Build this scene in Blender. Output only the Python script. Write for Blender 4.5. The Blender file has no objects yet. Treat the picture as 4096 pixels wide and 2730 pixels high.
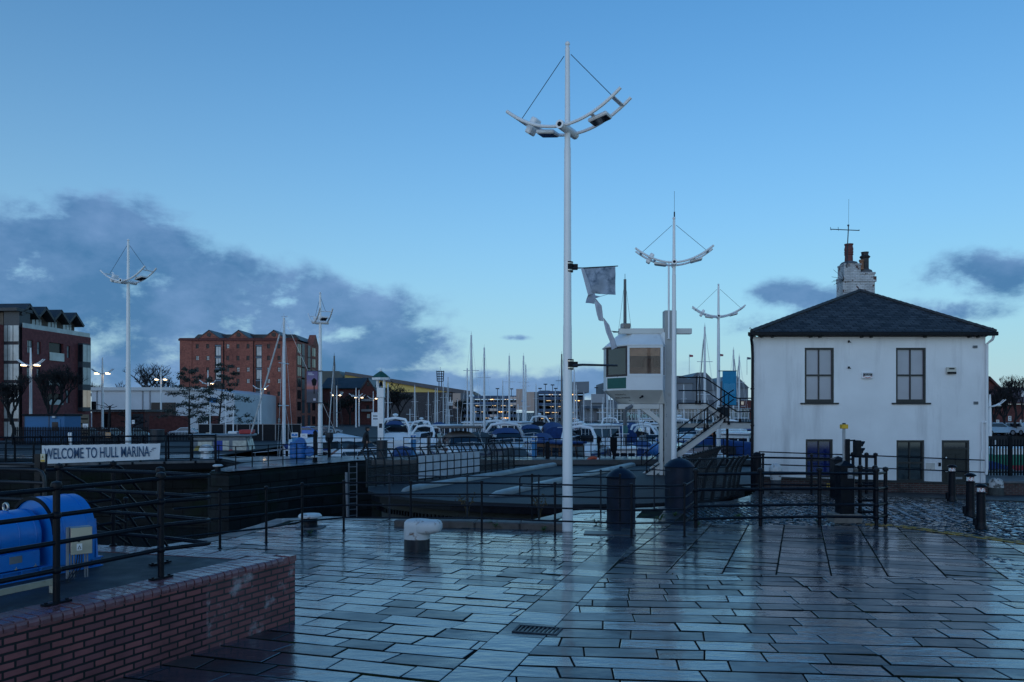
import bpy, math, random
from mathutils import Vector, Matrix
random.seed(7)
SC = bpy.context.scene
COL = SC.collection
F, CX, HY, CZ = 3186.0, 2048.0, 1648.0, 2.75
rad, sin, cos, pi = math.radians, math.sin, math.cos, math.pi
# ---------------------------------------------------------------- camera
cam_d = bpy.data.cameras.new('camera')
cam_d.sensor_width = 36.0
cam_d.lens = F / 4096 * 36.0
cam_d.shift_y = (HY - 1365) / 4096
cam_d.clip_start, cam_d.clip_end = 0.1, 5000
cam = bpy.data.objects.new('camera', cam_d)
cam.location = (0, 0, CZ)
cam.rotation_euler = (rad(90), 0, 0)
COL.objects.link(cam)
SC.camera = cam
# ---------------------------------------------------------------- world: dusk sky with cloud banks
SUN_EL, SUN_AZ = 5.0, -158.0          # low glow behind and to the left of the viewer (azimuth from +Y, clockwise)
SC.view_settings.view_transform = 'Standard'
SC.view_settings.look = 'None'
SC.view_settings.exposure = 0.06
SC.view_settings.gamma = 1.0
W = bpy.data.worlds.new('World')
SC.world = W
W.use_nodes = True
wt = W.node_tree
wt.nodes.clear()
def wn(t, **k):
    n = wt.nodes.new(t)
    for a, b in k.items():
        setattr(n, a, b)
    return n
def wl(a, b):
    wt.links.new(a, b)
def wm(op, a, b=None, c=None, clamp=False):
    n = wn('ShaderNodeMath', operation=op, use_clamp=clamp)
    for i, v in enumerate((a, b, c)):
        if v is None:
            continue
        if isinstance(v, (int, float)):
            n.inputs[i].default_value = v
        else:
            wl(v, n.inputs[i])
    return n.outputs[0]
def wmix(fac, a, b, blend='MIX'):
    n = wn('ShaderNodeMix', data_type='RGBA', blend_type=blend)
    for s, v in ((n.inputs[0], fac), (n.inputs[6], a), (n.inputs[7], b)):
        if isinstance(v, (int, float)):
            s.default_value = v
        elif isinstance(v, tuple):
            s.default_value = v + (1,)
        else:
            wl(v, s)
    return n.outputs[2]
sky = wn('ShaderNodeTexSky', sky_type='NISHITA', sun_disc=False)
sky.sun_elevation, sky.sun_rotation = rad(SUN_EL), rad(SUN_AZ)
sky.air_density, sky.dust_density, sky.ozone_density = 1.0, 0.6, 1.6
tc = wn('ShaderNodeTexCoord')
sep = wn('ShaderNodeSeparateXYZ')
wl(tc.outputs['Generated'], sep.inputs[0])
az = wm('ARCTAN2', sep.outputs[0], sep.outputs[1])
el = wm('ARCSINE', sep.outputs[2])
nv = wn('ShaderNodeMapping')
nv.inputs['Scale'].default_value = (1.0, 1.0, 1.7)
wl(tc.outputs['Generated'], nv.inputs[0])
n1 = wn('ShaderNodeTexNoise')
n1.inputs['Scale'].default_value, n1.inputs['Detail'].default_value, n1.inputs['Roughness'].default_value = 7.5, 12.0, 0.60
n1.inputs['Distortion'].default_value = 0.12
wl(nv.outputs[0], n1.inputs['Vector'])
n2 = wn('ShaderNodeTexNoise')
n2.inputs['Scale'].default_value, n2.inputs['Detail'].default_value = 5.0, 4.0
wl(nv.outputs[0], n2.inputs['Vector'])
def ae(px, py):
    a = math.atan((px - 1176) / 1830)
    return a, math.atan((947 - py) / 1830 * cos(a))
tot = None
for (px, py, rx, ry, amp) in ((235, 555, 215, 100, 1.08), (90, 660, 330, 140, 1.15), (410, 690, 270, 110, 1.0), (700, 722, 240, 82, 1.12),
                              (870, 800, 215, 50, 1.12), (480, 840, 460, 75, .92), (1080, 885, 520, 42, .92), (60, 480, 110, 42, .72), (1178, 777, 48, 8, .9),
                              (1820, 682, 125, 44, .78), (2265, 635, 150, 68, .9), (2190, 715, 150, 40, .82), (1745, 742, 110, 30, .74),
                              (1250, 800, 50, 10, .5), (2340, 560, 70, 34, .4), (-420, 560, 400, 190, 1.0), (2750, 660, 280, 110, .85), (165, 440, 50, 22, .62)):
    a, e = ae(px, py)
    a2, _ = ae(px + rx, py)
    _, e2 = ae(px, py - ry)
    dx = wm('DIVIDE', wm('SUBTRACT', az, a), a2 - a)
    dy = wm('DIVIDE', wm('SUBTRACT', el, e), e2 - e)
    r2 = wm('ADD', wm('MULTIPLY', dx, dx), wm('MULTIPLY', dy, dy))
    g = wm('MULTIPLY', wm('EXPONENT', wm('MULTIPLY', r2, -0.62)), amp)
    tot = g if tot is None else wm('MAXIMUM', tot, g)
dens = wm('ADD', tot, wm('MULTIPLY', wm('MULTIPLY', wm('SUBTRACT', n1.outputs['Fac'], 0.5), wm('ADD', tot, 0.15)), 2.9))
mr = wn('ShaderNodeMapRange', interpolation_type='SMOOTHSTEP')
mr.inputs[1].default_value, mr.inputs[2].default_value = 0.30, 0.74
wl(dens, mr.inputs[0])
# cooler white balance of the photograph, applied to the physical sky
graded = wmix(1.0, sky.outputs[0], (0.44, 1.68, 2.85), 'MULTIPLY')
graded = wmix(1.0, graded, (5.2, 6.9, 9.6), 'DARKEN')   # sky near the hidden sun capped to calm glare on glass and walls
haze_f = wm('MULTIPLY', wm('EXPONENT', wm('MULTIPLY', wm('ABSOLUTE', el), -4.2)), 0.97)
graded = wmix(haze_f, graded, (4.7, 6.4, 7.5))
shade = wn('ShaderNodeValToRGB')
shade.color_ramp.elements[0].position, shade.color_ramp.elements[1].position = 0.40, 0.66
shade.color_ramp.elements[0].color = (0.58, 1.75, 3.7, 1)
shade.color_ramp.elements[1].color = (1.75, 3.15, 5.7, 1)
n3 = wn('ShaderNodeTexNoise')
n3.inputs['Scale'].default_value, n3.inputs['Detail'].default_value, n3.inputs['Roughness'].default_value = 14.0, 8.0, 0.6
wl(nv.outputs[0], n3.inputs['Vector'])
lit = wm('ADD', wm('MULTIPLY', n2.outputs['Fac'], 0.55), wm('MULTIPLY', n3.outputs['Fac'], 0.5))
lit = wm('ADD', lit, wm('MULTIPLY', wm('SUBTRACT', 0.9, mr.outputs[0]), 0.16))
wl(lit, shade.inputs[0])
CLOUD_FAC = wm('MULTIPLY', mr.outputs[0], 0.93)
skyc = wmix(CLOUD_FAC, graded, shade.outputs[0])
bg = wn('ShaderNodeBackground')
bg.inputs[1].default_value = 0.10
wl(skyc, bg.inputs[0])
wo = wn('ShaderNodeOutputWorld')
wl(bg.outputs[0], wo.inputs[0])
# ---------------------------------------------------------------- sun: the last warm glow, very soft
sd = bpy.data.lights.new('sun', 'SUN')
sd.energy, sd.angle, sd.color = 0.42, rad(75), (0.95, 0.82, 0.95)
sun = bpy.data.objects.new('sun', sd)
_a, _e = rad(SUN_AZ), rad(9.0)
sun.rotation_euler = Vector((sin(_a) * cos(_e), cos(_a) * cos(_e), sin(_e))).to_track_quat('Z', 'Y').to_euler()
sun.location = (-10, -10, 30)
COL.objects.link(sun)
# ---------------------------------------------------------------- placing helpers: photo measurements turned into metres
def P(px, py, Y):
    return Vector(((px - CX) / F * Y, Y, CZ - (py - HY) / F * Y))
def G(px, py, z):
    Y = (CZ - z) * F / (py - HY)
    return Vector(((px - CX) / F * Y, Y, z))
def sstep(t):
    t = max(0.0, min(1.0, t))
    return t * t * (3 - 2 * t)
def zg(x, y):                                  # paving falls gently away from the viewer
    return 0.22 - 0.022 * y + 0.27 * sstep((y - 21) / 9.5) * max(0.0, min(1.0, (18.1 - x) / 8.9))
def R(px, py):
    Y = 2.53 / ((py - HY) / F - 0.022)
    x = (px - CX) / F * Y
    return Vector((x, Y, zg(x, Y)))
# ---------------------------------------------------------------- mesh collector
class MB:
    def __init__(s):
        s.v, s.f, s.m, s.sm = [], [], [], []
        s.mi, s.smooth, s.M = 0, False, None
    def add(s, vs, fs):
        o = len(s.v)
        for p in vs:
            p = Vector(p)
            s.v.append(s.M @ p if s.M else p)
        for f in fs:
            s.f.append([i + o for i in f]); s.m.append(s.mi); s.sm.append(s.smooth)
        return s
    def box(s, x0, x1, y0, y1, z0, z1):
        return s.add([(x0, y0, z0), (x1, y0, z0), (x1, y1, z0), (x0, y1, z0), (x0, y0, z1), (x1, y0, z1), (x1, y1, z1), (x0, y1, z1)],
                     [(0, 3, 2, 1), (4, 5, 6, 7), (0, 1, 5, 4), (1, 2, 6, 5), (2, 3, 7, 6), (3, 0, 4, 7)])
    def bbox(s, x0, x1, y0, y1, z0, z1, b=0.01):  # box with chamfered edges
        b = min(b, (x1 - x0) / 3, (y1 - y0) / 3, (z1 - z0) / 3)
        vs, ix = [], {}
        for i, X in enumerate((x0, x1)):
            for j, Yy in enumerate((y0, y1)):
                for k, Z in enumerate((z0, z1)):
                    sx, sy, sz = (1 - 2 * i) * b, (1 - 2 * j) * b, (1 - 2 * k) * b
                    for a, p in enumerate(((X, Yy + sy, Z + sz), (X + sx, Yy, Z + sz), (X + sx, Yy + sy, Z))):
                        ix[i, j, k, a] = len(vs); vs.append(p)
        fs = []
        for i in (0, 1):
            q = [ix[i, 0, 0, 0], ix[i, 1, 0, 0], ix[i, 1, 1, 0], ix[i, 0, 1, 0]]; fs.append(q if i else q[::-1])
            q = [ix[0, i, 0, 1], ix[1, i, 0, 1], ix[1, i, 1, 1], ix[0, i, 1, 1]]; fs.append(q[::-1] if i else q)
            q = [ix[0, 0, i, 2], ix[1, 0, i, 2], ix[1, 1, i, 2], ix[0, 1, i, 2]]; fs.append(q if i else q[::-1])
        for i in (0, 1):
            for j in (0, 1):
                fs.append([ix[i, j, 0, 0], ix[i, j, 0, 1], ix[i, j, 1, 1], ix[i, j, 1, 0]][::1 if (i + j) % 2 == 0 else -1][::-1])
                fs.append([ix[i, 0, j, 0], ix[i, 0, j, 2], ix[i, 1, j, 2], ix[i, 1, j, 0]][::1 if (i + j) % 2 == 0 else -1])
                fs.append([ix[0, i, j, 1], ix[0, i, j, 2], ix[1, i, j, 2], ix[1, i, j, 1]][::1 if (i + j) % 2 == 0 else -1][::-1])
                for k in (0, 1):
                    q = [ix[i, j, k, 0], ix[i, j, k, 1], ix[i, j, k, 2]]
                    fs.append(q if (i + j + k) % 2 == 0 else q[::-1])
        return s.add(vs, fs)
    def obox(s, c, d, l, w, h):                   # box centred on c, long side along horizontal direction d
        d = Vector((d[0], d[1], 0)).normalized()
        o = s.M
        m = Matrix(((d.x, -d.y, 0, c[0]), (d.y, d.x, 0, c[1]), (0, 0, 1, c[2]), (0, 0, 0, 1)))
        s.M = (o @ m) if o else m
        s.box(-l / 2, l / 2, -w / 2, w / 2, -h / 2, h / 2)
        s.M = o
        return s
    def tube(s, pts, r, n=8, caps=True, r1=None):
        pts = [Vector(p) for p in pts]
        vs, fs = [], []
        L = len(pts)
        up = None
        for i, p in enumerate(pts):
            t = (pts[min(i + 1, L - 1)] - pts[max(i - 1, 0)])
            if t.length < 1e-9: t = Vector((0, 0, 1))
            t.normalize()
            if up is None:
                a = Vector((0, 0, 1)) if abs(t.z) < 0.9 else Vector((1, 0, 0))
                u = t.cross(a).normalized()
            else:
                u = (up - t * up.dot(t))
                u = u.normalized() if u.length > 1e-6 else t.orthogonal().normalized()
            up = u
            w = t.cross(u)
            if isinstance(r, (list, tuple)): rr = r[i]
            else: rr = r if r1 is None else r + (r1 - r) * i / (L - 1)
            for k in range(n):
                a = 2 * pi * k / n
                vs.append(p + (u * cos(a) + w * sin(a)) * rr)
        for i in range(L - 1):
            for k in range(n):
                fs.append((i * n + k, i * n + (k + 1) % n, (i + 1) * n + (k + 1) % n, (i + 1) * n + k))
        if caps:
            fs.append(tuple(range(n))[::-1]); fs.append(tuple(range((L - 1) * n, L * n)))
        sm, s.smooth = s.smooth, n > 4
        s.add(vs, fs)
        s.smooth = sm
        return s
    def lathe(s, prof, c=(0, 0, 0), n=16, sq=1.0):  # profile of (radius, z) from the bottom up
        vs, fs = [], []
        for r, z in prof:
            for k in range(n):
                a = 2 * pi * (k + .5) / n
                vs.append((c[0] + r * cos(a), c[1] + r * sin(a) * sq, c[2] + z))
        for i in range(len(prof) - 1):
            for k in range(n):
                fs.append((i * n + k, i * n + (k + 1) % n, (i + 1) * n + (k + 1) % n, (i + 1) * n + k))
        fs.append(tuple(range(n))[::-1]); fs.append(tuple(range((len(prof) - 1) * n, len(prof) * n)))
        sm, s.smooth = s.smooth, n > 6
        s.add(vs, fs)
        s.smooth = sm
        return s
    def ball(s, c, r, n=12, m=8, sc=(1, 1, 1)):
        pr = [(max(1e-4, r * sin(pi * i / m)), -r * cos(pi * i / m)) for i in range(m + 1)]
        vs, fs = [], []
        for q, z in pr:
            for k in range(n):
                vs.append((c[0] + q * cos(2 * pi * k / n) * sc[0], c[1] + q * sin(2 * pi * k / n) * sc[1], c[2] + z * sc[2]))
        for i in range(m):
            for k in range(n):
                fs.append((i * n + k, i * n + (k + 1) % n, (i + 1) * n + (k + 1) % n, (i + 1) * n + k))
        sm, s.smooth = s.smooth, True
        s.add(vs, fs)
        s.smooth = sm
        return s
    def prism(s, poly, z0, z1):                   # poly counter-clockwise seen from above
        n = len(poly)
        f0 = z0 if callable(z0) else (lambda x, y: z0)
        f1 = z1 if callable(z1) else (lambda x, y: z1)
        vs = [(p[0], p[1], f0(p[0], p[1])) for p in poly] + [(p[0], p[1], f1(p[0], p[1])) for p in poly]
        fs = [tuple(range(n))[::-1], tuple(range(n, 2 * n))]
        for i in range(n):
            j = (i + 1) % n
            fs.append((i, j, n + j, n + i))
        return s.add(vs, fs)
    def xz(s, poly, y0, y1):                      # polygon in the x-z plane (counter-clockwise seen from -y), pushed back to y1
        n = len(poly)
        vs = [(p[0], y0, p[1]) for p in poly] + [(p[0], y1, p[1]) for p in poly]
        fs = [tuple(range(n)), tuple(range(n, 2 * n))[::-1]]
        for i in range(n):
            j = (i + 1) % n
            fs.append((i, n + i, n + j, j))
        return s.add(vs, fs)
    def yz(s, poly, x0, x1):
        n = len(poly)
        vs = [(x0, p[0], p[1]) for p in poly] + [(x1, p[0], p[1]) for p in poly]
        fs = [tuple(range(n))[::-1], tuple(range(n, 2 * n))]
        for i in range(n):
            j = (i + 1) % n
            fs.append((i, j, n + j, n + i))
        return s.add(vs, fs)
    def quad(s, a, b, c, d):
        return s.add([a, b, c, d], [(0, 1, 2, 3)])
    def slab4(s, a, b, c, d, t):                  # thick sheet with corners a..d, thickness t along its normal
        a, b, c, d = map(Vector, (a, b, c, d))
        nn = (b - a).cross(d - a).normalized() * t
        return s.add([a, b, c, d, a + nn, b + nn, c + nn, d + nn], [(3, 2, 1, 0), (4, 5, 6, 7), (0, 1, 5, 4), (1, 2, 6, 5), (2, 3, 7, 6), (3, 0, 4, 7)])
    def build(s, name, mats, parent=None, loc=(0, 0, 0), rz=0.0, angle=35):
        me = bpy.data.meshes.new(name)
        me.from_pydata([tuple(v) for v in s.v], [], s.f)
        if not isinstance(mats, (list, tuple)): mats = [mats]
        for m in mats: me.materials.append(m)
        me.polygons.foreach_set('material_index', s.m)
        me.polygons.foreach_set('use_smooth', [True if x else False for x in s.sm])
        uv = me.uv_layers.new(name='UVMap').data
        V = s.v
        for p in me.polygons:                     # box projection in metres
            n = p.normal
            ax, ay, az_ = abs(n.x), abs(n.y), abs(n.z)
            for li in p.loop_indices:
                v = V[me.loops[li].vertex_index]
                if az_ >= ax and az_ >= ay: uv[li].uv = (v.x, v.y)
                elif ay >= ax: uv[li].uv = (v.x, v.z)
                else: uv[li].uv = (v.y, v.z)
        if any(s.sm): me.set_sharp_from_angle(angle=rad(angle))
        me.update()
        ob = bpy.data.objects.new(name, me)
        COL.objects.link(ob)
        ob.location = loc
        ob.rotation_euler = (0, 0, rz)
        if parent: ob.parent = parent
        return ob
# ---------------------------------------------------------------- things, parts, copies
def tag(o, label, cat, group=None):
    o['label'] = label; o['category'] = cat
    if group: o['group'] = group
    return o
def thing(name, label, cat, loc=(0, 0, 0), rz=0.0, group=None):
    o = bpy.data.objects.new(name, None)
    o.empty_display_size = 0.3
    COL.objects.link(o)
    o.location = loc; o.rotation_euler = (0, 0, rz)
    return tag(o, label, cat, group)
def struct(o, kind='structure'):
    o['kind'] = kind
    return o
def clone(root, loc=None, rz=None, label=None, group=None, scale=None, mats=None):
    kids = {}
    for o in bpy.data.objects:
        if o.parent: kids.setdefault(o.parent.name, []).append(o)
    def cp(o, par):
        c = o.copy(); COL.objects.link(c)
        if par: c.parent = par
        if mats and o.type == 'MESH':
            for i, sl in enumerate(c.material_slots):
                nm = sl.material.name if sl.material else ''
                if nm in mats:
                    sl.link = 'OBJECT'; sl.material = mats[nm]
        for k in kids.get(o.name, []): cp(k, c)
        return c
    r = cp(root, None)
    if loc is not None: r.location = loc
    if rz is not None: r.rotation_euler = (0, 0, rz)
    if scale is not None: r.scale = (scale,) * 3 if isinstance(scale, (int, float)) else scale
    if label: r['label'] = label
    if group: r['group'] = group
    return r
# ---------------------------------------------------------------- materials
MATS = {}
def mat(name, col, rough=0.6, metal=0.0, var=0.12, vs=6.0, bump=0.0, bs=30.0, spec=0.5, dirt=None, ds=1.5, dth=(0.55, 0.75), coat=0.0, streak=False, emit=None, es=0.0, rvar=0.0):
    m = bpy.data.materials.new(name)
    m.use_nodes = True
    nt = m.node_tree
    b = nt.nodes['Principled BSDF']
    b.inputs['Roughness'].default_value = rough
    b.inputs['Metallic'].default_value = metal
    b.inputs['Specular IOR Level'].default_value = spec
    b.inputs['Coat Weight'].default_value = coat
    N, Lk = nt.nodes.new, nt.links.new
    t = N('ShaderNodeTexCoord')
    n = N('ShaderNodeTexNoise'); n.inputs['Scale'].default_value = vs; n.inputs['Detail'].default_value = 5
    Lk(t.outputs['Object'], n.inputs['Vector'])
    r = N('ShaderNodeValToRGB')
    r.color_ramp.elements[0].position, r.color_ramp.elements[1].position = 0.3, 0.7
    r.color_ramp.elements[0].color = tuple(c * (1 - var) for c in col) + (1,)
    r.color_ramp.elements[1].color = tuple(min(1, c * (1 + var)) for c in col) + (1,)
    Lk(n.outputs['Fac'], r.inputs[0])
    out = r.outputs[0]
    if dirt:
        mp = N('ShaderNodeMapping')
        if streak: mp.inputs['Scale'].default_value = (1, 1, 0.12)
        Lk(t.outputs['Object'], mp.inputs[0])
        d = N('ShaderNodeTexNoise'); d.inputs['Scale'].default_value = ds; d.inputs['Detail'].default_value = 8; d.inputs['Roughness'].default_value = 0.65
        Lk(mp.outputs[0], d.inputs['Vector'])
        mr_ = N('ShaderNodeMapRange'); mr_.inputs[1].default_value, mr_.inputs[2].default_value = dth
        Lk(d.outputs['Fac'], mr_.inputs[0])
        mx = N('ShaderNodeMix'); mx.data_type = 'RGBA'
        Lk(mr_.outputs[0], mx.inputs[0]); Lk(out, mx.inputs[6]); mx.inputs[7].default_value = tuple(dirt) + (1,)
        out = mx.outputs[2]
    Lk(out, b.inputs['Base Color'])
    if rvar:
        rr = N('ShaderNodeMapRange'); rr.inputs[3].default_value, rr.inputs[4].default_value = max(0.02, rough - rvar), min(1, rough + rvar)
        rn = N('ShaderNodeTexNoise'); rn.inputs['Scale'].default_value = vs * 0.7; rn.inputs['Detail'].default_value = 6
        Lk(t.outputs['Object'], rn.inputs['Vector'])
        rr.inputs[1].default_value, rr.inputs[2].default_value = 0.3, 0.7
        Lk(rn.outputs['Fac'], rr.inputs[0]); Lk(rr.outputs[0], b.inputs['Roughness'])
    if bump:
        bn = N('ShaderNodeTexNoise'); bn.inputs['Scale'].default_value = bs; bn.inputs['Detail'].default_value = 6
        Lk(t.outputs['Object'], bn.inputs['Vector'])
        bp = N('ShaderNodeBump'); bp.inputs['Strength'].default_value = 1.0; bp.inputs['Distance'].default_value = bump
        Lk(bn.outputs['Fac'], bp.inputs['Height']); Lk(bp.outputs[0], b.inputs['Normal'])
    if emit:
        b.inputs['Emission Color'].default_value = tuple(emit) + (1,); b.inputs['Emission Strength'].default_value = es
    MATS[name] = m
    return m
def brick_mat(name, c1, c2, mortar, bw=0.225, bh=0.075, ms=0.012, rough=0.75, bump=0.006, stain=None, sth=(0.55, 0.7), sscale=0.8, off=0.5, bias=0.0, spec=.35):
    m = bpy.data.materials.new(name); m.use_nodes = True
    nt = m.node_tree; b = nt.nodes['Principled BSDF']; N, Lk = nt.nodes.new, nt.links.new
    b.inputs['Roughness'].default_value = rough; b.inputs['Specular IOR Level'].default_value = spec
    uv = N('ShaderNodeUVMap'); uv.uv_map = 'UVMap'
    bk = N('ShaderNodeTexBrick'); bk.offset = off
    bk.inputs['Scale'].default_value = 1.0
    bk.inputs['Brick Width'].default_value, bk.inputs['Row Height'].default_value = bw, bh
    bk.inputs['Mortar Size'].default_value = ms; bk.inputs['Mortar Smooth'].default_value = 0.15; bk.inputs['Bias'].default_value = bias
    bk.inputs['Color1'].default_value, bk.inputs['Color2'].default_value, bk.inputs['Mortar'].default_value = c1 + (1,), c2 + (1,), mortar + (1,)
    dn = N('ShaderNodeTexNoise'); dn.inputs['Scale'].default_value = 9
    Lk(uv.outputs[0], dn.inputs['Vector'])
    ad = N('ShaderNodeVectorMath'); ad.operation = 'MULTIPLY_ADD'
    Lk(dn.outputs['Color'], ad.inputs[0]); ad.inputs[1].default_value = (ms * .7, ms * .7, 0); Lk(uv.outputs[0], ad.inputs[2])
    Lk(ad.outputs[0], bk.inputs['Vector'])
    out = bk.outputs['Color']
    v = N('ShaderNodeTexNoise'); v.inputs['Scale'].default_value = 2.2; v.inputs['Detail'].default_value = 7
    Lk(uv.outputs[0], v.inputs['Vector'])
    mm = N('ShaderNodeMapRange'); mm.inputs[1].default_value, mm.inputs[2].default_value, mm.inputs[3].default_value, mm.inputs[4].default_value = .3, .7, .72, 1.22
    Lk(v.outputs['Fac'], mm.inputs[0])
    mx = N('ShaderNodeMix'); mx.data_type = 'RGBA'; mx.blend_type = 'MULTIPLY'; mx.inputs[0].default_value = 1
    Lk(out, mx.inputs[6]); Lk(mm.outputs[0], mx.inputs[7])
    out = mx.outputs[2]
    if stain:
        sn = N('ShaderNodeTexNoise'); sn.inputs['Scale'].default_value = sscale; sn.inputs['Detail'].default_value = 9; sn.inputs['Roughness'].default_value = 0.7
        Lk(uv.outputs[0], sn.inputs['Vector'])
        sr = N('ShaderNodeMapRange'); sr.inputs[1].default_value, sr.inputs[2].default_value = sth
        Lk(sn.outputs['Fac'], sr.inputs[0])
        m2 = N('ShaderNodeMix'); m2.data_type = 'RGBA'
        Lk(sr.outputs[0], m2.inputs[0]); Lk(out, m2.inputs[6]); m2.inputs[7].default_value = stain + (1,)
        out = m2.outputs[2]
    Lk(out, b.inputs['Base Color'])
    bp = N('ShaderNodeBump'); bp.inputs['Strength'].default_value = 1; bp.inputs['Distance'].default_value = bump; bp.invert = True
    Lk(bk.outputs['Fac'], bp.inputs['Height'])
    fn = N('ShaderNodeTexNoise'); fn.inputs['Scale'].default_value = 60; fn.inputs['Detail'].default_value = 4
    Lk(uv.outputs[0], fn.inputs['Vector'])
    b2 = N('ShaderNodeBump'); b2.inputs['Distance'].default_value = bump * 0.4
    Lk(fn.outputs['Fac'], b2.inputs['Height']); Lk(bp.outputs[0], b2.inputs['Normal']); Lk(b2.outputs[0], b.inputs['Normal'])
    MATS[name] = m
    return m
def glass_mat(name, col, rough=0.06, spec=1.0):
    m = mat(name, col, rough=rough, var=0.25, vs=0.8, spec=spec)
    m.node_tree.nodes['Principled BSDF'].inputs['IOR'].default_value = 1.5
    return m
def mesh_mat(name, col, cov=0.42, pitch=0.05, wire=0.3):      # welded wire mesh: wires with open gaps
    m = bpy.data.materials.new(name); m.use_nodes = True
    nt = m.node_tree; b = nt.nodes['Principled BSDF']; N, Lk = nt.nodes.new, nt.links.new
    b.inputs['Base Color'].default_value = col + (1,); b.inputs['Roughness'].default_value = 0.55
    uv = N('ShaderNodeUVMap'); uv.uv_map = 'UVMap'
    bk = N('ShaderNodeTexBrick'); bk.offset = 0
    bk.inputs['Scale'].default_value = 1; bk.inputs['Brick Width'].default_value = pitch; bk.inputs['Row Height'].default_value = pitch
    bk.inputs['Mortar Size'].default_value = pitch * wire * 0.5; bk.inputs['Mortar Smooth'].default_value = 0
    Lk(uv.outputs[0], bk.inputs['Vector'])
    mr_ = N('ShaderNodeMath'); mr_.operation = 'MAXIMUM'; Lk(bk.outputs['Fac'], mr_.inputs[0]); mr_.inputs[1].default_value = cov
    Lk(mr_.outputs[0], b.inputs['Alpha'])
    return m
def text(body, size, name, m, parent, loc, rx=pi / 2, rz=0.0, depth=0.002, align='CENTER', sx=1.0, bold=0.0):
    c = bpy.data.curves.new(name, 'FONT')
    c.body = body; c.size = size; c.extrude = depth; c.align_x = align; c.align_y = 'CENTER'; c.offset = bold
    c.materials.append(m)
    o = bpy.data.objects.new(name, c)
    COL.objects.link(o)
    o.location = loc; o.rotation_euler = (rx, 0, rz); o.scale = (sx, 1, 1)
    o.scale = (sx, 1, 1)
    dg = bpy.context.evaluated_depsgraph_get()
    me = bpy.data.meshes.new_from_object(o.evaluated_get(dg))
    bpy.data.objects.remove(o); bpy.data.curves.remove(c)
    o = bpy.data.objects.new(name, me); me.name = name
    COL.objects.link(o)
    o.location = loc; o.rotation_euler = (rx, 0, rz); o.scale = (sx, 1, 1)
    if parent: o.parent = parent
    return o
def clip(poly, a, b, keep=1):                                # keep the part of a polygon left of the line a->b
    out = []
    def sd_(p): return ((b[0] - a[0]) * (p[1] - a[1]) - (b[1] - a[1]) * (p[0] - a[0])) * keep
    for i in range(len(poly)):
        p, q = poly[i], poly[(i + 1) % len(poly)]
        dp, dq = sd_(p), sd_(q)
        if dp >= 0: out.append(p)
        if (dp >= 0) != (dq >= 0):
            t = dp / (dp - dq)
            out.append((p[0] + (q[0] - p[0]) * t, p[1] + (q[1] - p[1]) * t))
    return out
WHITE = mat('white_paint', (.84, .85, .87), .35, var=.05, dirt=(.45, .43, .42), ds=3, dth=(.6, .85))
POLEW = mat('pole_paint', (.86, .86, .88), .28, var=.04, vs=1.5, dirt=(.5, .49, .5), ds=5, dth=(.66, .9), coat=.2)
BLACK = mat('black_paint', (.005, .007, .013), .36, var=.3, vs=10, bump=.002, bs=25, spec=.16, dirt=(.014, .019, .028), ds=6, dth=(.6, .8), rvar=.12)
BLACKF = mat('black_far', (.004, .006, .011), .5, var=.2, spec=.14)
GREYM = mat('grey_metal', (.22, .24, .27), .4, .3, var=.15)
DGREY = mat('dark_grey_metal', (.024, .031, .044), .45, .1, var=.25, spec=.25)
STEEL = mat('stainless_steel', (.50, .47, .42), .3, .9, var=.12, vs=4)
DARKV = mat('dark_void', (.005, .006, .009), .9, var=.2, spec=.1)
WOODD = mat('dark_wood', (.018, .016, .016), .7, var=.3, bump=.004)
CONC = mat('concrete', (.11, .115, .125), .7, var=.25, vs=3, bump=.008, bs=18, dirt=(.06, .07, .06), ds=2)
GLASSD = glass_mat('window_glass', (.012, .018, .03))
GREEN = mat('weed_green', (.045, .085, .018), .7, var=.5, vs=12)
MOSS = mat('moss', (.035, .06, .018), .85, var=.4, bump=.01, bs=40)
BARK = mat('bark', (.016, .016, .019), .9, var=.3)
CANVAS_B = mat('blue_canvas', (.02, .06, .28), .75, var=.25)
LAMP_ON = mat('lit_lamp', (1, .8, .5), .5, emit=(1.0, .72, .38), es=9.0)
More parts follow.
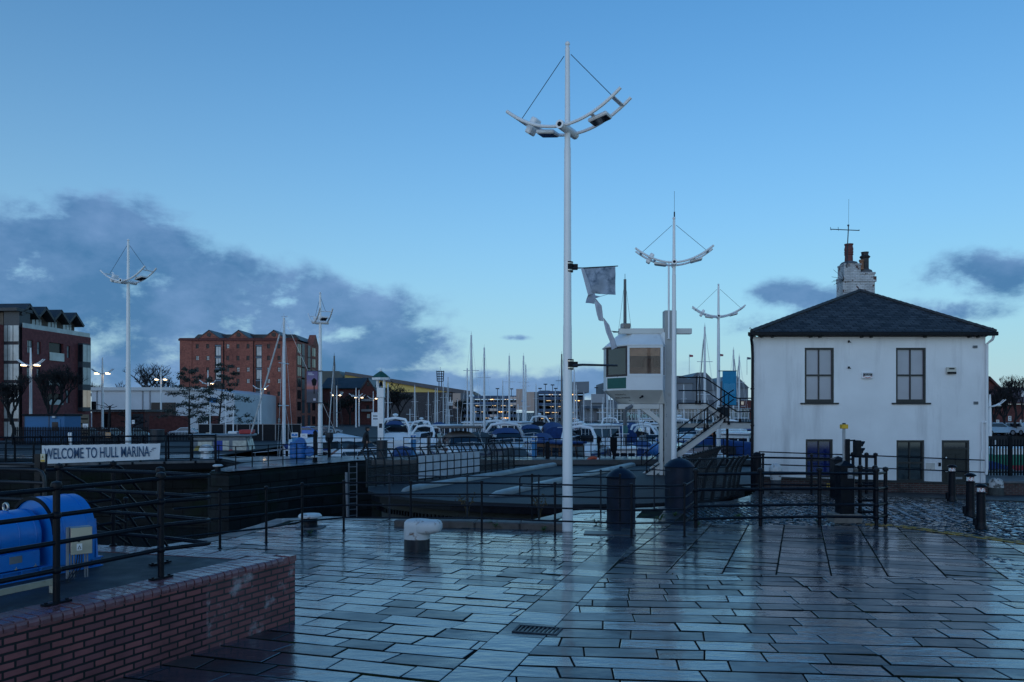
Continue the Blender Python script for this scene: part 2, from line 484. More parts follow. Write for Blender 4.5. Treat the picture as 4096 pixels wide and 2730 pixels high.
# ---------------------------------------------------------------- ground, paving, cobbles, water
def flag_mat(name, c, rough, ior):
    m = mat(name, c, rough=rough, var=.22, vs=1.1, spec=.7, dirt=(.014, .02, .026), ds=1.6, dth=(.58, .8))
    nt = m.node_tree; b = nt.nodes['Principled BSDF']; N, Lk = nt.nodes.new, nt.links.new
    t = N('ShaderNodeTexCoord')
    w = N('ShaderNodeTexNoise'); w.inputs['Scale'].default_value = .9; w.inputs['Detail'].default_value = 5; w.inputs['Roughness'].default_value = .55
    Lk(t.outputs['Object'], w.inputs['Vector'])
    mr_ = N('ShaderNodeMapRange'); mr_.inputs[1].default_value, mr_.inputs[2].default_value = .3, .7
    mr_.inputs[3].default_value, mr_.inputs[4].default_value = rough * .5, rough * 1.45
    Lk(w.outputs['Fac'], mr_.inputs[0]); Lk(mr_.outputs[0], b.inputs['Roughness'])
    b.inputs['IOR'].default_value = ior
    b.inputs['Coat Weight'].default_value = .4; b.inputs['Coat Roughness'].default_value = .08; b.inputs['Coat IOR'].default_value = 1.4
    mp = N('ShaderNodeMapping'); mp.inputs['Scale'].default_value = (1, 2.2, 1); Lk(t.outputs['Object'], mp.inputs[0])
    f1 = N('ShaderNodeTexNoise'); f1.inputs['Scale'].default_value = 2.6; f1.inputs['Detail'].default_value = 3
    f2 = N('ShaderNodeTexNoise'); f2.inputs['Scale'].default_value = 38; f2.inputs['Detail'].default_value = 5
    Lk(mp.outputs[0], f1.inputs['Vector']); Lk(t.outputs['Object'], f2.inputs['Vector'])
    b1 = N('ShaderNodeBump'); b1.inputs['Distance'].default_value = .012; Lk(f1.outputs['Fac'], b1.inputs['Height'])
    b2 = N('ShaderNodeBump'); b2.inputs['Distance'].default_value = .0016; Lk(f2.outputs['Fac'], b2.inputs['Height'])
    Lk(b1.outputs[0], b2.inputs['Normal']); Lk(b2.outputs[0], b.inputs['Normal'])
    cb = N('ShaderNodeBump'); cb.inputs['Distance'].default_value = .007; Lk(f1.outputs['Fac'], cb.inputs['Height']); Lk(cb.outputs[0], b.inputs['Coat Normal'])
    return m
FLAGS = [flag_mat('flag_grey', (.020, .032, .052), .18, 1.75), flag_mat('flag_buff', (.045, .042, .044), .40, 1.5),
         flag_mat('flag_dark', (.012, .02, .03), .42, 1.42), flag_mat('flag_blue', (.016, .034, .06), .14, 1.9), flag_mat('flag_pale', (.03, .048, .075), .2, 1.85)]
SOIL = mat('joint_soil', (.008, .010, .010), .95, var=.5, vs=9, bump=.01, bs=30, spec=.15, dirt=(.03, .05, .014), ds=1.2, dth=(.5, .7))
SETTS = [mat('sett_grey', (.026, .034, .044), .24, var=.35, vs=5, bump=.004, bs=25, rvar=.1, coat=.6, spec=.8), mat('sett_dark', (.018, .026, .034), .26, var=.3, vs=5, bump=.004, bs=25, coat=.5, spec=.8),
         mat('sett_brown', (.04, .036, .042), .4, var=.3, vs=5, bump=.004, bs=25), mat('sett_painted', (.34, .36, .38), .5, var=.2, vs=7, bump=.004, bs=25, dirt=(.06, .065, .07), ds=6, dth=(.47, .6))]
TARMAC = mat('tarmac', (.024, .028, .034), .62, var=.3, vs=4, bump=.006, bs=70, dirt=(.03, .035, .03), ds=.8, rvar=.15)
WATER = mat('water', (.012, .02, .026), .05, var=.2, spec=.5)
_n = WATER.node_tree; _b = _n.nodes['Principled BSDF']
_w = _n.nodes.new('ShaderNodeTexNoise'); _w.inputs['Scale'].default_value = 1.6; _w.inputs['Detail'].default_value = 3
_t = _n.nodes.new('ShaderNodeTexCoord'); _n.links.new(_t.outputs['Object'], _w.inputs['Vector'])
_bp = _n.nodes.new('ShaderNodeBump'); _bp.inputs['Distance'].default_value = .03; _n.links.new(_w.outputs['Fac'], _bp.inputs['Height']); _n.links.new(_bp.outputs[0], _b.inputs['Normal'])
def inside(p, poly):
    c = False
    for i in range(len(poly)):
        a, b = poly[i], poly[i - 1]
        if (a[1] > p[1]) != (b[1] > p[1]) and p[0] < (b[0] - a[0]) * (p[1] - a[1]) / (b[1] - a[1]) + a[0]: c = not c
    return c
EDGE = [(-8.6, 15.2), (-6.95, 18.7), (-6.6, 22.3), (-5.3, 22.8), (-3.9, 22.5), (-3.4, 22.3), (.5, 22.0), (1.7, 24.0), (4.3, 24.75), (6.1, 25.75), (7.2, 26.3), (8.35, 27.8), (9.1, 29.6), (9.2, 31.5)]
LAND = [(-8.6, 2.0), (34, 2.0), (34, 31.5)] + EDGE[::-1]
SETTB = [(5.0, 21.3), (9.8, 20.75), (11.3, 17.3), (12.3, 14.4), (12.5, 8)]      # boundary paving / cobbles
def on_setts(x, y):
    for a, b in zip(SETTB, SETTB[1:]):
        if (b[0] - a[0]) * (y - a[1]) - (b[1] - a[1]) * (x - a[0]) < -1e-6 and False: pass
    if x < 5.0: return False
    if x < 9.8: return y > 21.3 + (20.75 - 21.3) * (x - 5) / 4.8
    if x < 11.3: return y > 20.75 + (17.3 - 20.75) * (x - 9.8) / 1.5
    if x < 12.3: return y > 17.3 + (14.4 - 17.3) * (x - 11.3)
    return y > 8
b = MB()
st, GD = .35, .017
for i in range(int(43 / st)):
    for j in range(int(30 / st)):
        x, y = -8.8 + i * st, 2 + j * st
        if inside((x + st / 2, y + st / 2), LAND):
            b.quad((x, y, zg(x, y) - GD), (x + st, y, zg(x + st, y) - GD), (x + st, y + st, zg(x + st, y + st) - GD), (x, y + st, zg(x, y + st) - GD))
struct(b.build('ground', SOIL))
def put_slab(b, poly, gap, mats, th=.035, tilt=.008, dz=.0025, cham=.006):
    n = len(poly)
    if n < 3: return
    c = Vector((sum(p[0] for p in poly) / n, sum(p[1] for p in poly) / n))
    ar = 0
    for i in range(n):
        p, q = poly[i], poly[(i + 1) % n]; ar += p[0] * q[1] - p[1] * q[0]
    if abs(ar) / 2 < .02: return
    if ar < 0: poly = poly[::-1]
    tx, ty, z0 = random.gauss(0, tilt), random.gauss(0, tilt), random.gauss(0, dz)
    def ring(d, zo):
        o = []
        for p in poly:
            v = Vector(p) - c
            l = v.length
            v = v * max(.2, (l - d) / l) + c
            o.append((v.x, v.y, zg(v.x, v.y) + z0 + zo + (v.x - c.x) * tx + (v.y - c.y) * ty))
        return o
    a, t1, t2 = ring(gap, -th), ring(gap, -cham * .6), ring(gap + cham * 1.4, 0)
    b.mi = random.choice(mats)
    fs = [tuple(range(n, 2 * n))] + [(i, (i + 1) % n, n + (i + 1) % n, n + i) for i in range(n)]
    b.add(t1 + t2, fs)
    b.mi = 5                                      # sides stay the colour of the joint
    b.add(a + t1, fs[1:])
D0, D1 = Vector((.474, 9.93)), Vector((2.70, 17.6))
DN = (D1 - D0).normalized(); DP = Vector((DN.y, -DN.x))          # along / right of the diagonal band
GU, GV = .008, .021                              # half widths of the cross joints and of the course joints
def rows(b, org, e1, e2, u0, u1, v0, v1, rd, ln, test, clips=(), mats=(0, 0, 0, 1, 2, 3, 3, 4)):
    e1, e2 = Vector(e1).normalized(), Vector(e2).normalized()
    v = v0
    while v < v1:
        d = random.uniform(*rd)
        u = u0 + random.uniform(-.5, 0)
        ja, jb = 0.0, 0.0
        while u < u1:
            l = random.uniform(*ln)
            ka, kb_ = random.gauss(0, .018), random.gauss(0, .018)
            q = [org + e1 * (u + ja + GU) + e2 * (v + GV), org + e1 * (u + l + ka - GU) + e2 * (v + GV), org + e1 * (u + l + kb_ - GU) + e2 * (v + d - GV), org + e1 * (u + jb + GU) + e2 * (v + d - GV)]
            ja, jb = ka, kb_
            poly = [(p.x, p.y) for p in q]
            for a_, b_, k in clips:
                poly = clip(poly, a_, b_, k)
                if len(poly) < 3: break
            if len(poly) >= 3:
                cx_ = sum(p[0] for p in poly) / len(poly)
                for a_, b_ in zip(SETTB, SETTB[1:]):
                    if a_[0] <= cx_ < b_[0] and len(poly) >= 3: poly = clip(poly, a_, b_, -1)
            if len(poly) >= 3 and all(test(p) for p in poly):
                put_slab(b, poly, .002, mats)
            u += l
        v += d
b = MB()
tp = lambda p: inside(p, LAND) and p[0] < 12.4
La = D0 + DP * -.62; Lb = La + DN
rows(b, Vector((0, 10)), (1, -.33), (.33, 1), -9, 6, -9, 14.5, (.36, .50), (.50, 1.10), tp, [(La, Lb, 1)])
v_ = -8.0
while v_ < 12.3:
    d_ = random.uniform(.5, .95)
    q_ = [La + DN * v_, D0 + DN * v_, D0 + DN * (v_ + d_), La + DN * (v_ + d_)]
    if all(tp((p.x, p.y)) for p in q_): put_slab(b, [(p.x, p.y) for p in q_], .017, (0, 0, 1, 2, 3, 4))
    v_ += d_
sp = Vector((0, 14.3))
rows(b, Vector((0, 10)), (1, -.10), (.10, 1), -2, 16, -7, 5.8, (.36, .48), (.50, 1.15), tp, [(D0, D1, -1), (sp, sp + Vector((1, -.10)), -1)], (0, 1, 1, 2, 3, 4))
GU, GV = .021, .012
rows(b, Vector((2, 14.3)), (-.34, -.94), (1, -.36), -12, 3, -3, 14, (.85, 1.05), (.34, .56), tp, [(D0, D1, -1), (sp, sp + Vector((1, -.10)), 1)], (0, 1, 1, 2, 3, 4))
struct(b.build('paving', FLAGS + [SOIL]))
# cobbled road of individual setts
PAINT = [(10.25, 21.9), (13.0, 21.7), (14.6, 26.0), (10.9, 26.6)]
def setts(b, org, e1, e2, u0, u1, v0, v1, w, l, test):
    e1, e2 = Vector(e1).normalized(), Vector(e2).normalized()
    v, r = v0, 0
    while v < v1:
        u = u0 + random.uniform(0, l); r += 1
        while u < u1:
            L_ = l * random.uniform(.75, 1.2)
            c = org + e1 * (u + L_ / 2) + e2 * (v + w / 2 + .02 * sin(u * 1.3 + v))
            if test((c.x, c.y)):
                q = [c - e1 * L_ / 2 - e2 * w / 2, c + e1 * L_ / 2 - e2 * w / 2, c + e1 * L_ / 2 + e2 * w / 2, c - e1 * L_ / 2 + e2 * w / 2]
                pt = inside((c.x, c.y), PAINT) and (r % 3 == 0 or random.random() < .15)
                put_slab(b, [(p.x, p.y) for p in q], .02, (3,) if pt else (0, 0, 1, 1, 2), .035, .05, .008, .026)
            u += L_
        v += w
b = MB()
ts = lambda p: inside(p, LAND) and on_setts(*p) and p[1] < 29.0 - max(0, p[0] - 9) * .12
left = lambda p: p[0] < 9.9 + (p[1] - 20.75) * .16
setts(b, Vector((4, 20)), (0, 1), (1, 0), 0, 11, 0, 9, .15, .22, lambda p: ts(p) and left(p) and p[1] < 28.8)
setts(b, Vector((9, 20)), (.22, 1), (1, -.22), -14, 9, 0, 21, .16, .23, lambda p: ts(p) and not left(p) and p[1] < 29)
setts(b, Vector((8.35, 12.6)), (.26, 1), (1, -.26), 0, 3.6, 0, .62, .13, .2, lambda p: True)
struct(b.build('cobbled_road', SETTS + [SOIL, SOIL]))
YELL = mat('yellow_line', (.42, .27, .05), .6, var=.3, vs=8, dirt=(.05, .05, .04), ds=5, dth=(.48, .6))
b = MB()
for o in (.05, .31):
    for (a, c) in (((9.3, 20.95), (9.9, 20.7)), ((9.9, 20.7), (11.3, 17.35)), ((11.3, 17.35), (12.3, 14.4))):
        a, c = Vector(a), Vector(c); d = (c - a).normalized(); nn = Vector((-d.y, d.x)) * -1
        k = 14
        for i in range(k):
            if random.random() < .12: continue
            p, q = a + (c - a) * (i / k) - nn * o, a + (c - a) * ((i + .96) / k) - nn * o
            w_ = nn * .05
            pts = [p + w_, q + w_, q - w_, p - w_]
            b.add([(s_.x, s_.y, zg(s_.x, s_.y) + .022) for s_ in pts] + [(s_.x, s_.y, zg(s_.x, s_.y) + .006) for s_ in pts], [(3, 2, 1, 0), (0, 1, 5, 4), (1, 2, 6, 5), (2, 3, 7, 6), (3, 0, 4, 7)])
struct(b.build('road_marking', YELL))
b = MB()                                          # footway strip along the house
for i in range(60):
    x = 9.0 + i * .4
    y0, y1 = 28.9 - max(0, x - 9) * .12 + (.3 if x < 9.6 else 0), 32
    b.add([(x, y0, zg(x, y0) + .02), (x + .4, y0 - .048, zg(x + .4, y0) + .02), (x + .4, y1, zg(x + .4, y1) + .03), (x, y1, zg(x, y1) + .03)], [(0, 1, 2, 3)])
    b.add([(x, y0, zg(x, y0) - .03), (x + .4, y0 - .048, zg(x + .4, y0) - .03), (x + .4, y0 - .048, zg(x + .4, y0) + .02), (x, y0, zg(x, y0) + .02)], [(0, 1, 2, 3)])
struct(b.build('pavement', TARMAC))
b = MB()
for i in range(260):
    a, r_ = random.uniform(0, 2 * pi), math.sqrt(random.random())
    x, y = 10.75 + cos(a) * r_ * .75, 14.5 + sin(a) * r_ * .9
    for k in range(3):
        t, h = random.uniform(0, 2 * pi), random.uniform(.03, .09)
        b.add([(x, y, zg(x, y) - .01), (x + .02 * cos(t), y + .02 * sin(t), zg(x, y) - .01), (x + .05 * cos(t + 1), y + .05 * sin(t + 1), zg(x, y) + h)], [(0, 1, 2)])
b.lathe([(.85, -.01), (.7, .025), (.3, .035)], (10.75, 14.5, zg(10.75, 14.5)), 14)
struct(tag(b.build('grass', GREEN), 'rough green grass patch beside the sett drain strip', 'grass'), 'stuff')
# sunken lock chamber floor, marina water and the land round the basin
b = MB()
b.quad((-60, -10, -3.6), (60, -10, -3.6), (60, 47, -3.6), (-60, 47, -3.6))
struct(b.build('lock_water', WATER))
b = MB()
b.quad((-17.5, 46.4, -1.9), (120, 46.4, -1.9), (120, 260, -1.9), (-17.5, 260, -1.9))
b.quad((17, 30, -1.9), (120, 30, -1.9), (120, 46.4, -1.9), (17, 46.4, -1.9))
struct(b.build('marina_water', WATER))
FARG = mat('far_ground', (.022, .026, .032), .7, var=.3, vs=.3, bump=.01, bs=4, spec=.25)
b = MB()
z = .15
for (x0, x1, y0, y1, zt) in ((-400, -17.5, 49, 72, .15), (-400, -17.5, 72.01, 190, -1.0), (-400, 2, 190.01, 900, -1.0), (2.01, 62, 215, 900, -.6), (42, 900, 88, 214.9, .1), (62.01, 900, 215, 900, .1), (900.1, 3000, -200, 3000, 0), (-3000, -400.1, -200, 3000, -.5), (-400, 900, 900.1, 3000, -.5)):
    b.box(x0, x1, y0, y1, -4, zt)
struct(b.build('far_ground', FARG))
QUAY = [(-12.3, 34.6), (-8.75, 41.7), (-7.6, 43.2), (-7.6, 46.4), (-17.5, 46.4), (-17.5, 49), (-60, 49), (-60, 44.8), (-16.2, 44.4), (-13.6, 40.5), (-13.3, 35.2)]
b = MB()
QTOP = mat('quay_stone', (.06, .068, .078), .4, var=.35, vs=.9, bump=.012, bs=8, rvar=.22, dirt=(.04, .05, .035), ds=.8, coat=.25)
from mathutils.geometry import tessellate_polygon
def flat(b, poly, z):
    v = [(p[0], p[1], z) for p in poly]
    t = tessellate_polygon([[Vector(p) for p in v]])
    t = [f if (Vector(v[f[1]]) - Vector(v[f[0]])).cross(Vector(v[f[2]]) - Vector(v[f[0]])).z > 0 else (f[0], f[2], f[1]) for f in t]
    b.add(v, t)
flat(b, QUAY, .15)
struct(b.build('quay', QTOP))
# ---------------------------------------------------------------- brick retaining wall and the yard on top of it
BRK = brick_mat('brick_red_wet', (.31, .095, .095), (.18, .062, .072), (.010, .009, .013), ms=.012, rough=.5, stain=(.05, .03, .035), sth=(.5, .8))
BRKS = brick_mat('brick_salt_stained', (.30, .10, .10), (.19, .07, .075), (.05, .045, .048), ms=.012, rough=.6, stain=(.42, .40, .42), sth=(.53, .68), sscale=2.2)
COPE = mat('engineering_brick', (.19, .075, .085), .26, var=.35, vs=7, bump=.004, bs=22, rvar=.12, dirt=(.16, .12, .125), ds=2.5, dth=(.58, .8), coat=.3)
T = .864
C0 = Vector((-2.86, 10.5)); UW = Vector((-.432, -.902)); LY = Vector((.902, -.432))
rzw = math.atan2(UW.y, UW.x)
wl_ = thing('brick_wall', 'red brick retaining wall with bullnose coping, white salt stains at its end', 'wall', (C0.x, C0.y, 0), rzw)
b = MB()
zt = T - .078
BK = Vector((.183, -.983))
n_ = 18
for (x0, x1, mi) in ((0, 1.5, 1), (1.5, 9, 0)):
    b.mi = mi
    b.quad((x0, 0, -.25), (x0, 0, zt), (x1, 0, zt), (x1, 0, -.25))
b.mi = 1
b.quad((0, 0, zt), (0, 0, -.25), (BK.x * 7, BK.y * 7, -.25), (BK.x * 7, BK.y * 7, zt))
b.build('wall', [BRK, BRKS], wl_)
b = MB()
x = .0
while x < 9:
    dz, o = random.gauss(0, .0025), random.gauss(0, .003)
    r_ = T + dz
    pr = [(-.215, r_ - .078), (.014 + o, r_ - .078), (.016 + o, r_ - .045), (.006 + o, r_ - .018), (-.012 + o, r_ - .004), (-.03, r_), (-.215, r_)]
    if x > .12: b.yz(pr, x + .008, x + .1045)
    x += .1125
b.yz([(-.2, T - .085), (.002, T - .085), (.002, T - .012), (-.2, T - .012)], .118, 9)
b.build('coping', COPE, wl_)
b = MB()
b.prism([(-.012, .012), (.12, .014), (.12, -.215), (.03, -.215)], T - .078, T)
b.build('corner_block', COPE, wl_)
yard = MB()
yard.prism([(0.05, -.218), (9, -.218), (9, -7), (1.28, -7)], T - .1, T - .006)
struct(yard.build('raised_yard', TARMAC, None, (C0.x, C0.y, 0), rzw))
b = MB()
for i in range(70):                              # flat brick border behind the coping and along the back edge
    x = .1125 * i + .09
    b.bbox(x, x + .104, -.445, -.222, T - .05, T + random.gauss(0, .0015), .006)
for i in range(55):
    for w_ in (0, 1):
        p = BK * (.24 + .1125 * i); q = BK * (.344 + .1125 * i)
        nn = Vector((.983, .183)) * (.02 + .225 * w_); n2_ = Vector((.983, .183)) * (.235 + .225 * w_)
        if p.y + n2_.y * 0 > -.46 and w_ == 1: continue
        if i < 2: continue
        zz = T + .002 + random.gauss(0, .0015)
        b.prism([(p + nn)[:], (q + nn)[:], (q + n2_)[:], (p + n2_)[:]][::1], T - .05, zz)
b.build('border', mat('brick_paver', (.17, .07, .08), .32, var=.35, vs=6, bump=.004, bs=25, dirt=(.16, .13, .135), ds=2, dth=(.55, .8), rvar=.12, coat=.25), wl_)
def yw(px, py, h=0.0):                            # photo point -> on the yard surface raised by h
    return G(px, py, T + h)
# ---------------------------------------------------------------- railings
def railing(name, label, pts, h, hs, pr=.03, rr=.024, m=None, cat='railing', ball=True, group=None, skip=(), zf=None, flange=True, balls_on_rails=False, cap=None):
    m = m or BLACK
    t = thing(name, label, cat, pts[0], 0, group)
    o = Vector(pts[0])
    P_ = [Vector(p) - o for p in pts]
    b = MB()
    prof = [(pr * 1.9, 0), (pr * 1.9, .015), (pr, .02), (pr, h + rr * .5)] if flange else [(pr, 0), (pr, h + rr * .5)]
    if ball: prof += [(pr * 1.45, h + rr * .6), (pr * 1.6, h + pr * 1.3), (pr * 1.25, h + pr * 2.2), (.002, h + pr * 2.6)]
    b.lathe(prof, n=10)
    if balls_on_rails:
        for z in hs[:-1]: b.ball((0, 0, z), pr * 1.5, 10, 6)
    first = None
    for i, p in enumerate(P_):
        if i in skip: continue
        if first is None:
            first = b.build('post', m, t, p)
        else:
            c = first.copy(); COL.objects.link(c); c.parent = t; c.location = p
    for z in hs:
        b = MB()
        b.tube([p + Vector((0, 0, z)) for p in P_], rr, 8)
        b.build('rail', m, t)
    return t
HS4 = (.33, .64, .92, 1.20)
PL = [R(700, 2222)] + [R(*p) for p in ((880, 2195), (1065, 2172), (1208.6, 2142.5), (1375, 2124.6), (1643, 2126), (1927, 2127), (2220, 2140), (2526, 2150.6), (2738, 2147))] + [R(2776, 2108)]
PL[0] = Vector((-6.85, 16.1, zg(-6.85, 16.1)))
railing('dock_railing', 'long thin black four-rail railing along the lock edge, crossing the tallest lamp post', PL, 1.2, HS4, .028, .021, skip=(0, 10), cat='railing')
PH = [R(*p) for p in ((2783, 2112), (3042, 2106), (3278, 2102), (3506, 2105), (3542, 2096))]
railing('road_railing', 'heavy black ball-jointed railing between the paving and the cobbles', PH, 1.40, (.23, .55, .97, 1.37), .05, .036, flange=False, balls_on_rails=True)
PZ = [R(3542, 2094) + Vector((.02, .35, 0)), R(3437, 2082), R(3400, 2079)]
PZ = [Vector((9.86, 22.1, zg(9.86, 22.1))), Vector((9.55, 22.2, zg(9.55, 22.2))), Vector((8.9, 22.35, zg(8.9, 22.35)))]
railing('road_railing', 'short heavy black railing piece behind the black pillar, nearer the cobbles', [Vector((10.05, 22.05, zg(10, 22))), Vector((9.68, 22.15, zg(9.7, 22.1)))], 1.40, (.23, .55, .97, 1.37), .05, .036, flange=False, balls_on_rails=True)
PB = [Vector(((x - CX) / F * 29.3, 29.3, zg((x - CX) / F * 29.3, 29.3))) for x in (3412, 3440, 3466, 3502)]
railing('road_railing', 'heavy black barrier with close posts standing near the white house wall', PB, 1.40, (.42, .9, 1.37), .052, .04, flange=False, balls_on_rails=True)
PC = [P(2860, 1955, 27.6), P(3052, 1962, 28.2), P(3246, 1977, 28.4), P(3405, 1985, 28.6)]
for p in PC: p.z = zg(p.x, p.y)
railing('road_railing', 'black railing from the bridge parapet past the white bulb bollard', PC, 1.36, (.35, .78, 1.3), .04, .034, skip=(0, 3), flange=False, cat='railing')
PP = [Vector(((px - CX) / F * Y, Y, 0)) for px, Y in ((1500, 22.4), (1558, 22.3), (1869, 21.95), (2155, 22.0), (2403, 23.7), (2617, 24.3), (2680, 24.0))]
for p in PP: p.z = zg(p.x, p.y)
railing('pit_railing', 'thin two-rail grey railing at the edge of the swing bridge pit, behind the dock railing', PP, 1.22, (.66, 1.22), .024, .017, m=DGREY, skip=(0, 6), flange=False)
YQ = 21.3
o_ = P(2079, 2065, YQ); o_.z = zg(o_.x, YQ)
cr_ = thing('corner_railing', 'short thin black railing with a rounded corner left of the shorter drum', 'railing', o_)
for pl in ([(2079, 1985), (2079, 1915), (2084, 1907), (2094, 1904), (2128, 1903), (2480, 1911)], [(2079, 1944), (2480, 1955)]):
    b = MB(); b.tube([P(x, y, YQ) - o_ for x, y in pl], .018, 8); b.build('rail', BLACK, cr_)
for px in (2128, 2480):
    p = P(px, 1903, YQ) - o_; b = MB(); b.lathe([(.024, -.02), (.024, p.z), (.035, p.z + .01), (.03, p.z + .05), (.002, p.z + .06)], (p.x, 0, 0), 10); b.build('post', BLACK, cr_)
# railings up on the raised yard
HY4 = (.33, .60, .87, 1.13)
A0, A1 = yw(226, 2416), yw(644, 2315)
dA = (A0 - A1).normalized()
hp = Vector((-3.56, 9.42, T))
B1 = Vector((-4.36, 9.87, T)); B2 = Vector((-6.0, 10.55, T))
arc_ = [A1 + (hp - A1) * .86, hp + Vector((-.03, .02, 0)), hp + Vector((-.06, .07, 0)), hp + (B1 - hp) * .14]
yr = thing('yard_railing', 'black railing on the brick wall folding back in a hairpin beside the blue winch', 'railing', A0)
pts_ = [A0 + dA * 3.2, A0, A1] + arc_ + [B1, B2]
for z in HY4:
    b = MB(); b.tube([p - A0 + Vector((0, 0, z)) for p in pts_], .024, 10); b.build('rail', BLACK, yr)
pb = MB()
pb.lathe([(.034, 0), (.034, 1.12), (.05, 1.13), (.056, 1.165), (.045, 1.195), (.002, 1.21)], n=12)
for z in HY4[:3:2]: pb.ball((0, 0, z), .05, 10, 6)
pb.obox((0, 0, .012), (.43, .9), .28, .075, .02)
for s in (-.11, .11): pb.lathe([(.016, .02), (.016, .035)], (.43 * s, .9 * s, 0), 6)
p0 = pb.build('post', BLACK, yr, (0, 0, 0))
for q in (A1, B1, B2, A0 + dA * 3.0):
    c = p0.copy(); COL.objects.link(c); c.parent = yr; c.location = q - A0
# stair handrails going down to the machinery pit, behind the winch
sr = thing('stair_railing', 'black stair handrails sloping down into the dark pit behind the winch', 'railing', (-5.62, 11.2, T))
o_ = Vector((-5.62, 11.2, T))
for pl in ([P(180, 1882, 10.4), P(453, 1862, 11.2), P(470, 1864, 11.25), P(490, 1878, 11.35), P(506, 1901, 11.45), P(637, 2053, 12.4), P(652, 2070, 12.5)],
           [P(330, 2015, 11.0), P(453, 1999, 11.2), P(472, 2003, 11.25), P(496, 2035, 11.5), P(600, 2190, 12.4)],
           [P(478, 1942, 11.5), P(581, 2059, 12.4), P(700, 2230, 13.3)],
           [P(360, 2108, 11.0), P(455, 2092, 11.2), P(475, 2098, 11.3), P(560, 2230, 12.2)],
           [P(245, 1880, 12.6), P(268, 1892, 12.7), P(345, 1937, 13.0), P(488, 2023, 13.8), P(520, 2060, 14)],
           [P(292, 1977, 12.7), P(402, 2035, 13.2), P(500, 2090, 13.8)],
           [P(380, 2090, 12.9), P(446, 2130, 13.2), P(520, 2180, 13.8)],
           [P(460, 2035, 14.6), P(640, 2000, 15.2), P(700, 1985, 15.5)], [P(450, 2090, 14.6), P(560, 2072, 15.2), P(600, 2070, 15.5)]):
    b = MB(); b.tube([p - o_ for p in pl], .021, 8); b.build('rail', BLACK, sr)
for (px, py, Y, h) in ((453, 2184, 11.2, 1.13), (503, 2220, 14.0, .95)):
    b = MB(); p = P(px, py, Y); b.lathe([(.05, 0), (.05, .02), (.03, .025), (.03, h), (.045, h + .01), (.045, h + .05), (.002, h + .07)], p - o_, 10); b.build('post', BLACK, sr)
b = MB()
for k in range(6): b.obox((.55 + k * .18, .75 + .32 * k, -.3 - k * .24), (.9, .43), .9, .26, .04)
b.build('stair_treads', DGREY, sr)
# rounded end railing on the far left
lr = thing('tube_railing', 'chipped black tube railing with one rounded corner at the left edge', 'railing', P(0, 2050, 11.5))
o_ = P(0, 2050, 11.5)
for pl in ([P(-160, 1874, 11.2), P(0, 1877, 11.5), P(149, 1881, 11.6), P(166, 1890, 11.6), P(175, 1907, 11.6), P(178, 1930, 11.6), P(178, 2120, 11.6)],
           [P(-160, 1926, 11.2), P(0, 1928, 11.5), P(150, 1932, 11.6), P(176, 1934, 11.6)], [P(-160, 1990, 11.2), P(0, 1996, 11.5), P(176, 2004, 11.6)],
           [P(-160, 1853, 13.2), P(0, 1856, 13.5), P(150, 1859, 13.6)]):
    b = MB(); b.tube([p - o_ for p in pl], .026, 10); b.build('rail', mat('chipped_black_paint', (.014, .017, .022), .4, var=.3, dirt=(.25, .26, .28), ds=14, dth=(.68, .74)) if 'chipped_black_paint' not in MATS else MATS['chipped_black_paint'], lr)
sg = thing('warning_post', 'dark post with a small yellow warning sign left of the welcome banner', 'sign post', P(155, 2180, 11.9))
b = MB(); b.bbox(-.045, .045, -.04, .04, 0, 1.36, .006); b.build('post', WOODD, sg)
b = MB(); b.bbox(.055, .115, -.03, .03, 0, 1.36, .005); b.build('side_post', BLACK, sg)
YEL = mat('sign_yellow', (.62, .40, .05), .5, var=.1)
b = MB(); b.box(.052, .118, -.045, -.034, 1.24, 1.36); b.mi = 1; b.box(.056, .114, -.0475, -.044, 1.245, 1.272); b.mi = 2
b.xz([(.072, 1.298), (.098, 1.298), (.085, 1.34)], -.0475, -.044); b.mi = 1; b.xz([(.079, 1.303), (.091, 1.303), (.085, 1.326)], -.0485, -.0474)
b.build('warning_sign', [mat('sign_cream', (.6, .55, .4), .5), YEL, BLACKF], sg)
# ---------------------------------------------------------------- blue winch machine
BLU = mat('winch_blue', (.003, .19, .62), .34, var=.06, vs=3, bump=.0015, bs=40, dirt=(.004, .07, .36), ds=3, dth=(.6, .8), coat=.2)
rzm = math.atan2(.902, .432)
wm_ = thing('winch_machine', 'bright blue winch motor and drum housing behind the black railing', 'winch', (-5.66, 9.28, T - .006), rzm)
wm_.scale = (.79, .79, .79)
b = MB()
def xcyl(b, x0, x1, r, zc, yc=0.0, n=40, ring=None):
    pr = [(x0, r * .97), (x0 + .012, r), (x1 - .012, r), (x1, r * .97)]
    vs, fs = [], []
    for (x, q) in pr:
        for k in range(n): vs.append((x, yc + q * cos(2 * pi * k / n), zc + q * sin(2 * pi * k / n)))
    for i in range(3):
        for k in range(n): fs.append((i * n + k, i * n + (k + 1) % n, (i + 1) * n + (k + 1) % n, (i + 1) * n + k))
    fs.append(tuple(range(n))[::-1]); fs.append(tuple(range(3 * n, 4 * n)))
    s0, b.smooth = b.smooth, True; b.add(vs, fs); b.smooth = s0
xcyl(b, -.86, 0, .37, .60)
b.box(-.8, -.06, -.40, .40, .17, .40)
b.build('motor', BLU, wm_)
b = MB(); xcyl(b, -.95, -.862, .42, .60)
xcyl(b, -.965, -.951, .30, .60)
for k in range(10):
    a = 2 * pi * k / 10
    xcyl(b, -.968, -.95, .02, .60 + .365 * sin(a), .365 * cos(a), 8)
b.build('flange', BLU, wm_)
b = MB()
hood = [(-.52, .14), (.52, .14), (.52, .6)] + [(.52 * cos(a), .62 + .52 * sin(a)) for a in [pi * k / 24 for k in range(25)]] + [(-.52, .6)]
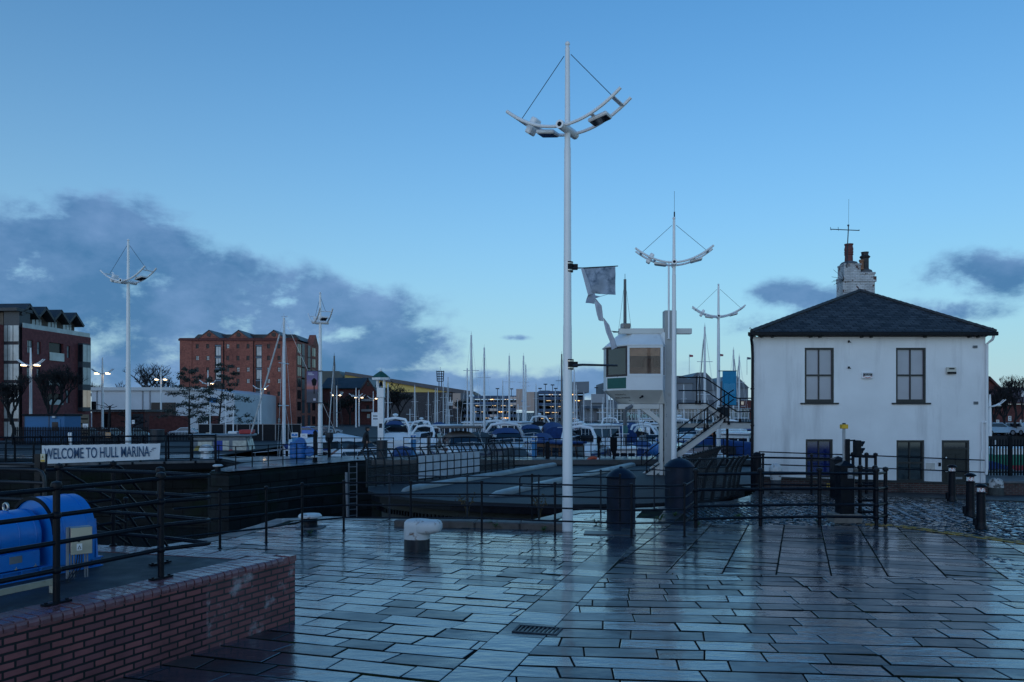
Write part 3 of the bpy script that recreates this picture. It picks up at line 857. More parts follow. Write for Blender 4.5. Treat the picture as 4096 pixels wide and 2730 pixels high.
hood = [(-.5, .14), (.5, .14)] + [(.52 * cos(pi * k / 28), .60 + .52 * sin(pi * k / 28)) for k in range(29)]
b.smooth = True
b.yz(hood, .10, .74)
b.smooth = False
b.build('drum_housing', BLU, wm_, angle=40)
for xx in (.22, .60):
    b = MB(); b.smooth = True
    b.yz([(.527 * cos(pi * k / 28), .60 + .527 * sin(pi * k / 28)) for k in range(29)] + [(.5 * cos(pi * k / 28), .60 + .5 * sin(pi * k / 28)) for k in range(28, -1, -1)], xx, xx + .03); b.build('rib', BLU, wm_, angle=40)
for xx in (-.62, -.34, -.1):
    b = MB(); xcyl(b, xx, xx + .018, .378, .60); b.build('cooling_band', BLU, wm_)
b = MB(); b.box(-.5, -.32, -.404, -.4005, .26, .36); b.build('maker_plate', GREYM, wm_)
b = MB()
for (r0, xx) in ((.535, .09),):
    b.smooth = True
    b.yz([(r0 * cos(pi * k / 28), .60 + r0 * sin(pi * k / 28)) for k in range(29)] + [((r0 - .05) * cos(pi * k / 28), .60 + (r0 - .05) * sin(pi * k / 28)) for k in range(28, -1, -1)], xx - .02, xx + .006)
b.build('housing_seal', BLACKF, wm_, angle=40)
b = MB(); b.tube([(-.3, .055 * cos(2 * pi * k / 20), 1.02 + .055 * sin(2 * pi * k / 20)) for k in range(21)], .017, 8, False); b.lathe([(.03, .955), (.03, .975)], (-.3, 0, 0), 10)
b.build('lifting_eye', STEEL, wm_)
b = MB()
for y in (-.42, .30):
    b.box(-.95, .95, y, y + .13, 0, .015); b.box(-.95, .95, y, y + .13, .135, .15); b.box(-.95, .95, y + .055, y + .075, .015, .135)
for k in range(7): b.box(-.9 + k * .28, -.885 + k * .28, -.42, -.365, .015, .135)
b.build('base_frame', BLU, wm_)
b = MB()
for xx in (-.7, -.4, -.12): b.lathe([(.03, .17), (.03, .185), (.018, .185), (.018, .21)], (xx, -.385, 0), 6)
b.build('bolt', STEEL, wm_)
b = MB(); b.yz([(-.52, .16), (-.40, .16), (-.40, .75), (-.47, .75)], .76, .79); b.yz([(.52, .16), (.40, .16), (.40, .75), (.47, .75)][::-1], .76, .79); b.build('gusset', BLU, wm_)
cb = thing('control_box', 'small stainless steel control box with a warning label on thin legs by the winch', 'control box', (-4.87, 8.98, T - .006), math.atan2(.62, .78))
b = MB(); b.bbox(-.105, .105, -.075, .075, .30, .60, .006); b.build('cabinet', STEEL, cb)
b = MB(); b.bbox(-.108, .108, -.092, -.077, .298, .602, .004); b.build('door', STEEL, cb)
b = MB(); b.box(-.05, .005, -.0945, -.092, .345, .42); b.mi = 1
b.xz([(-.042, .358), (-.003, .358), (-.0225, .402)], -.0965, -.0944); b.mi = 0; b.xz([(-.0335, .363), (-.0115, .363), (-.0225, .388)], -.0975, -.0964)
b.build('warning_label', [WHITE, BLACKF], cb)
b = MB(); b.lathe([(.014, 0), (.014, .012)], (0, 0, 0), 8); o = b.build('lock', DGREY, cb, (-.03, -.093, .45)); o.rotation_euler = (pi / 2, 0, 0)
b = MB()
for xx in (-.09, -.06, .05, .075): b.tube([(xx, 0, .3), (xx, 0, .02)], .009, 6)
b.bbox(-.14, -.11, -.02, .02, 0, .60, .004)
b.build('leg', GREYM, cb)
b = MB()
for k in range(3): b.tube([(-.02 + .02 * k, 0, .3), (-.05 + .03 * k, -.02, .15), (-.13 + .02 * k, -.05 - .03 * k, .03), (-.3, -.12, .02)], .007, 6)
b.build('cable', DGREY, cb)
ct = thing('cable_tray', 'cream perforated steel tray on short feet below the winch', 'cable tray', (-5.02, 7.83, T - .006), math.atan2(.52, .23))
b = MB(); b.bbox(-.35, .62, -.012, .012, .085, .15, .004)
for k in range(16): b.box(-.3 + k * .055, -.286 + k * .055, -.0125, -.0119, .112, .124)
b.build('rail', mat('cream_steel', (.38, .35, .28), .5, var=.15, dirt=(.2, .16, .1), ds=8), ct)
b = MB()
for xx in (-.1, .52): b.bbox(xx, xx + .06, -.03, .03, 0, .083, .004)
b.build('foot', MATS['cream_steel'], ct)
# ---------------------------------------------------------------- mooring posts and bollards on the paving
RUSTW = mat('rusty_white_paint', (.62, .62, .63), .42, var=.06, bump=.004, bs=14, dirt=(.17, .075, .035), ds=5.5, dth=(.56, .66))
bp = R(1668, 2200); bp.z = zg(bp.x, bp.y)
mb_ = thing('mooring_bollard', 'white rust-flaked hooked mooring bollard with a black base on the wet paving', 'bollard', bp, rad(-6))
b = MB(); b.lathe([(.27, -.02), (.27, .24)], n=28); b.build('base', mat('bollard_black', (.012, .016, .026), .35, var=.3), mb_)
# body: one lofted skin, an upright trunk whose head reaches out to the right
b = MB(); b.smooth = True
secs = [(0, .24, .265, .24), (0, .36, .265, .25), (.005, .50, .268, .25), (.01, .59, .265, .245), (.02, .63, .235, .215), (.03, .645, .15, .13), (.03, .647, .01, .01)]
n = 28; vs = []; fs = []
for (cx_, z, rx, ry) in secs:
    for k in range(n):
        a = 2 * pi * k / n
        ca, sa = cos(a), sin(a)
        vs.append((cx_ + rx * math.copysign(abs(ca) ** .65, ca), ry * math.copysign(abs(sa) ** .65, sa), z))
for i in range(len(secs) - 1):
    for k in range(n): fs.append((i * n + k, i * n + (k + 1) % n, (i + 1) * n + (k + 1) % n, (i + 1) * n + k))
b.add(vs, fs); vs = []; fs = []
hs_ = [(-.02, .47, .10, .08), (.06, .485, .19, .14), (.16, .495, .225, .152), (.30, .50, .225, .150), (.44, .512, .205, .135), (.51, .518, .165, .11), (.545, .52, .09, .06), (.55, .52, .005, .005)]
for (x, z, ry, rz_) in hs_:
    for k in range(n):
        a = 2 * pi * k / n; ca, sa = cos(a), sin(a)
        vs.append((x, ry * math.copysign(abs(ca) ** .7, ca) - .09, z + rz_ * math.copysign(abs(sa) ** .7, sa)))
for i in range(len(hs_) - 1):
    for k in range(n): fs.append((i * n + k, i * n + (k + 1) % n, (i + 1) * n + (k + 1) % n, (i + 1) * n + k))
fs.append(tuple(range(n))[::-1])
b.add(vs, fs)
b.build('head', RUSTW, mb_, angle=60)
q = R(1240, 2112)
t = thing('mooring_bollard', 'squat white-topped mooring bollard outside the railing at the lock edge', 'bollard', q)
b = MB(); b.bbox(-.3, .35, -.3, .3, -.02, .03, .01); b.build('base_plate', CONC, t)
b = MB(); b.lathe([(.22, .03), (.19, .08), (.18, .2), (.2, .25)], n=20); b.build('stem', BLACK, t)
b = MB(); b.lathe([(.2, .25), (.29, .27), (.30, .31), (.26, .355), (.14, .37), (.002, .372)], n=24); b.build('cap', RUSTW, t)
# dock kerb stone behind the railing
p, q = R(1575, 2106), R(2105, 2119)
d = (q - p); d.z = 0
b = MB()
L_ = d.length; x = 0; d.normalize()
while x < L_:
    l = random.uniform(.8, 1.3)
    c = p + d * (x + l / 2) + Vector((-d.y, d.x, 0)) * .25
    m_ = Matrix(((d.x, -d.y, 0, c.x), (d.y, d.x, 0, c.y), (0, 0, 1, zg(c.x, c.y)), (0, 0, 0, 1)))
    b.M = m_; b.bbox(-l / 2, l / 2 - .01, -.25, .25, -.1, .17 + random.gauss(0, .008), .03); b.M = None
    x += l
struct(b.build('kerb', mat('kerb_stone', (.10, .085, .08), .6, var=.35, vs=4, bump=.012, bs=12, dirt=(.03, .045, .02), ds=2)))
# drain grate
p = R(2150, 2523)
dg = thing('drain_grate', 'dark iron slotted drain grate set in the paving', 'drain', (p.x, p.y, p.z + .004), rad(-16))
b = MB(); b.bbox(-.29, .29, -.17, -.135, -.02, .012, .004); b.bbox(-.29, .29, .135, .17, -.02, .012, .004); b.bbox(-.29, -.255, -.134, .134, -.02, .012, .004); b.bbox(.255, .29, -.134, .134, -.02, .012, .004); b.build('frame', DGREY, dg)
b = MB()
for k in range(9): b.bbox(-.235 + k * .055, -.21 + k * .055, -.134, .134, -.02, .008, .003)
b.box(-.254, .254, -.134, .134, -.02, -.015)
b.build('bar', BLACK, dg)
# inspection cover by the lamp
p = R(2440, 2136)
b = MB(); b.bbox(-.62, .62, -.3, .3, 0, .028, .006)
tag(b.build('inspection_cover', mat('cover_iron', (.03, .036, .045), .35, .3, var=.3, bump=.004, bs=30), None, p, rad(-8)), 'flat dark metal inspection cover right of the white lamp post base', 'cover')
# two big domed drums
DRUM = mat('drum_paint', (.007, .014, .032), .42, var=.3, vs=3, bump=.002, bs=12, spec=.22, dirt=(.014, .022, .036), ds=3, dth=(.6, .8))
for (px, Y, r, h, lb) in ((2484, 21.85, .39, 1.48, 'shorter domed black steel drum standing just behind the railing'), (2717, 24.7, .44, 1.56, 'taller domed black steel drum right of the second lamp post')):
    x = (px - CX) / F * Y
    t = thing('domed_drum', lb, 'drum', (x, Y, zg(x, Y) - .01), rad(200), 'domed drums by the swing bridge')
    b = MB(); b.lathe([(r * 1.06, 0), (r * 1.06, .03), (r, .032), (r, h - .28)], n=36); b.build('body', DRUM, t)
    b = MB(); b.lathe([(r * 1.07, h - .281), (r * 1.09, h - .255), (r * 1.03, h - .23), (r * .9, h - .16), (r * .62, h - .07), (r * .28, h - .015), (.05, h), (.05, h + .025), (.002, h + .045)], n=36); b.build('lid', DRUM, t)
    b = MB()
    for k in range(6): b.ball((-r * .92, r * .38, .2 + k * .17), .012, 8, 5)
    b.build('rivet', GREYM, t)
    if h < 1.5:
        b = MB(); b.bbox(-.1, -.02, -r - .03, -r + .01, .02, 1.16, .004)
        b.build('strap', BLACK, t)
# weeds growing in the joints along the railing
def weed(p, s, lab, n=26):
    b = MB()
    for k in range(n):
        a, l, w_ = random.uniform(0, 2 * pi), s * random.uniform(.5, 1.1), s * random.uniform(.05, .1)
        d = Vector((cos(a), sin(a), 0)); s_ = Vector((-d.y, d.x, 0)) * w_
        up = random.uniform(.35, 1.0)
        p1 = d * l * .5 + Vector((0, 0, l * up * .8)); p2 = d * l + Vector((0, 0, l * up * .6))
        b.add([(0, 0, 0), p1 - s_, p1 + s_, p2], [(0, 1, 2), (1, 3, 2)])
    return tag(b.build('weed', random.choice((GREEN, MATS['moss'], GREEN)), None, p), lab, 'weed', 'weeds in the paving joints')
for (px, py, s, lb) in ((1985, 2115, .28, 'green dandelion-like weed at the end of the kerb stone'), (2240, 2118, .17, 'small weed at the foot of the white lamp post'), (2385, 2098, .2, 'weed in the joint between lamp post and drum'),
                        (2640, 2085, .25, 'low spreading weed behind the railing, between the two drums'), (2700, 2070, .18, 'weed nearest the taller drum'), (2790, 2105, .2, 'brownish weed at the foot of the first heavy railing post'),
                        (2955, 2080, .26, 'weed tuft among the cobbles behind the heavy railing'), (1660, 2103, .2, 'grass tuft at the front of the kerb stone'), (1240, 2138, .15, 'tiny weed at the foot of a railing post beside the squat bollard'),
                        (2175, 2125, .16, 'sprig of weed just left of the lamp post'), (3270, 2092, .16, 'weed beside the concrete plinth of the black pillar')):
    p = R(px, py); weed(p, s, lb)
def stalk(p, h, lab):
    b = MB()
    for k in range(9):
        a = random.uniform(0, 2 * pi); l = h * random.uniform(.6, 1)
        e = Vector((cos(a) * l * .35, sin(a) * l * .2, l)); m_ = Vector((e.x * .3, e.y * .3, l * .55))
        b.tube([(0, 0, 0), m_, e], .006, 4)
        for j in range(5): b.ball(e + Vector((random.gauss(0, .04), random.gauss(0, .03), random.gauss(-.05, .06))), .022, 5, 3)
    tag(b.build('dry_weed', mat('dry_stalk', (.10, .075, .04), .9, var=.4) if 'dry_stalk' not in MATS else MATS['dry_stalk'], None, p), lab, 'weed', 'dry weeds over the kerb')
stalk(R(1870, 2082), .75, 'dry brown seeding weed behind the kerb stone')
stalk(R(2160, 2080), .7, 'dry weed stalk between the kerb end and the lamp post')
# ---------------------------------------------------------------- mast lamps with a crescent luminaire frame
def mast_lamp(label, px, Y, z0, ztop, ang, W=3.05, zc=None, r=.125, banner=False, detail=True):
    x = (px - CX) / F * Y
    H = ztop - z0
    t = thing('mast_lamp', label, 'lamp post', (x, Y, z0), ang, 'tall white mast lamps')
    s = W / 3.05
    zc = (H - 2.1 * s) if zc is None else zc - z0
    b = MB()
    b.lathe([(r, 0), (r * .79, H * .42), (r * .79, H * .42 + .001)], n=20)
    b.lathe([(r * .75, H * .42), (r * .62, zc - .45 * s)], n=20)
    b.lathe([(r * .56, zc - .445 * s), (r * .42, H - .14 * s)], n=20)
    b.build('pole', POLEW, t)
    b = MB(); b.lathe([(r * .44, H - .14 * s), (r * .34, H - .125 * s), (r * .34, H - .1 * s)], n=14); b.ball((0, 0, H - .04 * s), .062 * s, 14, 8); b.build('finial', POLEW, t)
    b = MB()
    A = W / 2
    def arc(u): return zc + .62 * s * (abs(u) / A) ** 2 + .0
    for y in (-.34 * s, .34 * s):
        b.tube([(A * (k / 10 - 1), y, arc(A * (k / 10 - 1))) for k in range(21)], .042 * s, 8)
    for u in (-A * .86, -A * .5, A * .5, A * .86):
        b.obox((u, 0, arc(u)), (0, 1), .68 * s, .10 * s, .028 * s)
    b.build('crescent_frame', POLEW, t)
    b = MB()
    q = [(0, -.46 * s, zc), (0, .46 * s, zc)]
    b.tube(q, .105 * s, 16); b.build('hub', POLEW, t)
    b = MB(); b.tube([(0, -.463 * s, zc), (0, -.452 * s, zc)], .058 * s, 12); b.build('hub_cap', BLACKF, t)
    for sg_ in (-1, 1):
        b = MB()
        b.tube([(sg_ * r * .7, 0, H - .32 * s), (sg_ * A * .86, 0, arc(A * .86))], .009 * s, 5); b.build('stay_wire', DGREY, t)
        u = sg_ * A * .56 if sg_ > 0 else -A * .35
        d = Vector((1, 0, .5 * sg_ * abs(u) / A * .9)).normalized()
        b = MB()
        b.M = Matrix.Translation((u, 0, arc(u) - .045 * s)) @ Matrix.Rotation(-math.atan2(d.z, d.x), 4, 'Y')
        b.bbox(-.25 * s, .25 * s, -.19 * s, .19 * s, -.075 * s, .02 * s, .025 * s)
        f_ = b.build('floodlight', POLEW, t)
        b = MB(); b.M = Matrix.Translation((u, 0, arc(u) - .045 * s)) @ Matrix.Rotation(-math.atan2(d.z, d.x), 4, 'Y')
        b.box(-.21 * s, .21 * s, -.155 * s, .155 * s, -.088 * s, -.077 * s); b.build('lens', GLASSD, f_)
    b = MB(); u = -A * .62
    b.M = Matrix.Translation((u, -.02, arc(u))) @ Matrix.Rotation(rad(32), 4, 'Y')
    b.bbox(-.085 * s, .085 * s, -.15 * s, .15 * s, -.21 * s, .21 * s, .03 * s)
    b.build('ballast_box', POLEW, t)
    return t
z0 = R(2270, 2117)
L1 = mast_lamp('tallest white mast lamp, foreground, with a torn banner strapped to its pole', 2270, 19.95, zg(1.4, 19.95), CZ - (170 - HY) / F * 19.95, rad(-29), 3.1, CZ - (520 - HY) / F * 19.95, .135)
mast_lamp('white mast lamp directly in front of the control cabin column', 2696, 33.0, -.45, CZ - (870 - HY) / F * 33, rad(-10), 3.15, CZ - (1056 - HY) / F * 33, .125)
mast_lamp('white mast lamp beside the blue banner, left of the white house', 2874, 49.0, -.2, CZ - (1137 - HY) / F * 49, rad(-12), 3.15, CZ - (1268 - HY) / F * 49, .14)
mast_lamp('white mast lamp rising behind the welcome banner', 513, 47.0, .15, CZ - (958 - HY) / F * 47, rad(-24), 3.65, CZ - (1128 - HY) / F * 47, .165)
mast_lamp('white mast lamp with the sunset poster banner, its arms seen end-on', 1281, 48.2, .15, CZ - (1170 - HY) / F * 48.2, rad(-64), 3.3, CZ - (1290 - HY) / F * 48.2, .15)
# torn banner on the tallest lamp
TORN = mat('torn_banner_cloth', (.30, .36, .46), .7, var=.3, vs=3, dirt=(.07, .11, .17), ds=2.6, dth=(.48, .62), streak=False)
TORNB = mat('torn_banner_back', (.42, .46, .54), .7, var=.12)
YB = 19.9
tb = thing('torn_banner', 'ripped grey-blue banner dangling in strips from a bracket on the tallest lamp', 'banner', P(2330, 1072, YB))
o_ = P(2330, 1072, YB)
def cloth(b, L_, R_, k=1, th=.004, wave=.03):
    n = len(L_); m_ = 5
    vs, fs = [], []
    for side in (0, 1):
        for i in range(n):
            for j in range(m_ + 1):
                t_ = j / m_
                p = L_[i].lerp(R_[i], t_) - o_
                p.y += wave * sin(i * 1.7 + t_ * 4 * k) * (1 if 0 < i else .2) + side * th
                vs.append(p)
    S = n * (m_ + 1)
    for side in (0, 1):
        for i in range(n - 1):
            for j in range(m_):
                q = [side * S + i * (m_ + 1) + j, side * S + i * (m_ + 1) + j + 1, side * S + (i + 1) * (m_ + 1) + j + 1, side * S + (i + 1) * (m_ + 1) + j]
                fs.append(q[::-1] if side == 0 else q)
    s0, b.smooth = b.smooth, True
    b.add(vs, fs); b.smooth = s0
b = MB()
cloth(b, [P(2325, 1072, YB), P(2336, 1100, YB), P(2350, 1135, YB), P(2364, 1170, YB - .03), P(2372, 1174, YB)], [P(2461, 1064, YB), P(2462, 1098, YB), P(2462, 1130, YB), P(2462, 1165, YB), P(2462, 1181, YB)])
b.mi = 1
cloth(b, [P(2323, 1072, YB - .06), P(2336, 1120, YB - .08), P(2352, 1182, YB - .1)], [P(2336, 1076, YB - .02), P(2352, 1118, YB - .06), P(2371, 1176, YB - .05)], wave=.01)
b.mi = 0
cloth(b, [P(2352, 1180, YB - .05), P(2345, 1200, YB), P(2342, 1213, YB - .06)], [P(2378, 1172, YB), P(2384, 1190, YB - .05), P(2379, 1216, YB)])
cloth(b, [P(2378, 1182, YB), P(2400, 1186, YB), P(2430, 1178, YB)], [P(2383, 1194, YB), P(2401, 1188, YB), P(2442, 1175, YB)], wave=.01)
b.mi = 1
cloth(b, [P(2383, 1196, YB), P(2380, 1218, YB), P(2387, 1258, YB - .05), P(2394, 1282, YB)], [P(2386, 1198, YB), P(2407, 1224, YB - .04), P(2411, 1262, YB), P(2414, 1287, YB)], 2)
cloth(b, [P(2413, 1272, YB), P(2417, 1296, YB), P(2424, 1330, YB - .04), P(2438, 1365, YB), P(2447, 1400, YB - .03)], [P(2415, 1272, YB), P(2437, 1301, YB), P(2446, 1330, YB), P(2462, 1365, YB - .05), P(2470, 1389, YB)], 2)
b.build('cloth', [TORN, TORNB], tb, angle=80)
for (y0, x1, thick) in ((1069, 2472, .018), (1459, 2470, .035)):
    b = MB()
    zc_ = P(2278, y0, YB)
    b.tube([P(2290, y0 + 4, YB) - o_, P(2330, y0 + (4 if y0 < 1200 else 1), YB) - o_, P(x1, y0 - (4 if y0 < 1200 else -4), YB) - o_], thick, 8, r1=thick * .7)
    b.build('bracket_arm', DGREY, tb)
    b = MB()
    pc = Vector((P(2276, y0, 19.95).x, 19.95, P(2276, y0, 19.95).z)) - o_
    rr_ = .118 if y0 > 1200 else .104
    b.lathe([(rr_, -.13), (rr_, .13)], pc, 20)
    b.bbox(pc.x + .1, pc.x + .22, pc.y - .05, pc.y + .05, pc.z - .07, pc.z + .07, .01)
    c_ = b.build('clamp', BLACK, tb)
    b = MB()
    for dz in (-.085, .085):
        b = MB(); b.lathe([(rr_ + .003, dz - .014), (rr_ + .003, dz + .014)], pc, 20); b.build('strap', STEEL, c_)
# blue banner with the stepped H emblem, on the third lamp
YB2 = 48.8
BB = mat('banner_blue', (.02, .29, .50), .6, var=.08)
EMB = mat('emblem_pale', (.18, .50, .68), .6, var=.05)
p = P(2890, 1486, YB2)
hb = thing('banner', 'turquoise blue lamp banner with a pale stepped line emblem', 'banner', p)
x1 = (2945 - 2890) / F * YB2; zb = -(1622 - 1486) / F * YB2
b = MB(); b.bbox(0, x1, -.01, .01, zb, 0, .004); b.build('cloth', BB, hb)
for zz in (.02, zb):
    b = MB(); b.tube([(-.25, 0, zz), (x1 + .05, 0, zz)], .025, 6); b.build('bracket_arm', DGREY, hb)
b = MB()
u = x1 / 55
cx_, cz_ = x1 * .5, zb * .51
for s in (1, -1):
    for k in range(4):
        w_, h_ = (21 - k * 4.6) * u, (20 - k * 4.6) * u
        zi = cz_ + s * (20 - h_ / u) * u * .0 + s * (1.2 + k * 4.6) * u * 1.0
        zo = cz_ + s * 20.5 * u
        zi, zo_ = min(zi, zo), max(zi, zo)
        b.box(cx_ - w_, cx_ - w_ + 1.7 * u, -.016, -.0101, zi, zo_); b.box(cx_ + w_ - 1.7 * u, cx_ + w_, -.016, -.0101, zi, zo_)
        e = cz_ + s * (1.2 + k * 4.6) * u
        b.box(cx_ - w_ + 1.71 * u, cx_ + w_ - 1.71 * u, -.016, -.0101, min(e, e + s * 1.7 * u), max(e, e + s * 1.7 * u))
b.build('emblem', EMB, hb)
# sunset poster banner on the end-on lamp
YB3 = 47.9
p = P(1227, 1486, YB3)
pb3 = thing('banner', 'tall poster banner of a street lantern against a pink and violet sunset', 'banner', p)
w_, h_ = 44 / F * YB3, 125 / F * YB3
m = bpy.data.materials.new('poster_print'); m.use_nodes = True; MATS['poster_print'] = m
nt = m.node_tree; N, Lk = nt.nodes.new, nt.links.new
tc_ = N('ShaderNodeTexCoord'); sp_ = N('ShaderNodeSeparateXYZ'); Lk(tc_.outputs['Generated'], sp_.inputs[0])
cr = N('ShaderNodeValToRGB'); e = cr.color_ramp.elements
for i_, (ps, c) in enumerate(((0, (.06, .06, .09)), (.32, (.05, .055, .085)), (.40, (.10, .09, .15)), (.46, (.55, .14, .10)), (.56, (.40, .18, .22)), (.75, (.17, .13, .27)), (1, (.12, .10, .24)))):
    q = e[i_] if i_ < 2 else e.new(ps)
    q.position = ps; q.color = c + (1,)
Lk(sp_.outputs[2], cr.inputs[0]); Lk(cr.outputs[0], nt.nodes['Principled BSDF'].inputs['Base Color']); nt.nodes['Principled BSDF'].inputs['Roughness'].default_value = .5
b = MB(); b.bbox(0, w_, -.012, .012, -h_, 0, .003); b.build('print', m, pb3)
b = MB(); c = w_ * .68
b.box(c - .03, c + .03, -.02, -.0125, -h_ * .72, -h_ * .46); b.xz([(c - .1, -h_ * .46), (c + .1, -h_ * .46), (c + .16, -h_ * .30), (c - .16, -h_ * .30)], -.02, -.0125); b.xz([(c - .17, -h_ * .3), (c + .17, -h_ * .3), (c + .04, -h_ * .22), (c - .04, -h_ * .22)], -.02, -.0125)
b.build('lantern_picture', BLACKF, pb3)
PALE = mat('pale_print', (.55, .52, .62), .6)
b = MB()
for (k, l) in ((0, .26), (1, .36)): b.box(.08, .08 + l, -.018, -.0125, -h_ * .075 - k * .09, -h_ * .045 - k * .09)
b.box(w_ * .6, w_ * .82, -.018, -.0125, -h_ * .94, -h_ * .87); b.build('lettering', PALE, pb3)
for zz in (.02, -h_ - .02):
    b = MB(); b.tube([(0, 0, zz), (w_ + .3, .15, zz)], .03, 6); b.build('bracket_arm', DGREY, pb3)
# ---------------------------------------------------------------- walls with openings
def wall_open(b, x0, x1, z0, z1, ops, y=0.0, rev=.12, mi=0, rmi=None):
    xs = sorted({x0, x1} | {o[0] for o in ops} | {o[1] for o in ops})
    zs = sorted({z0, z1} | {o[2] for o in ops} | {o[3] for o in ops})
    b.mi = mi
    for i in range(len(xs) - 1):
        for j in range(len(zs) - 1):
            cx_, cz_ = (xs[i] + xs[i + 1]) / 2, (zs[j] + zs[j + 1]) / 2
            if any(o[0] < cx_ < o[1] and o[2] < cz_ < o[3] for o in ops): continue
            b.quad((xs[i], y, zs[j]), (xs[i + 1], y, zs[j]), (xs[i + 1], y, zs[j + 1]), (xs[i], y, zs[j + 1]))
    b.mi = mi if rmi is None else rmi
    for (a, c, d, e) in ops:
        b.quad((a, y, d), (a, y, e), (a, y + rev, e), (a, y + rev, d)); b.quad((c, y, e), (c, y, d), (c, y + rev, d), (c, y + rev, e))
        b.quad((a, y, e), (c, y, e), (c, y + rev, e), (a, y + rev, e)); b.quad((c, y, d), (a, y, d), (a, y + rev, d), (c, y + rev, d))
    b.mi = 0
# ---------------------------------------------------------------- white harbour house
YH = 30.5
def hx(px): return (px - CX) / F * YH
def hz(py): return CZ - (py - HY) / F * YH
REND = mat('white_render', (.80, .81, .83), .7, var=.07, vs=.7, bump=.006, bs=7, dirt=(.50, .50, .52), ds=1.3, dth=(.52, .82), streak=True)
SLATE = brick_mat('roof_slate', (.036, .043, .055), (.085, .092, .105), (.008, .009, .012), .36, .20, .016, .75, .014, (.30, .31, .30), (.67, .70), 4.5, spec=.2)
PLINTH = brick_mat('plinth_brick', (.09, .035, .03), (.05, .025, .025), (.10, .10, .10), rough=.7, stain=(.012, .013, .014), sth=(.5, .65), sscale=1.5)
hs = thing('white_house', 'white rendered two-storey harbour house with a hipped slate roof and black sash windows', 'house', (hx(3013), YH, -.4))
ho = Vector((hx(3013), YH, -.4))
def hl(px, py): return hx(px) - ho.x, hz(py) - ho.z
def op(px0, py0, px1, py1):
    a, d = hl(px0, py1); c, e = hl(px1, py0)
    return (a, c, d, e)
OPS = [op(3219, 1392, 3336, 1612), op(3584, 1392, 3704, 1612), op(3223, 1758, 3332, 1912), op(3586, 1762, 3698, 1929), op(3767, 1762, 3878, 1931)]
HW = hx(3942) - hx(3013); ZE = hz(1348) + .4
b = MB()
wall_open(b, 0, HW, 0, ZE, OPS, 0, .14)
SHX = 5.6                                         # the plot is skewed: side walls run back to the right
b.quad((SHX, 13, 0), (0, 0, 0), (0, 0, ZE), (SHX, 13, ZE)); b.quad((HW, 0, 0), (HW + SHX, 13, 0), (HW + SHX, 13, ZE), (HW, 0, ZE)); b.quad((HW + SHX, 13, 0), (SHX, 13, 0), (SHX, 13, ZE), (HW + SHX, 13, ZE))
b.build('wall', REND, hs)
b = MB()                                          # stone ledge and brick plinth following the slope
tl, tr = hl(3013, 1905)[1], hl(3942, 1933)[1]
b.xz([(-.02, 0), (HW + .02, 0), (HW + .02, tr - .07), (-.02, tl - .07)], -.13, -.002)
b.build('plinth', PLINTH, hs)
b = MB(); b.xz([(-.03, tl - .069), (HW + .03, tr - .069), (HW + .03, tr), (-.03, tl)], -.17, -.002)
b.build('ledge', mat('ledge_stone', (.02, .022, .025), .6, var=.3), hs)
BLIND = mat('window_blind', (.33, .33, .40), .25, var=.1, vs=1.2, spec=.9, coat=.6)
BLKF = mat('black_frame', (.016, .017, .02), .4, var=.3, dirt=(.20, .2, .2), ds=9, dth=(.68, .76))
for k in (0, 1):
    a, c, d, e = OPS[k]
    b = MB(); fw = .075
    b.box(a - .01, a + fw, .03, .10, d, e + .01); b.box(c - fw, c + .01, .03, .10, d, e + .01); b.box(a + fw, c - fw, .03, .10, e - fw, e + .01); b.box(a + fw, c - fw, .03, .10, d, d + .13)
    m_ = (a + c) / 2; h_ = d + (e - d) * .50
    b.box(a + fw, c - fw, .05, .095, h_ - .035, h_ + .035); b.box(m_ - .022, m_ + .022, .055, .09, d + .13, h_ - .035); b.box(m_ - .022, m_ + .022, .055, .09, h_ + .035, e - fw)
    w_ = b.build('sash_window', BLKF, hs)
    b = MB(); b.box(a + fw, c - fw, .10, .12, d + .12, e - fw); b.build('blind', BLIND, w_)
    b = MB(); b.bbox(a - .17, c + .17, -.07, .05, d - .06, d, .01); b.build('sill', BLKF, w_)
for k in (2, 3):
    a, c, d, e = OPS[k]
    b = MB(); fw = .08
    b.box(a, a + fw, .05, .12, d, e); b.box(c - fw, c, .05, .12, d, e); b.box(a + fw, c - fw, .05, .12, e - fw, e); b.box(a + fw, c - fw, .05, .12, d, d + .09)
    m_ = (a + c) / 2; h_ = d + (e - d) * .46
    b.box(a + fw, c - fw, .06, .11, h_ - .03, h_ + .03); b.box(m_ - .02, m_ + .02, .065, .11, d + .09, h_ - .03); b.box(m_ - .02, m_ + .02, .065, .11, h_ + .03, e - fw)
    w_ = b.build('ground_window', BLKF, hs)
    b = MB(); b.box(a + fw, c - fw, .11, .13, d + .06, e - fw)
    b.build('pane', glass_mat('blue_pane', (.008, .02, .11)) if k == 2 else glass_mat('dark_pane', (.012, .025, .035)), w_)
a, c, d, e = OPS[4]
b = MB(); b.box(a, a + .09, .03, .10, d, e); b.box(c - .09, c, .03, .10, d, e); b.box(a + .09, c - .09, .03, .10, e - .09, e); b.box(a + .09, c - .09, .03, .09, e - .36, e - .29)
dr = b.build('door', BLKF, hs)
b = MB(); b.box(a + .09, c - .09, .07, .12, d, e - .36); b.mi = 0
for (u0, u1, v0, v1) in ((.12, .46, .50, .86), (.54, .88, .50, .86), (.12, .46, .08, .4), (.54, .88, .08, .4)):
    W_ = c - a - .18; H_ = e - .36 - d
    b.bbox(a + .09 + u0 * W_, a + .09 + u1 * W_, .055, .0695, d + v0 * H_, d + v1 * H_, .012)
b.build('door_leaf', mat('door_black', (.012, .014, .016), .35, var=.3, dirt=(.09, .1, .1), ds=7, dth=(.7, .78)), dr)
b = MB(); b.box(a + .09, c - .09, .08, .10, e - .29, e - .09); b.build('transom', GLASSD, dr)
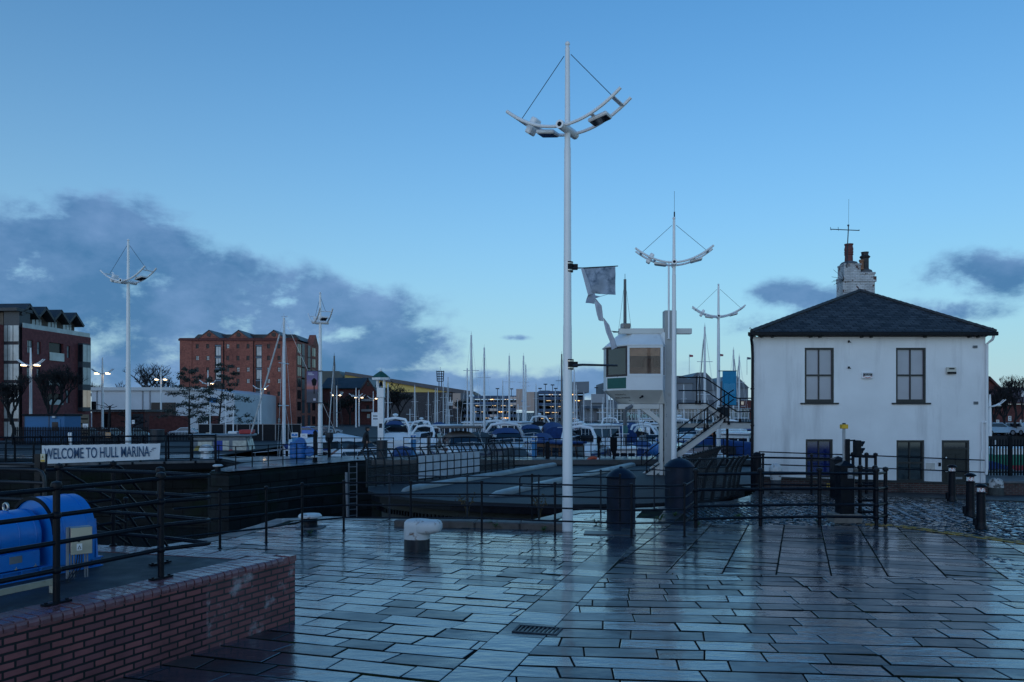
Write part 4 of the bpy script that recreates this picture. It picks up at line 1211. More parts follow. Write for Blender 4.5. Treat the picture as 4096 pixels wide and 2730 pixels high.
b = MB(); b.ball((a + .2, .05, d + .95), .03, 8, 6); b.tube([(a + .17, .045, d + .42), (a + .30, .045, d + .42)], .016, 6); b.build('handle', WHITE, dr)
b = MB(); b.bbox(a + .56, a + .82, .05, .069, d + .12, d + .21, .006); b.build('letter_plate', GREYM, dr)
# roof
e0x, e1x = hx(2998) - ho.x, hx(3965) - ho.x
ez = hz(1330) + .4
apx = Vector(((3440 - CX) / F * 34.9 - ho.x, 4.4, CZ + (HY - 1165) / F * 34.9 + .4)); bk = Vector((apx.x + 2.0, 9.2, apx.z))
fl, fr, bl, br = Vector((e0x, -.28, ez)), Vector((e1x, -.28, ez)), Vector((e0x + 5.8, 13.3, ez)), Vector((e1x + 5.8, 13.3, ez))
b = MB()
b.add([fl, fr, apx], [(0, 1, 2)]); b.add([bl, fl, apx, bk], [(0, 1, 2, 3)]); b.add([fr, br, bk, apx], [(0, 1, 2, 3)]); b.add([br, bl, bk], [(0, 1, 2)])
b.add([fl, bl, br, fr], [(0, 1, 2, 3)])
rf = b.build('roof', SLATE, hs)
b = MB()
for (p, q) in ((fl, apx), (fr, apx), (apx, bk)):
    k = 22
    for i in range(k):
        u, v = p.lerp(q, i / k), p.lerp(q, (i + .97) / k)
        b.tube([u + Vector((0, 0, .01)), v + Vector((0, 0, .025))], .085, 6)
b.build('ridge_tile', mat('ridge_tile', (.035, .037, .042), .6, var=.35), rf)
b = MB(); b.bbox(e0x - .05, e1x + .05, -.40, -.285, ez - .16, ez - .01, .02); b.bbox(e0x - .03, e1x + .03, -.28, -.002, ez - .14, ez - .02, .01)
b.slab4((e0x - .04, -.28, ez - .15), (e0x + 5.7, 13.2, ez - .15), (e0x + 5.7, 13.2, ez - .02), (e0x - .04, -.28, ez - .02), -.1)
b.build('gutter', BLACK, hs)
for px in (3044, 3087, 3239, 3276, 3442, 3480, 3695, 3872, 3907):
    x = hx(px) - ho.x
    b = MB(); b.bbox(x - .035, x + .035, -.2, -.002, ez - .22, ez - .142, .01); b.build('bracket', BLKF, hs)
b = MB(); xx = hx(3006) - ho.x
b.tube([(xx - .1, -.34, ez - .16), (xx - .1, -.32, ez - .3), (xx + .0, -.09, ez - .5), (xx + .02, -.075, ez - .9), (xx + .0, -.07, .1)], .055, 10)
for zz in (1.2, 2.6, 4.0): b.lathe([(.072, zz), (.072, zz + .06)], (xx + .01, -.072, 0), 10)
b.build('downpipe', BLACK, hs)
b = MB(); xx = hx(3944) - ho.x
b.tube([(xx + .12, -.3, ez - .16), (xx + .1, -.25, ez - .3), (xx, -.06, ez - .45), (xx - .0, -.06, 1.0), (xx - .03, -.06, .75)], .05, 10)
x2 = hx(3926) - ho.x
b.tube([(xx, -.065, 2.75), (x2, -.06, 2.74), (x2 - .01, -.06, 2.6), (x2, -.06, 1.7), (x2 - .03, -.06, 1.6), (x2 - .03, -.06, .3)], .035, 8)
o = b.build('downpipe', REND, hs)
for (px, py) in ((2999, 1320), (3963, 1320)):
    b = MB(); x, z = hl(px, py); b.tube([(x, -.2, z - .12), (x, -.2, z + .02), (x - .05, -.2, z + .06), (x - .07, -.2, z + .02)], .014, 6); b.build('ridge_hook', BLACK, rf)
for (px, py) in ((3394, 1367), (3394, 1471)):
    b = MB(); x, z = hl(px, py); b.bbox(x - .03, x + .01, -.1, -.002, z - .05, z + .04, .008); b.tube([(x - .01, -.1, z), (x + .03, -.14, z - .05)], .014, 6); b.build('wall_hook', BLACK, hs)
# chimney
YC = 36.6
def cxp(px): return (px - CX) / F * YC - ho.x
def czp(py): return CZ - (py - HY) / F * YC + .4
CHB = brick_mat('chimney_flaked_paint', (.62, .62, .64), (.56, .57, .60), (.42, .42, .43), rough=.75, bump=.012, stain=(.11, .055, .045), sth=(.555, .585), sscale=2.6)
yc = YC - ho.y
ch = MB()
for (x0, x1, z0, z1, g) in ((3372, 3500, 1230, 1128, 0), (3374, 3503, 1127.9, 1106, .03), (3377, 3443, 1105.9, 1062, 0), (3378, 3444, 1061.9, 1054, .02), (3443.3, 3499, 1105.9, 1098, .0), (3443.3, 3501, 1097.9, 1089, .02)):
    ch.bbox(cxp(x0) - g, cxp(x1) + g, yc - g, yc + .75 + g, czp(z0), czp(z1), .012)
chm = ch.build('chimney', CHB, rf)
b = MB(); b.lathe([(.42, 0), (.34, .1), (.22, .14)], (cxp(3410), yc + .35, czp(1054)), 12); b.lathe([(.36, 0), (.32, .12), (.22, .17)], (cxp(3472), yc + .35, czp(1089)), 12); b.build('flaunching', CONC, chm)
b = MB(); b.lathe([(.185, 0), (.175, .3), (.2, .32), (.2, .36), (.185, .38), (.2, .42), (.2, .47), (.185, .5), (.2, .54), (.2, .6), (.17, .74), (.2, .8), (.2, .83), (.15, .83)], (cxp(3408), yc + .35, czp(1043)), 18); b.build('chimney_pot', mat('terracotta_dark', (.13, .035, .035), .6, var=.3), chm)
b = MB(); b.lathe([(.19, 0), (.17, .08), (.17, .52), (.2, .54), (.24, .6), (.2, .64), (.15, .68), (.16, .78), (.18, .82), (.12, .83)], (cxp(3473), yc + .35, czp(1075)), 18); b.build('chimney_pot', mat('sooty_pot', (.035, .034, .036), .6, var=.4), chm)
b = MB(); b.lathe([(.1, 0), (.09, .35), (.11, .36), (.12, .42), (.1, .46)], (cxp(3450), yc + .1, czp(1078)), 12); b.build('chimney_pot', mat('terracotta_pale', (.25, .12, .07), .7, var=.3), chm)
b = MB()
A = lambda px, py, dy=0: Vector((cxp(px), yc - .06 + dy, czp(py)))
b.tube([A(3385, 1072), A(3387, 1000), A(3391, 922), A(3392, 900)], .022, 6)
b.tube([A(3319, 919), A(3435, 924)], .02, 6)
b.tube([A(3312, 929, -.3), A(3330, 905, .3)], .012, 5); b.tube([A(3341, 930, -.3), A(3361, 905, .3)], .012, 5); b.ball(A(3391, 904), .05, 8, 6); b.ball(A(3434, 923), .03, 6, 5)
b.tube([A(3392, 898), A(3393, 798)], .006, 4)
tag(b.build('aerial', DGREY, None, ho), 'spidery black television aerial on the flaking white chimney', 'aerial')
b = MB()
for k in range(10):
    e = A(random.uniform(3322, 3368), random.uniform(1080, 1148)); s = A(3374, 1122)
    b.tube([s, s.lerp(e, .5) + Vector((0, 0, .03)), e], .008, 4)
tag(b.build('twig', BARK, None, ho), 'bare twig sprouting from the left side of the chimney', 'twig')
# fittings on the facade
def fit(name, label, cat, px0, py0, px1, py1, m, t=.09, bev=.02):
    a, e = hl(px0, py0); c, d = hl(px1, py1)
    th = thing(name, label, cat, ho + Vector((a, -.002, d)))
    b = MB(); b.bbox(0, c - a, -t, 0, 0, e - d, bev); b.build('case', m, th)
    return th, c - a, e - d
t, w_, h_ = fit('alarm_box', 'white security alarm box with a black label between the upper windows', 'alarm box', 3445, 1491, 3488, 1516, WHITE)
b = MB(); b.box(.03, w_ - .03, -.094, -.09, h_ * .45, h_ - .02); b.build('label', BLACKF, t)
b = MB(); b.xz([(.03, h_ * .40), (w_ / 2, h_ * .16), (w_ - .03, h_ * .40), (w_ - .03, h_ * .30), (w_ / 2, h_ * .06), (.03, h_ * .30)], -.094, -.09); b.build('stripe', mat('alarm_red', (.45, .03, .03), .5), t)
text('JOHN MOORE', .062, 'lettering', WHITE, t, (w_ / 2, -.096, h_ * .80), sx=.85); text('Security', .06, 'lettering', WHITE, t, (w_ / 2, -.096, h_ * .58))
t, w_, h_ = fit('alarm_box', 'cream and black alarm box right of the upper windows', 'alarm box', 3782, 1470, 3820, 1498, mat('cream_plastic', (.55, .53, .47), .45), .11)
b = MB(); b.box(.01, w_ - .01, -.113, -.108, 0.008, h_ * .33); b.box(w_ * .22, w_ * .78, -.113, -.108, h_ * .68, h_ * .86); b.build('dark_panel', BLACKF, t)
for (px0, py0, px1, py1, lb) in ((3890, 1383, 3909, 1394, 'small dark vent high at the right end of the white facade'), (3893, 1607, 3912, 1619, 'small pale vent box on the right end of the facade, halfway up')):
    t, w_, h_ = fit('vent', lb, 'vent', px0, py0, px1, py1, GREYM, .03, .008)
    b = MB()
    for k in range(3): b.box(.02, w_ - .02, -.034, -.0295, h_ * (.2 + .25 * k), h_ * (.32 + .25 * k))
    b.build('slot', BLACKF, t)
t, w_, h_ = fit('name_plate', 'faded cream plate on the wall between lower window and door', 'plate', 3703, 1853, 3739, 1880, mat('plate_cream', (.52, .5, .48), .5, dirt=(.25, .22, .2), ds=9), .012, .004)
t, w_, h_ = fit('door_entry_panel', 'small black door entry panel beside the black door', 'entry panel', 3753, 1851, 3763, 1866, BLACK, .03, .006)
t, w_, h_ = fit('hydrant_sign', 'small yellow hydrant sign with a black H on the plinth', 'sign', 3301, 1934, 3323, 1952, YEL, .01, .002)
t.location.y = YH - .132
b = MB(); b.box(w_ * .24, w_ * .37, -.014, -.0095, h_ * .12, h_ * .88); b.box(w_ * .63, w_ * .76, -.014, -.0095, h_ * .12, h_ * .88); b.box(w_ * .37, w_ * .63, -.014, -.0095, h_ * .44, h_ * .56); b.build('letter', BLACKF, t)
# thin rails across the front of the house, from a stout round-topped post
px_, Yp = 3029, 29.6
x = (px_ - CX) / F * Yp
hr = thing('wall_rail', 'two thin black rails across the house front from a stout round-topped post', 'railing', (x, Yp, zg(x, Yp)))
b = MB(); b.lathe([(.19, 0), (.19, .05), (.16, .07), (.15, 1.28), (.17, 1.3), (.15, 1.36), (.09, 1.41), (.002, 1.43)], n=18); b.build('post', BLACK, hr)
o_ = Vector((x, Yp, zg(x, Yp)))
for (y0, y1) in ((1808, 1842), (1858, 1890)):
    b = MB(); b.tube([P(3036, y0, Yp) - o_, P(3500, (y0 + y1) / 2 - 1, 29.9) - o_, P(3938, y1, 30.2) - o_], .022, 8); b.build('rail', BLACK, hr)
# white bulb bollard
x = (3103 - CX) / F * 28.9
t = thing('bulb_bollard', 'white bulb-headed bollard with a grey base beside the house', 'bollard', (x, 28.9, zg(x, 28.9)))
b = MB(); b.lathe([(.17, 0), (.165, .3), (.185, .46)], n=20); b.build('base', mat('bollard_grey', (.07, .08, .095), .5, var=.2), t)
b = MB(); b.lathe([(.185, .461), (.2, .6), (.225, .75), (.22, .88), (.17, .99), (.09, 1.05), (.002, 1.07)], n=20); b.build('head', RUSTW, t)
# three cannon bollards
REDB = mat('reflector_red', (.42, .03, .03), .35)
def cannon(label, px, py, h):
    p = R(px, py)
    t = thing('cannon_bollard', label, 'bollard', p, 0, 'cannon bollards along the lane')
    k = h / 1.25
    b = MB()
    b.lathe([(.155 * k, 0), (.155 * k, .06 * k), (.125 * k, .12 * k), (.118 * k, .2 * k), (.105 * k, .96 * k), (.125 * k, .98 * k), (.125 * k, 1.0 * k), (.10 * k, 1.01 * k), (.095 * k, 1.13 * k), (.1 * k, 1.14 * k)], n=18)
    b.build('shaft', BLACK, t)
    b = MB(); b.lathe([(.1 * k, 1.141 * k), (.15 * k, 1.16 * k), (.155 * k, 1.18 * k), (.1 * k, 1.225 * k), (.002, 1.245 * k)], n=18); b.build('cap', BLACK, t)
    b = MB(); b.lathe([(.1005 * k, 1.02 * k), (.0975 * k, 1.125 * k)], n=18); b.build('reflective_band', WHITE, t)
    b = MB()
    for a in (-2.6, -1.75, -.9):
        pts = []
        for (da, z) in ((0, 1.025), (.42, 1.025), (.80, 1.12), (.38, 1.12)):
            r_ = .103 * k; pts.append((r_ * cos(a + da), r_ * sin(a + da), z * k))
        b.add(pts, [(0, 1, 2, 3)])
    b.build('red_flash', REDB, t)
    b = MB(); b.bbox(-.2 * k, -.12 * k, -.04, .05, .08, .3 * k, .01); b.build('lock_lug', BLACK, t)
cannon('cannon bollard with red and white band, farthest of three, before the black door', 3808, 2014, 1.27)
cannon('cannon bollard with red and white band, middle one of the three', 3881, 2070, 1.27)
cannon('cannon bollard with red and white band, nearest of three, at the yellow lines', 3924, 2116, 1.16)
# guard stone, low brick wall, path and palisade fence right of the house
p = P(3984, 1990, 30.3)
t = thing('guard_stone', 'white-topped rounded guard stone at the right corner of the house', 'guard stone', (p.x, p.y, zg(p.x, p.y)), 0)
b = MB(); b.lathe([(.27, 0), (.26, .32)], n=18); b.build('base', mat('stone_dark', (.045, .05, .05), .7, var=.4, bump=.01, bs=14), t)
b = MB(); b.lathe([(.26, .321), (.25, .5), (.21, .61), (.12, .67), (.002, .685)], n=18); b.build('top', mat('stone_whitewash', (.5, .5, .5), .7, var=.1, bump=.01, bs=14, dirt=(.1, .1, .1), ds=5, dth=(.5, .58)), t)
b = MB(); b.bbox(p.x + .33, 30, 30.35, 30.6, -.6, .02, .01); b.mi = 1; b.bbox(p.x + .3, 30, 30.3, 30.65, .021, .11, .015)
tag(b.build('low_wall', [PLINTH, CONC]), 'low dark brick wall with a stone cap at the right edge', 'wall')
b = MB(); b.box(18.15, 40, 30.66, 37, -3, .02); b.box(9.2, 18.14, 31.2, 46, -3, -.22)
struct(b.build('path', CONC))
FY = 34.0
xa, xb = (3940 - CX) / F * FY, 25.0
pf = thing('palisade_fence', 'black vertical bar fence right of the white house', 'fence', (xa, FY, 0))
b = MB(); b.box(0, xb - xa, .03, .06, .14, .2); b.box(0, xb - xa, .03, .06, 1.28, 1.34); b.build('rail', BLACKF, pf)
b = MB(); b.bbox(-.028, .028, -.012, .03, .03, 1.55, .004); b.add([(-.028, 0, 1.55), (.028, 0, 1.55), (0, 0, 1.63)], [(0, 1, 2)])
pk = b.build('paling', BLACKF, pf)
k = 1
while k * .128 < xb - xa:
    c = pk.copy(); COL.objects.link(c); c.parent = pf; c.location = (k * .128, 0, 0); k += 1
b = MB(); b.bbox(-.06, .06, -.05, .07, 0, 1.72, .01)
for xx in ((4040 - CX) / F * FY - xa, 4.5):
    b_ = MB(); b_.bbox(xx - .07, xx + .07, -.05, .07, 0, 1.72, .01); b_.build('post', BLACKF, pf)
# ---------------------------------------------------------------- signal, pillars and plinth by the heavy railing
p2 = R(3366, 2086)
t = thing('black_pillar', 'square black cable pillar with pointed cap on a concrete plinth, nearest the railing', 'pillar', (p2.x, 21.7, zg(p2.x, 21.7)))
b = MB(); b.bbox(-.36, .40, -.22, .3, -.05, .24, .02); b.build('plinth', mat('pale_concrete', (.22, .2, .18), .8, var=.25, bump=.008, bs=16), t)
b = MB(); b.bbox(-.19, .19, -.19, .19, .241, 1.52, .012); b.build('body', BLACK, t)
b = MB(); b.lathe([(.285, 1.521), (.285, 1.545), (.02, 1.67), (.002, 1.675)], n=4); o = b.build('cap', BLACK, t)
b = MB(); b.bbox(.0, .15, -.2, -.19, 1.2, 1.48, .003); b.mi = 1; b.box(.04, .11, -.2025, -.2, 1.28, 1.4); b.build('notice', [GREYM, mat('notice_pale', (.4, .4, .4), .5)], t)
x = (3352 - CX) / F * 27.4
t = thing('black_pillar', 'second black pillar with pointed cap, half hidden behind the nearer one', 'pillar', (x, 27.4, zg(x, 27.4)))
b = MB(); b.bbox(-.2, .2, -.2, .2, 0, 1.32, .012); b.build('body', BLACK, t)
b = MB(); b.lathe([(.30, 1.321), (.30, 1.345), (.02, 1.45), (.002, 1.455)], n=4); b.build('cap', BLACK, t)
YS = 22.1
x = (3391 - CX) / F * YS
zs = zg(x, YS)
t = thing('signal_post', 'black two-lamp traffic signal post beside the pillar, hoods facing right', 'traffic signal', (x, YS, zs))
H_ = CZ - (1757 - HY) / F * YS - zs
b = MB(); b.bbox(-.048, .048, -.05, .05, 0, H_, .008); b.build('post', BLACK, t)
zt_, zb_ = CZ - (1762 - HY) / F * YS - zs, CZ - (1826 - HY) / F * YS - zs
b = MB(); b.tube([(.03, 0, zt_ - .01), (.2, 0, zt_ - .0)], .022, 6); b.tube([(.03, 0, zb_ + .02), (.2, 0, zb_ + .01)], .022, 6); b.build('bracket', BLACK, t)
b = MB(); b.bbox(.19, .33, -.13, .13, zb_, zt_, .015); hd_ = b.build('signal_head', BLACK, t)
for zz in (zt_ - .13, zb_ + .13):
    b = MB()
    n = 14; vs = []; fs = []
    for i in range(n + 1):
        a = pi * (-.12 + 1.24 * i / n)
        for (xx, l) in ((.331, 0), (.331 + .05 + .09 * sin(max(0, min(pi, a))), 1)):
            vs.append((xx, .105 * cos(a), zz + .105 * sin(a)))
    for i in range(n): fs.append((2 * i, 2 * i + 1, 2 * i + 3, 2 * i + 2))
    b.add(vs, fs)
    b.tube([(.325, 0, zz), (.334, 0, zz)], .09, 14)
    b.build('hood', BLACK, hd_)
x2 = (3383 - CX) / F * YS - x
b = MB(); b.lathe([(.04, 0), (.04, CZ - (1700 - HY) / F * YS - zs)], (x2 - .0, .12, 0), 12)
sp2 = thing('sensor_post', 'slim grey post topped with a yellow box, behind the traffic signal', 'post', (x, YS, zs))
b.build('pole', mat('galvanised', (.33, .35, .38), .45, .4, var=.1), sp2)
b = MB(); zz = CZ - (1716 - HY) / F * YS - zs; b.bbox(x2 - .085, x2 + .085, .03, .21, zz, zz + .12, .01); b.mi = 1; b.lathe([(.05, zz + .121), (.05, zz + .15), (.03, zz + .16)], (x2, .12, 0), 10); b.build('detector_box', [mat('detector_yellow', (.72, .42, .02), .45), DGREY], sp2)
x = (3405 - CX) / F * 22.6
t = thing('socket_post', 'weathered timber post with a white socket box behind the signal post', 'post', (x, 22.6, zg(x, 22.6)))
b = MB(); b.bbox(-.08, .08, -.05, .05, 0, 1.42, .01); b.build('post', mat('grey_timber', (.22, .18, .16), .8, var=.3, bump=.004), t)
b = MB(); b.bbox(-.04, .16, -.14, -.051, 1.18, 1.4, .02); b.build('socket_box', MATS['pale_concrete'], t)
# ---------------------------------------------------------------- lock walls
LOCKW = brick_mat('lock_masonry', (.012, .015, .018), (.024, .027, .029), (.004, .005, .006), 1.1, .5, .02, .7, .03, (.013, .024, .013), (.5, .7), .5, spec=.12)
b = MB()
q_ = [(-13.3, 35.2), (-13.0, 34.7), (-12.3, 34.6), (-8.75, 41.7), (-7.6, 43.2)]
q_ = [(-30, 43.6), (-16.2, 44.0), (-13.8, 40.5), (-13.6, 35.6), (-13.3, 34.95), (-12.9, 34.66), (-12.3, 34.6), (-8.75, 41.7), (-7.6, 43.1), (17, 43.1)]
rd = .28
for (p, q) in zip(q_, q_[1:]):
    d = Vector((q[0] - p[0], q[1] - p[1], 0)).normalized(); nn = Vector((d.y, -d.x, 0))
    prof = [(0, -3.8), (0, .15 - rd), (-rd * .3, .15 - rd * .3), (-rd, .152)]
    for (o0, z0), (o1, z1) in zip(prof, prof[1:]):
        a_, b_ = Vector((p[0], p[1], 0)), Vector((q[0], q[1], 0))
        b.add([a_ + nn * o0 + Vector((0, 0, z0)), b_ + nn * o0 + Vector((0, 0, z0)), b_ + nn * o1 + Vector((0, 0, z1)), a_ + nn * o1 + Vector((0, 0, z1))], [(0, 1, 2, 3)])
tag(b.build('lock_wall', LOCKW), 'dark slimy masonry wall on the far side of the lock', 'wall')
b = MB()
for (p, q) in zip(EDGE, EDGE[1:]):
    b.quad((q[0], q[1], -3.8), (p[0], p[1], -3.8), (p[0], p[1], zg(*p)), (q[0], q[1], zg(*q)))
    d = Vector((q[0] - p[0], q[1] - p[1])).normalized(); n2 = Vector((d.y, -d.x)) * .45
b.quad((-8.6, 15.2, -3.8), (-8.6, -9, -3.8), (-8.6, -9, .1), (-8.6, 15.2, .1))
tag(b.build('lock_wall', LOCKW), 'near lock wall below the paved edge', 'wall')
b = MB()
for (p, q) in zip(EDGE, EDGE[1:]):
    d = Vector((q[0] - p[0], q[1] - p[1])); L_ = d.length; d.normalize(); n2 = Vector((d.y, -d.x)) * .5
    k = max(1, int(L_ / 1.0))
    for i in range(k):
        u, v = Vector(p) + d * (L_ * i / k + .01), Vector(p) + d * (L_ * (i + 1) / k - .01)
        pts = [u, v, v + n2, u + n2]
        b.add([(s.x, s.y, zg(s.x, s.y) + .012) for s in pts] + [(s.x, s.y, zg(s.x, s.y) - .06) for s in pts], [(3, 2, 1, 0), (4, 5, 6, 7), (0, 1, 5, 4), (1, 2, 6, 5), (2, 3, 7, 6), (3, 0, 4, 7)])
struct(b.build('coping_stones', QTOP))
b = MB(); b.box(-7.6, 17, 43.11, 46.4, -3, .149)
struct(b.build('quay', QTOP))
b = MB(); b.box(-17.4, 17, 46.401, 46.6, -3, .1); b.box(-17.7, -17.5, 46.4, 90, -3, .1)
tag(b.build('quay_wall', LOCKW), 'dark quay wall along the marina side', 'wall')
# ladder and pipe on the lock wall
pL = Vector((-8.95, 41.3, .15)); dW = Vector((3.55, 7.1, 0)).normalized(); nW = Vector((dW.y, -dW.x, 0))
t = thing('lock_ladder', 'steel rung ladder fixed on the dark lock wall', 'ladder', P(1411, 1860, 39.4), math.atan2(dW.y, dW.x) - .6)
b = MB()
for s in (-.2, .2): b.box(s - .02, s + .02, -.04, 0, -3.3, .1)
b.build('rails', GREYM, t)
for k in range(11):
    b = MB(); b.tube([(-.2, -.02, -.1 - k * .3), (.2, -.02, -.1 - k * .3)], .016, 6); b.build('rung', GREYM, t)
b = MB(); b.tube([P(1385, 1890, 39.2), P(1391, 2090, 39.0)], .07, 8)
tag(b.build('fender_pipe', mat('pipe_pale', (.2, .22, .24), .5, var=.2)), 'pale vertical pipe beside the lock ladder', 'pipe')
# ---------------------------------------------------------------- swing road bridge, swung open alongside the lock
ZD = -.15
DECK = [(-5.3, 29.3), (-4.8, 28.2), (-3.4, 26.85), (-2.1, 26.0), (-.78, 25.5), (.5, 25.1), (1.7, 24.95), (3.0, 25.0), (4.3, 25.2), (5.6, 25.75), (6.8, 26.5), (7.9, 28.1), (9.4, 35.6), (12.0, 42.9), (.6, 42.9), (-5.6, 31)]
sw = thing('swing_bridge', 'open swing road bridge with dark deck, pale kerbs and mesh parapets beside the lock', 'bridge', (0, 34, ZD))
so = Vector((0, 34, ZD))
DK = mat('bridge_asphalt', (.016, .021, .030), .6, var=.25, vs=2, bump=.006, bs=60, spec=.2)
b = MB(); b.prism([(p[0], p[1] - 34) for p in DECK], -.10, 0); b.build('deck', DK, sw)
b = MB()
b.prism([(p[0] * .985 + .03, p[1] - 34 + .10) for p in DECK], -.34, -.101); b.build('girder', BLACK, sw)
b = MB()
GP = []
for (p, q) in zip(DECK[:11], DECK[1:12]):
    b.quad((p[0] * .96 + .2, p[1] - 33.4, -3.4), (q[0] * .96 + .2, q[1] - 33.4, -3.4), (q[0] * .96 + .2, q[1] - 33.4, -.36), (p[0] * .96 + .2, p[1] - 33.4, -.36))
struct(b.build('pit_wall', mat('pit_concrete', (.035, .043, .05), .7, var=.35, vs=1.5, bump=.01, bs=8, dirt=(.03, .035, .03), ds=1, dth=(.45, .7)), None, so))
b = MB()
for (p, q) in zip(DECK[:10], DECK[1:11]):
    d = Vector((q[0] - p[0], q[1] - p[1])); L_ = d.length; k = int(L_ / .16)
    for i in range(k):
        c = Vector((p[0], p[1])) + d * (i / k)
        b.obox((c.x * .97 + .12, c.y - 33.55, -.66), (d.x, d.y), .06, .08, .16)
b.build('rack_teeth', BLACK, sw)
KERB = mat('bridge_kerb', (.26, .28, .28), .4, var=.15, vs=2, dirt=(.16, .17, .18), ds=1.5, rvar=.12)
for (p, q) in (((-3.95, 28.9), (2.2, 42.6)), ((-.72, 26.9), (6.4, 42.6))):
    b = MB()
    a_, c_ = Vector((p[0], p[1] - 34, 0)), Vector((q[0], q[1] - 34, 0))
    d = (c_ - a_).normalized(); nn = Vector((d.y, -d.x, 0))
    prof = [(-.22, 0), (.22, 0), (.21, .10), (.14, .17), (0, .19), (-.14, .17), (-.21, .10)]
    vs = []
    for i, (t_, s_) in enumerate(((0, .05), (.01, .6), (.04, .95), (.08, 1), (1, 1))):
        for (o, z) in prof: vs.append(a_.lerp(c_, t_) + nn * o * max(.4, s_) + Vector((0, 0, z * s_ + .001)))
    n = len(prof); fs = []
    for i in range(4):
        for k in range(n): fs.append((i * n + k, i * n + (k + 1) % n, (i + 1) * n + (k + 1) % n, (i + 1) * n + k))
    fs.append(tuple(range(n))[::-1]); fs.append(tuple(range(4 * n, 5 * n)))
    b.smooth = True; b.add(vs, fs); b.build('kerb', KERB, sw, angle=50)
MESHP = mesh_mat('weld_mesh', (.05, .055, .062), .14, .06, .30)
PANW = mat('white_panel', (.6, .62, .66), .6, var=.12, vs=3, dirt=(.3, .31, .33), ds=4)
FEN = mat('fence_grey', (.016, .021, .028), .42, var=.25, vs=4, spec=.22)
def parapet(name, label, cat, pts, npost, h, outw, white=None, lean=0.0, parent=None, post_r=.042, m=FEN, banner=None, pan=True):
    # pts: base polyline; posts bend over towards outw at the top
    seg = [Vector(p) for p in pts]
    Ls = [0]
    for p, q in zip(seg, seg[1:]): Ls.append(Ls[-1] + (q - p).length)
    def at(t):
        s = t * Ls[-1]
        for i in range(len(seg) - 1):
            if s <= Ls[i + 1] + 1e-6: return seg[i].lerp(seg[i + 1], (s - Ls[i]) / (Ls[i + 1] - Ls[i]))
        return seg[-1].copy()
    o = seg[0]
    ow = Vector(outw)
    t = thing(name, label, cat, o)
    def shp(u):                                   # offset of the curved section at height fraction u
        return ow * (lean * u + .30 * max(0, (u - .62) / .38) ** 1.8)
    b = MB()
    b.tube([shp(k / 10) + Vector((0, 0, h * k / 10)) for k in range(11)], [post_r * (1.15 - .35 * k / 10) for k in range(11)], 6)
    p0 = b.build('post', m, t)
    for i in range(1, npost):
        c = p0.copy(); COL.objects.link(c); c.parent = t; c.location = at(i / (npost - 1)) - o
    N = 16
    for u in (.03, .27, .52, .76, .97):
        b = MB(); b.tube([at(k / N) - o + shp(u) + Vector((0, 0, h * u)) for k in range(N + 1)], .022 if u < .9 else .03, 6); b.build('rail', m, t)
    if pan:
        b = MB()
        for k in range(N):
            a_, c_ = at(k / N) - o, at((k + 1) / N) - o
            b.quad(a_ + Vector((0, 0, .03 * h)), c_ + Vector((0, 0, .03 * h)), c_ + shp(.76) + Vector((0, 0, .76 * h)), a_ + shp(.76) + Vector((0, 0, .76 * h)))
        b.build('mesh_panel', MESHP, t)
    if white:
        i0, i1 = white
        for i in range(i0, i1):
            a_, c_ = at((i + .08) / (npost - 1)) - o, at((i + .92) / (npost - 1)) - o
            d = (c_ - a_).normalized(); nn = Vector((d.y, -d.x, 0)) * .02
            b = MB()
            for (u0, u1) in ((.07, .25), (.29, .50), (.54, .74)):
                b.slab4(a_ + nn + Vector((0, 0, u0 * h)), c_ + nn + Vector((0, 0, u0 * h)), c_ + nn + Vector((0, 0, u1 * h)), a_ + nn + Vector((0, 0, u1 * h)), .012)
            b.build('white_panel', PANW, t)
    return t
f0, f1 = G(1468, 1950, ZD), G(2056, 1879, ZD)
dd = (f1 - f0).normalized()
parapet('bridge_parapet', 'long curved-post mesh parapet of the swing bridge with white panels', 'fence', [f0, f1], 22, 1.42, (-dd.y, dd.x, 0), (6, 15))
parapet('bridge_parapet', 'right-hand mesh parapet of the swing bridge running away behind the tall drum', 'fence', [(5.35, 26.6, ZD), (9.0, 35.4, ZD)], 18, 1.42, (.92, -.38, 0), None, .1)
parapet('bridge_parapet', 'leaning mesh parapet end of the swing bridge flaring round beside the cobbles', 'fence', [(5.3, 25.95, ZD), (6.2, 26.15, ZD), (7.1, 26.75, ZD), (7.85, 27.9, ZD)], 8, 1.40, (.6, -.45, 0), None, .28, post_r=.06)
# ---------------------------------------------------------------- banner footbridge on the left
b0, b1 = Vector((-33.0, 37.0, .18)), Vector((-16.0, 43.0, .18))
db = (b1 - b0).normalized(); nb = Vector((db.y, -db.x, 0))
fb = thing('foot_bridge', 'dark steel footbridge over the lock carrying the welcome banner', 'bridge', b1, math.atan2(db.y, db.x))
Lb_ = (b1 - b0).length
b = MB(); b.box(-Lb_, 0, -.9, .9, -.12, 0); b.build('deck', CONC, fb)
b = MB(); b.box(-Lb_, 0, -.95, -.8, -.42, -.121); b.box(-Lb_, 0, .8, .95, -.42, -.121)
for k in range(12): b.box(-Lb_ + .5 + k * 1.5, -Lb_ + .6 + k * 1.5, -.97, -.955, -.45, -.0)
b.build('girder', BLACKF, fb)
parapet('foot_bridge_railing', 'near curved-post railing of the footbridge, with the banner tied to it', 'railing', [b0 + nb * .88, b1 + nb * .88], 16, 1.33, -nb, pan=False, post_r=.05, m=BLACKF)
parapet('foot_bridge_railing', 'far curved-post railing of the footbridge behind the banner', 'railing', [b0 - nb * .88, b1 - nb * .88], 16, 1.33, nb, pan=False, post_r=.05, m=BLACKF)
BANW = mat('banner_white', (.78, .80, .83), .6, var=.07, vs=1.5, bump=.03, bs=1.6)
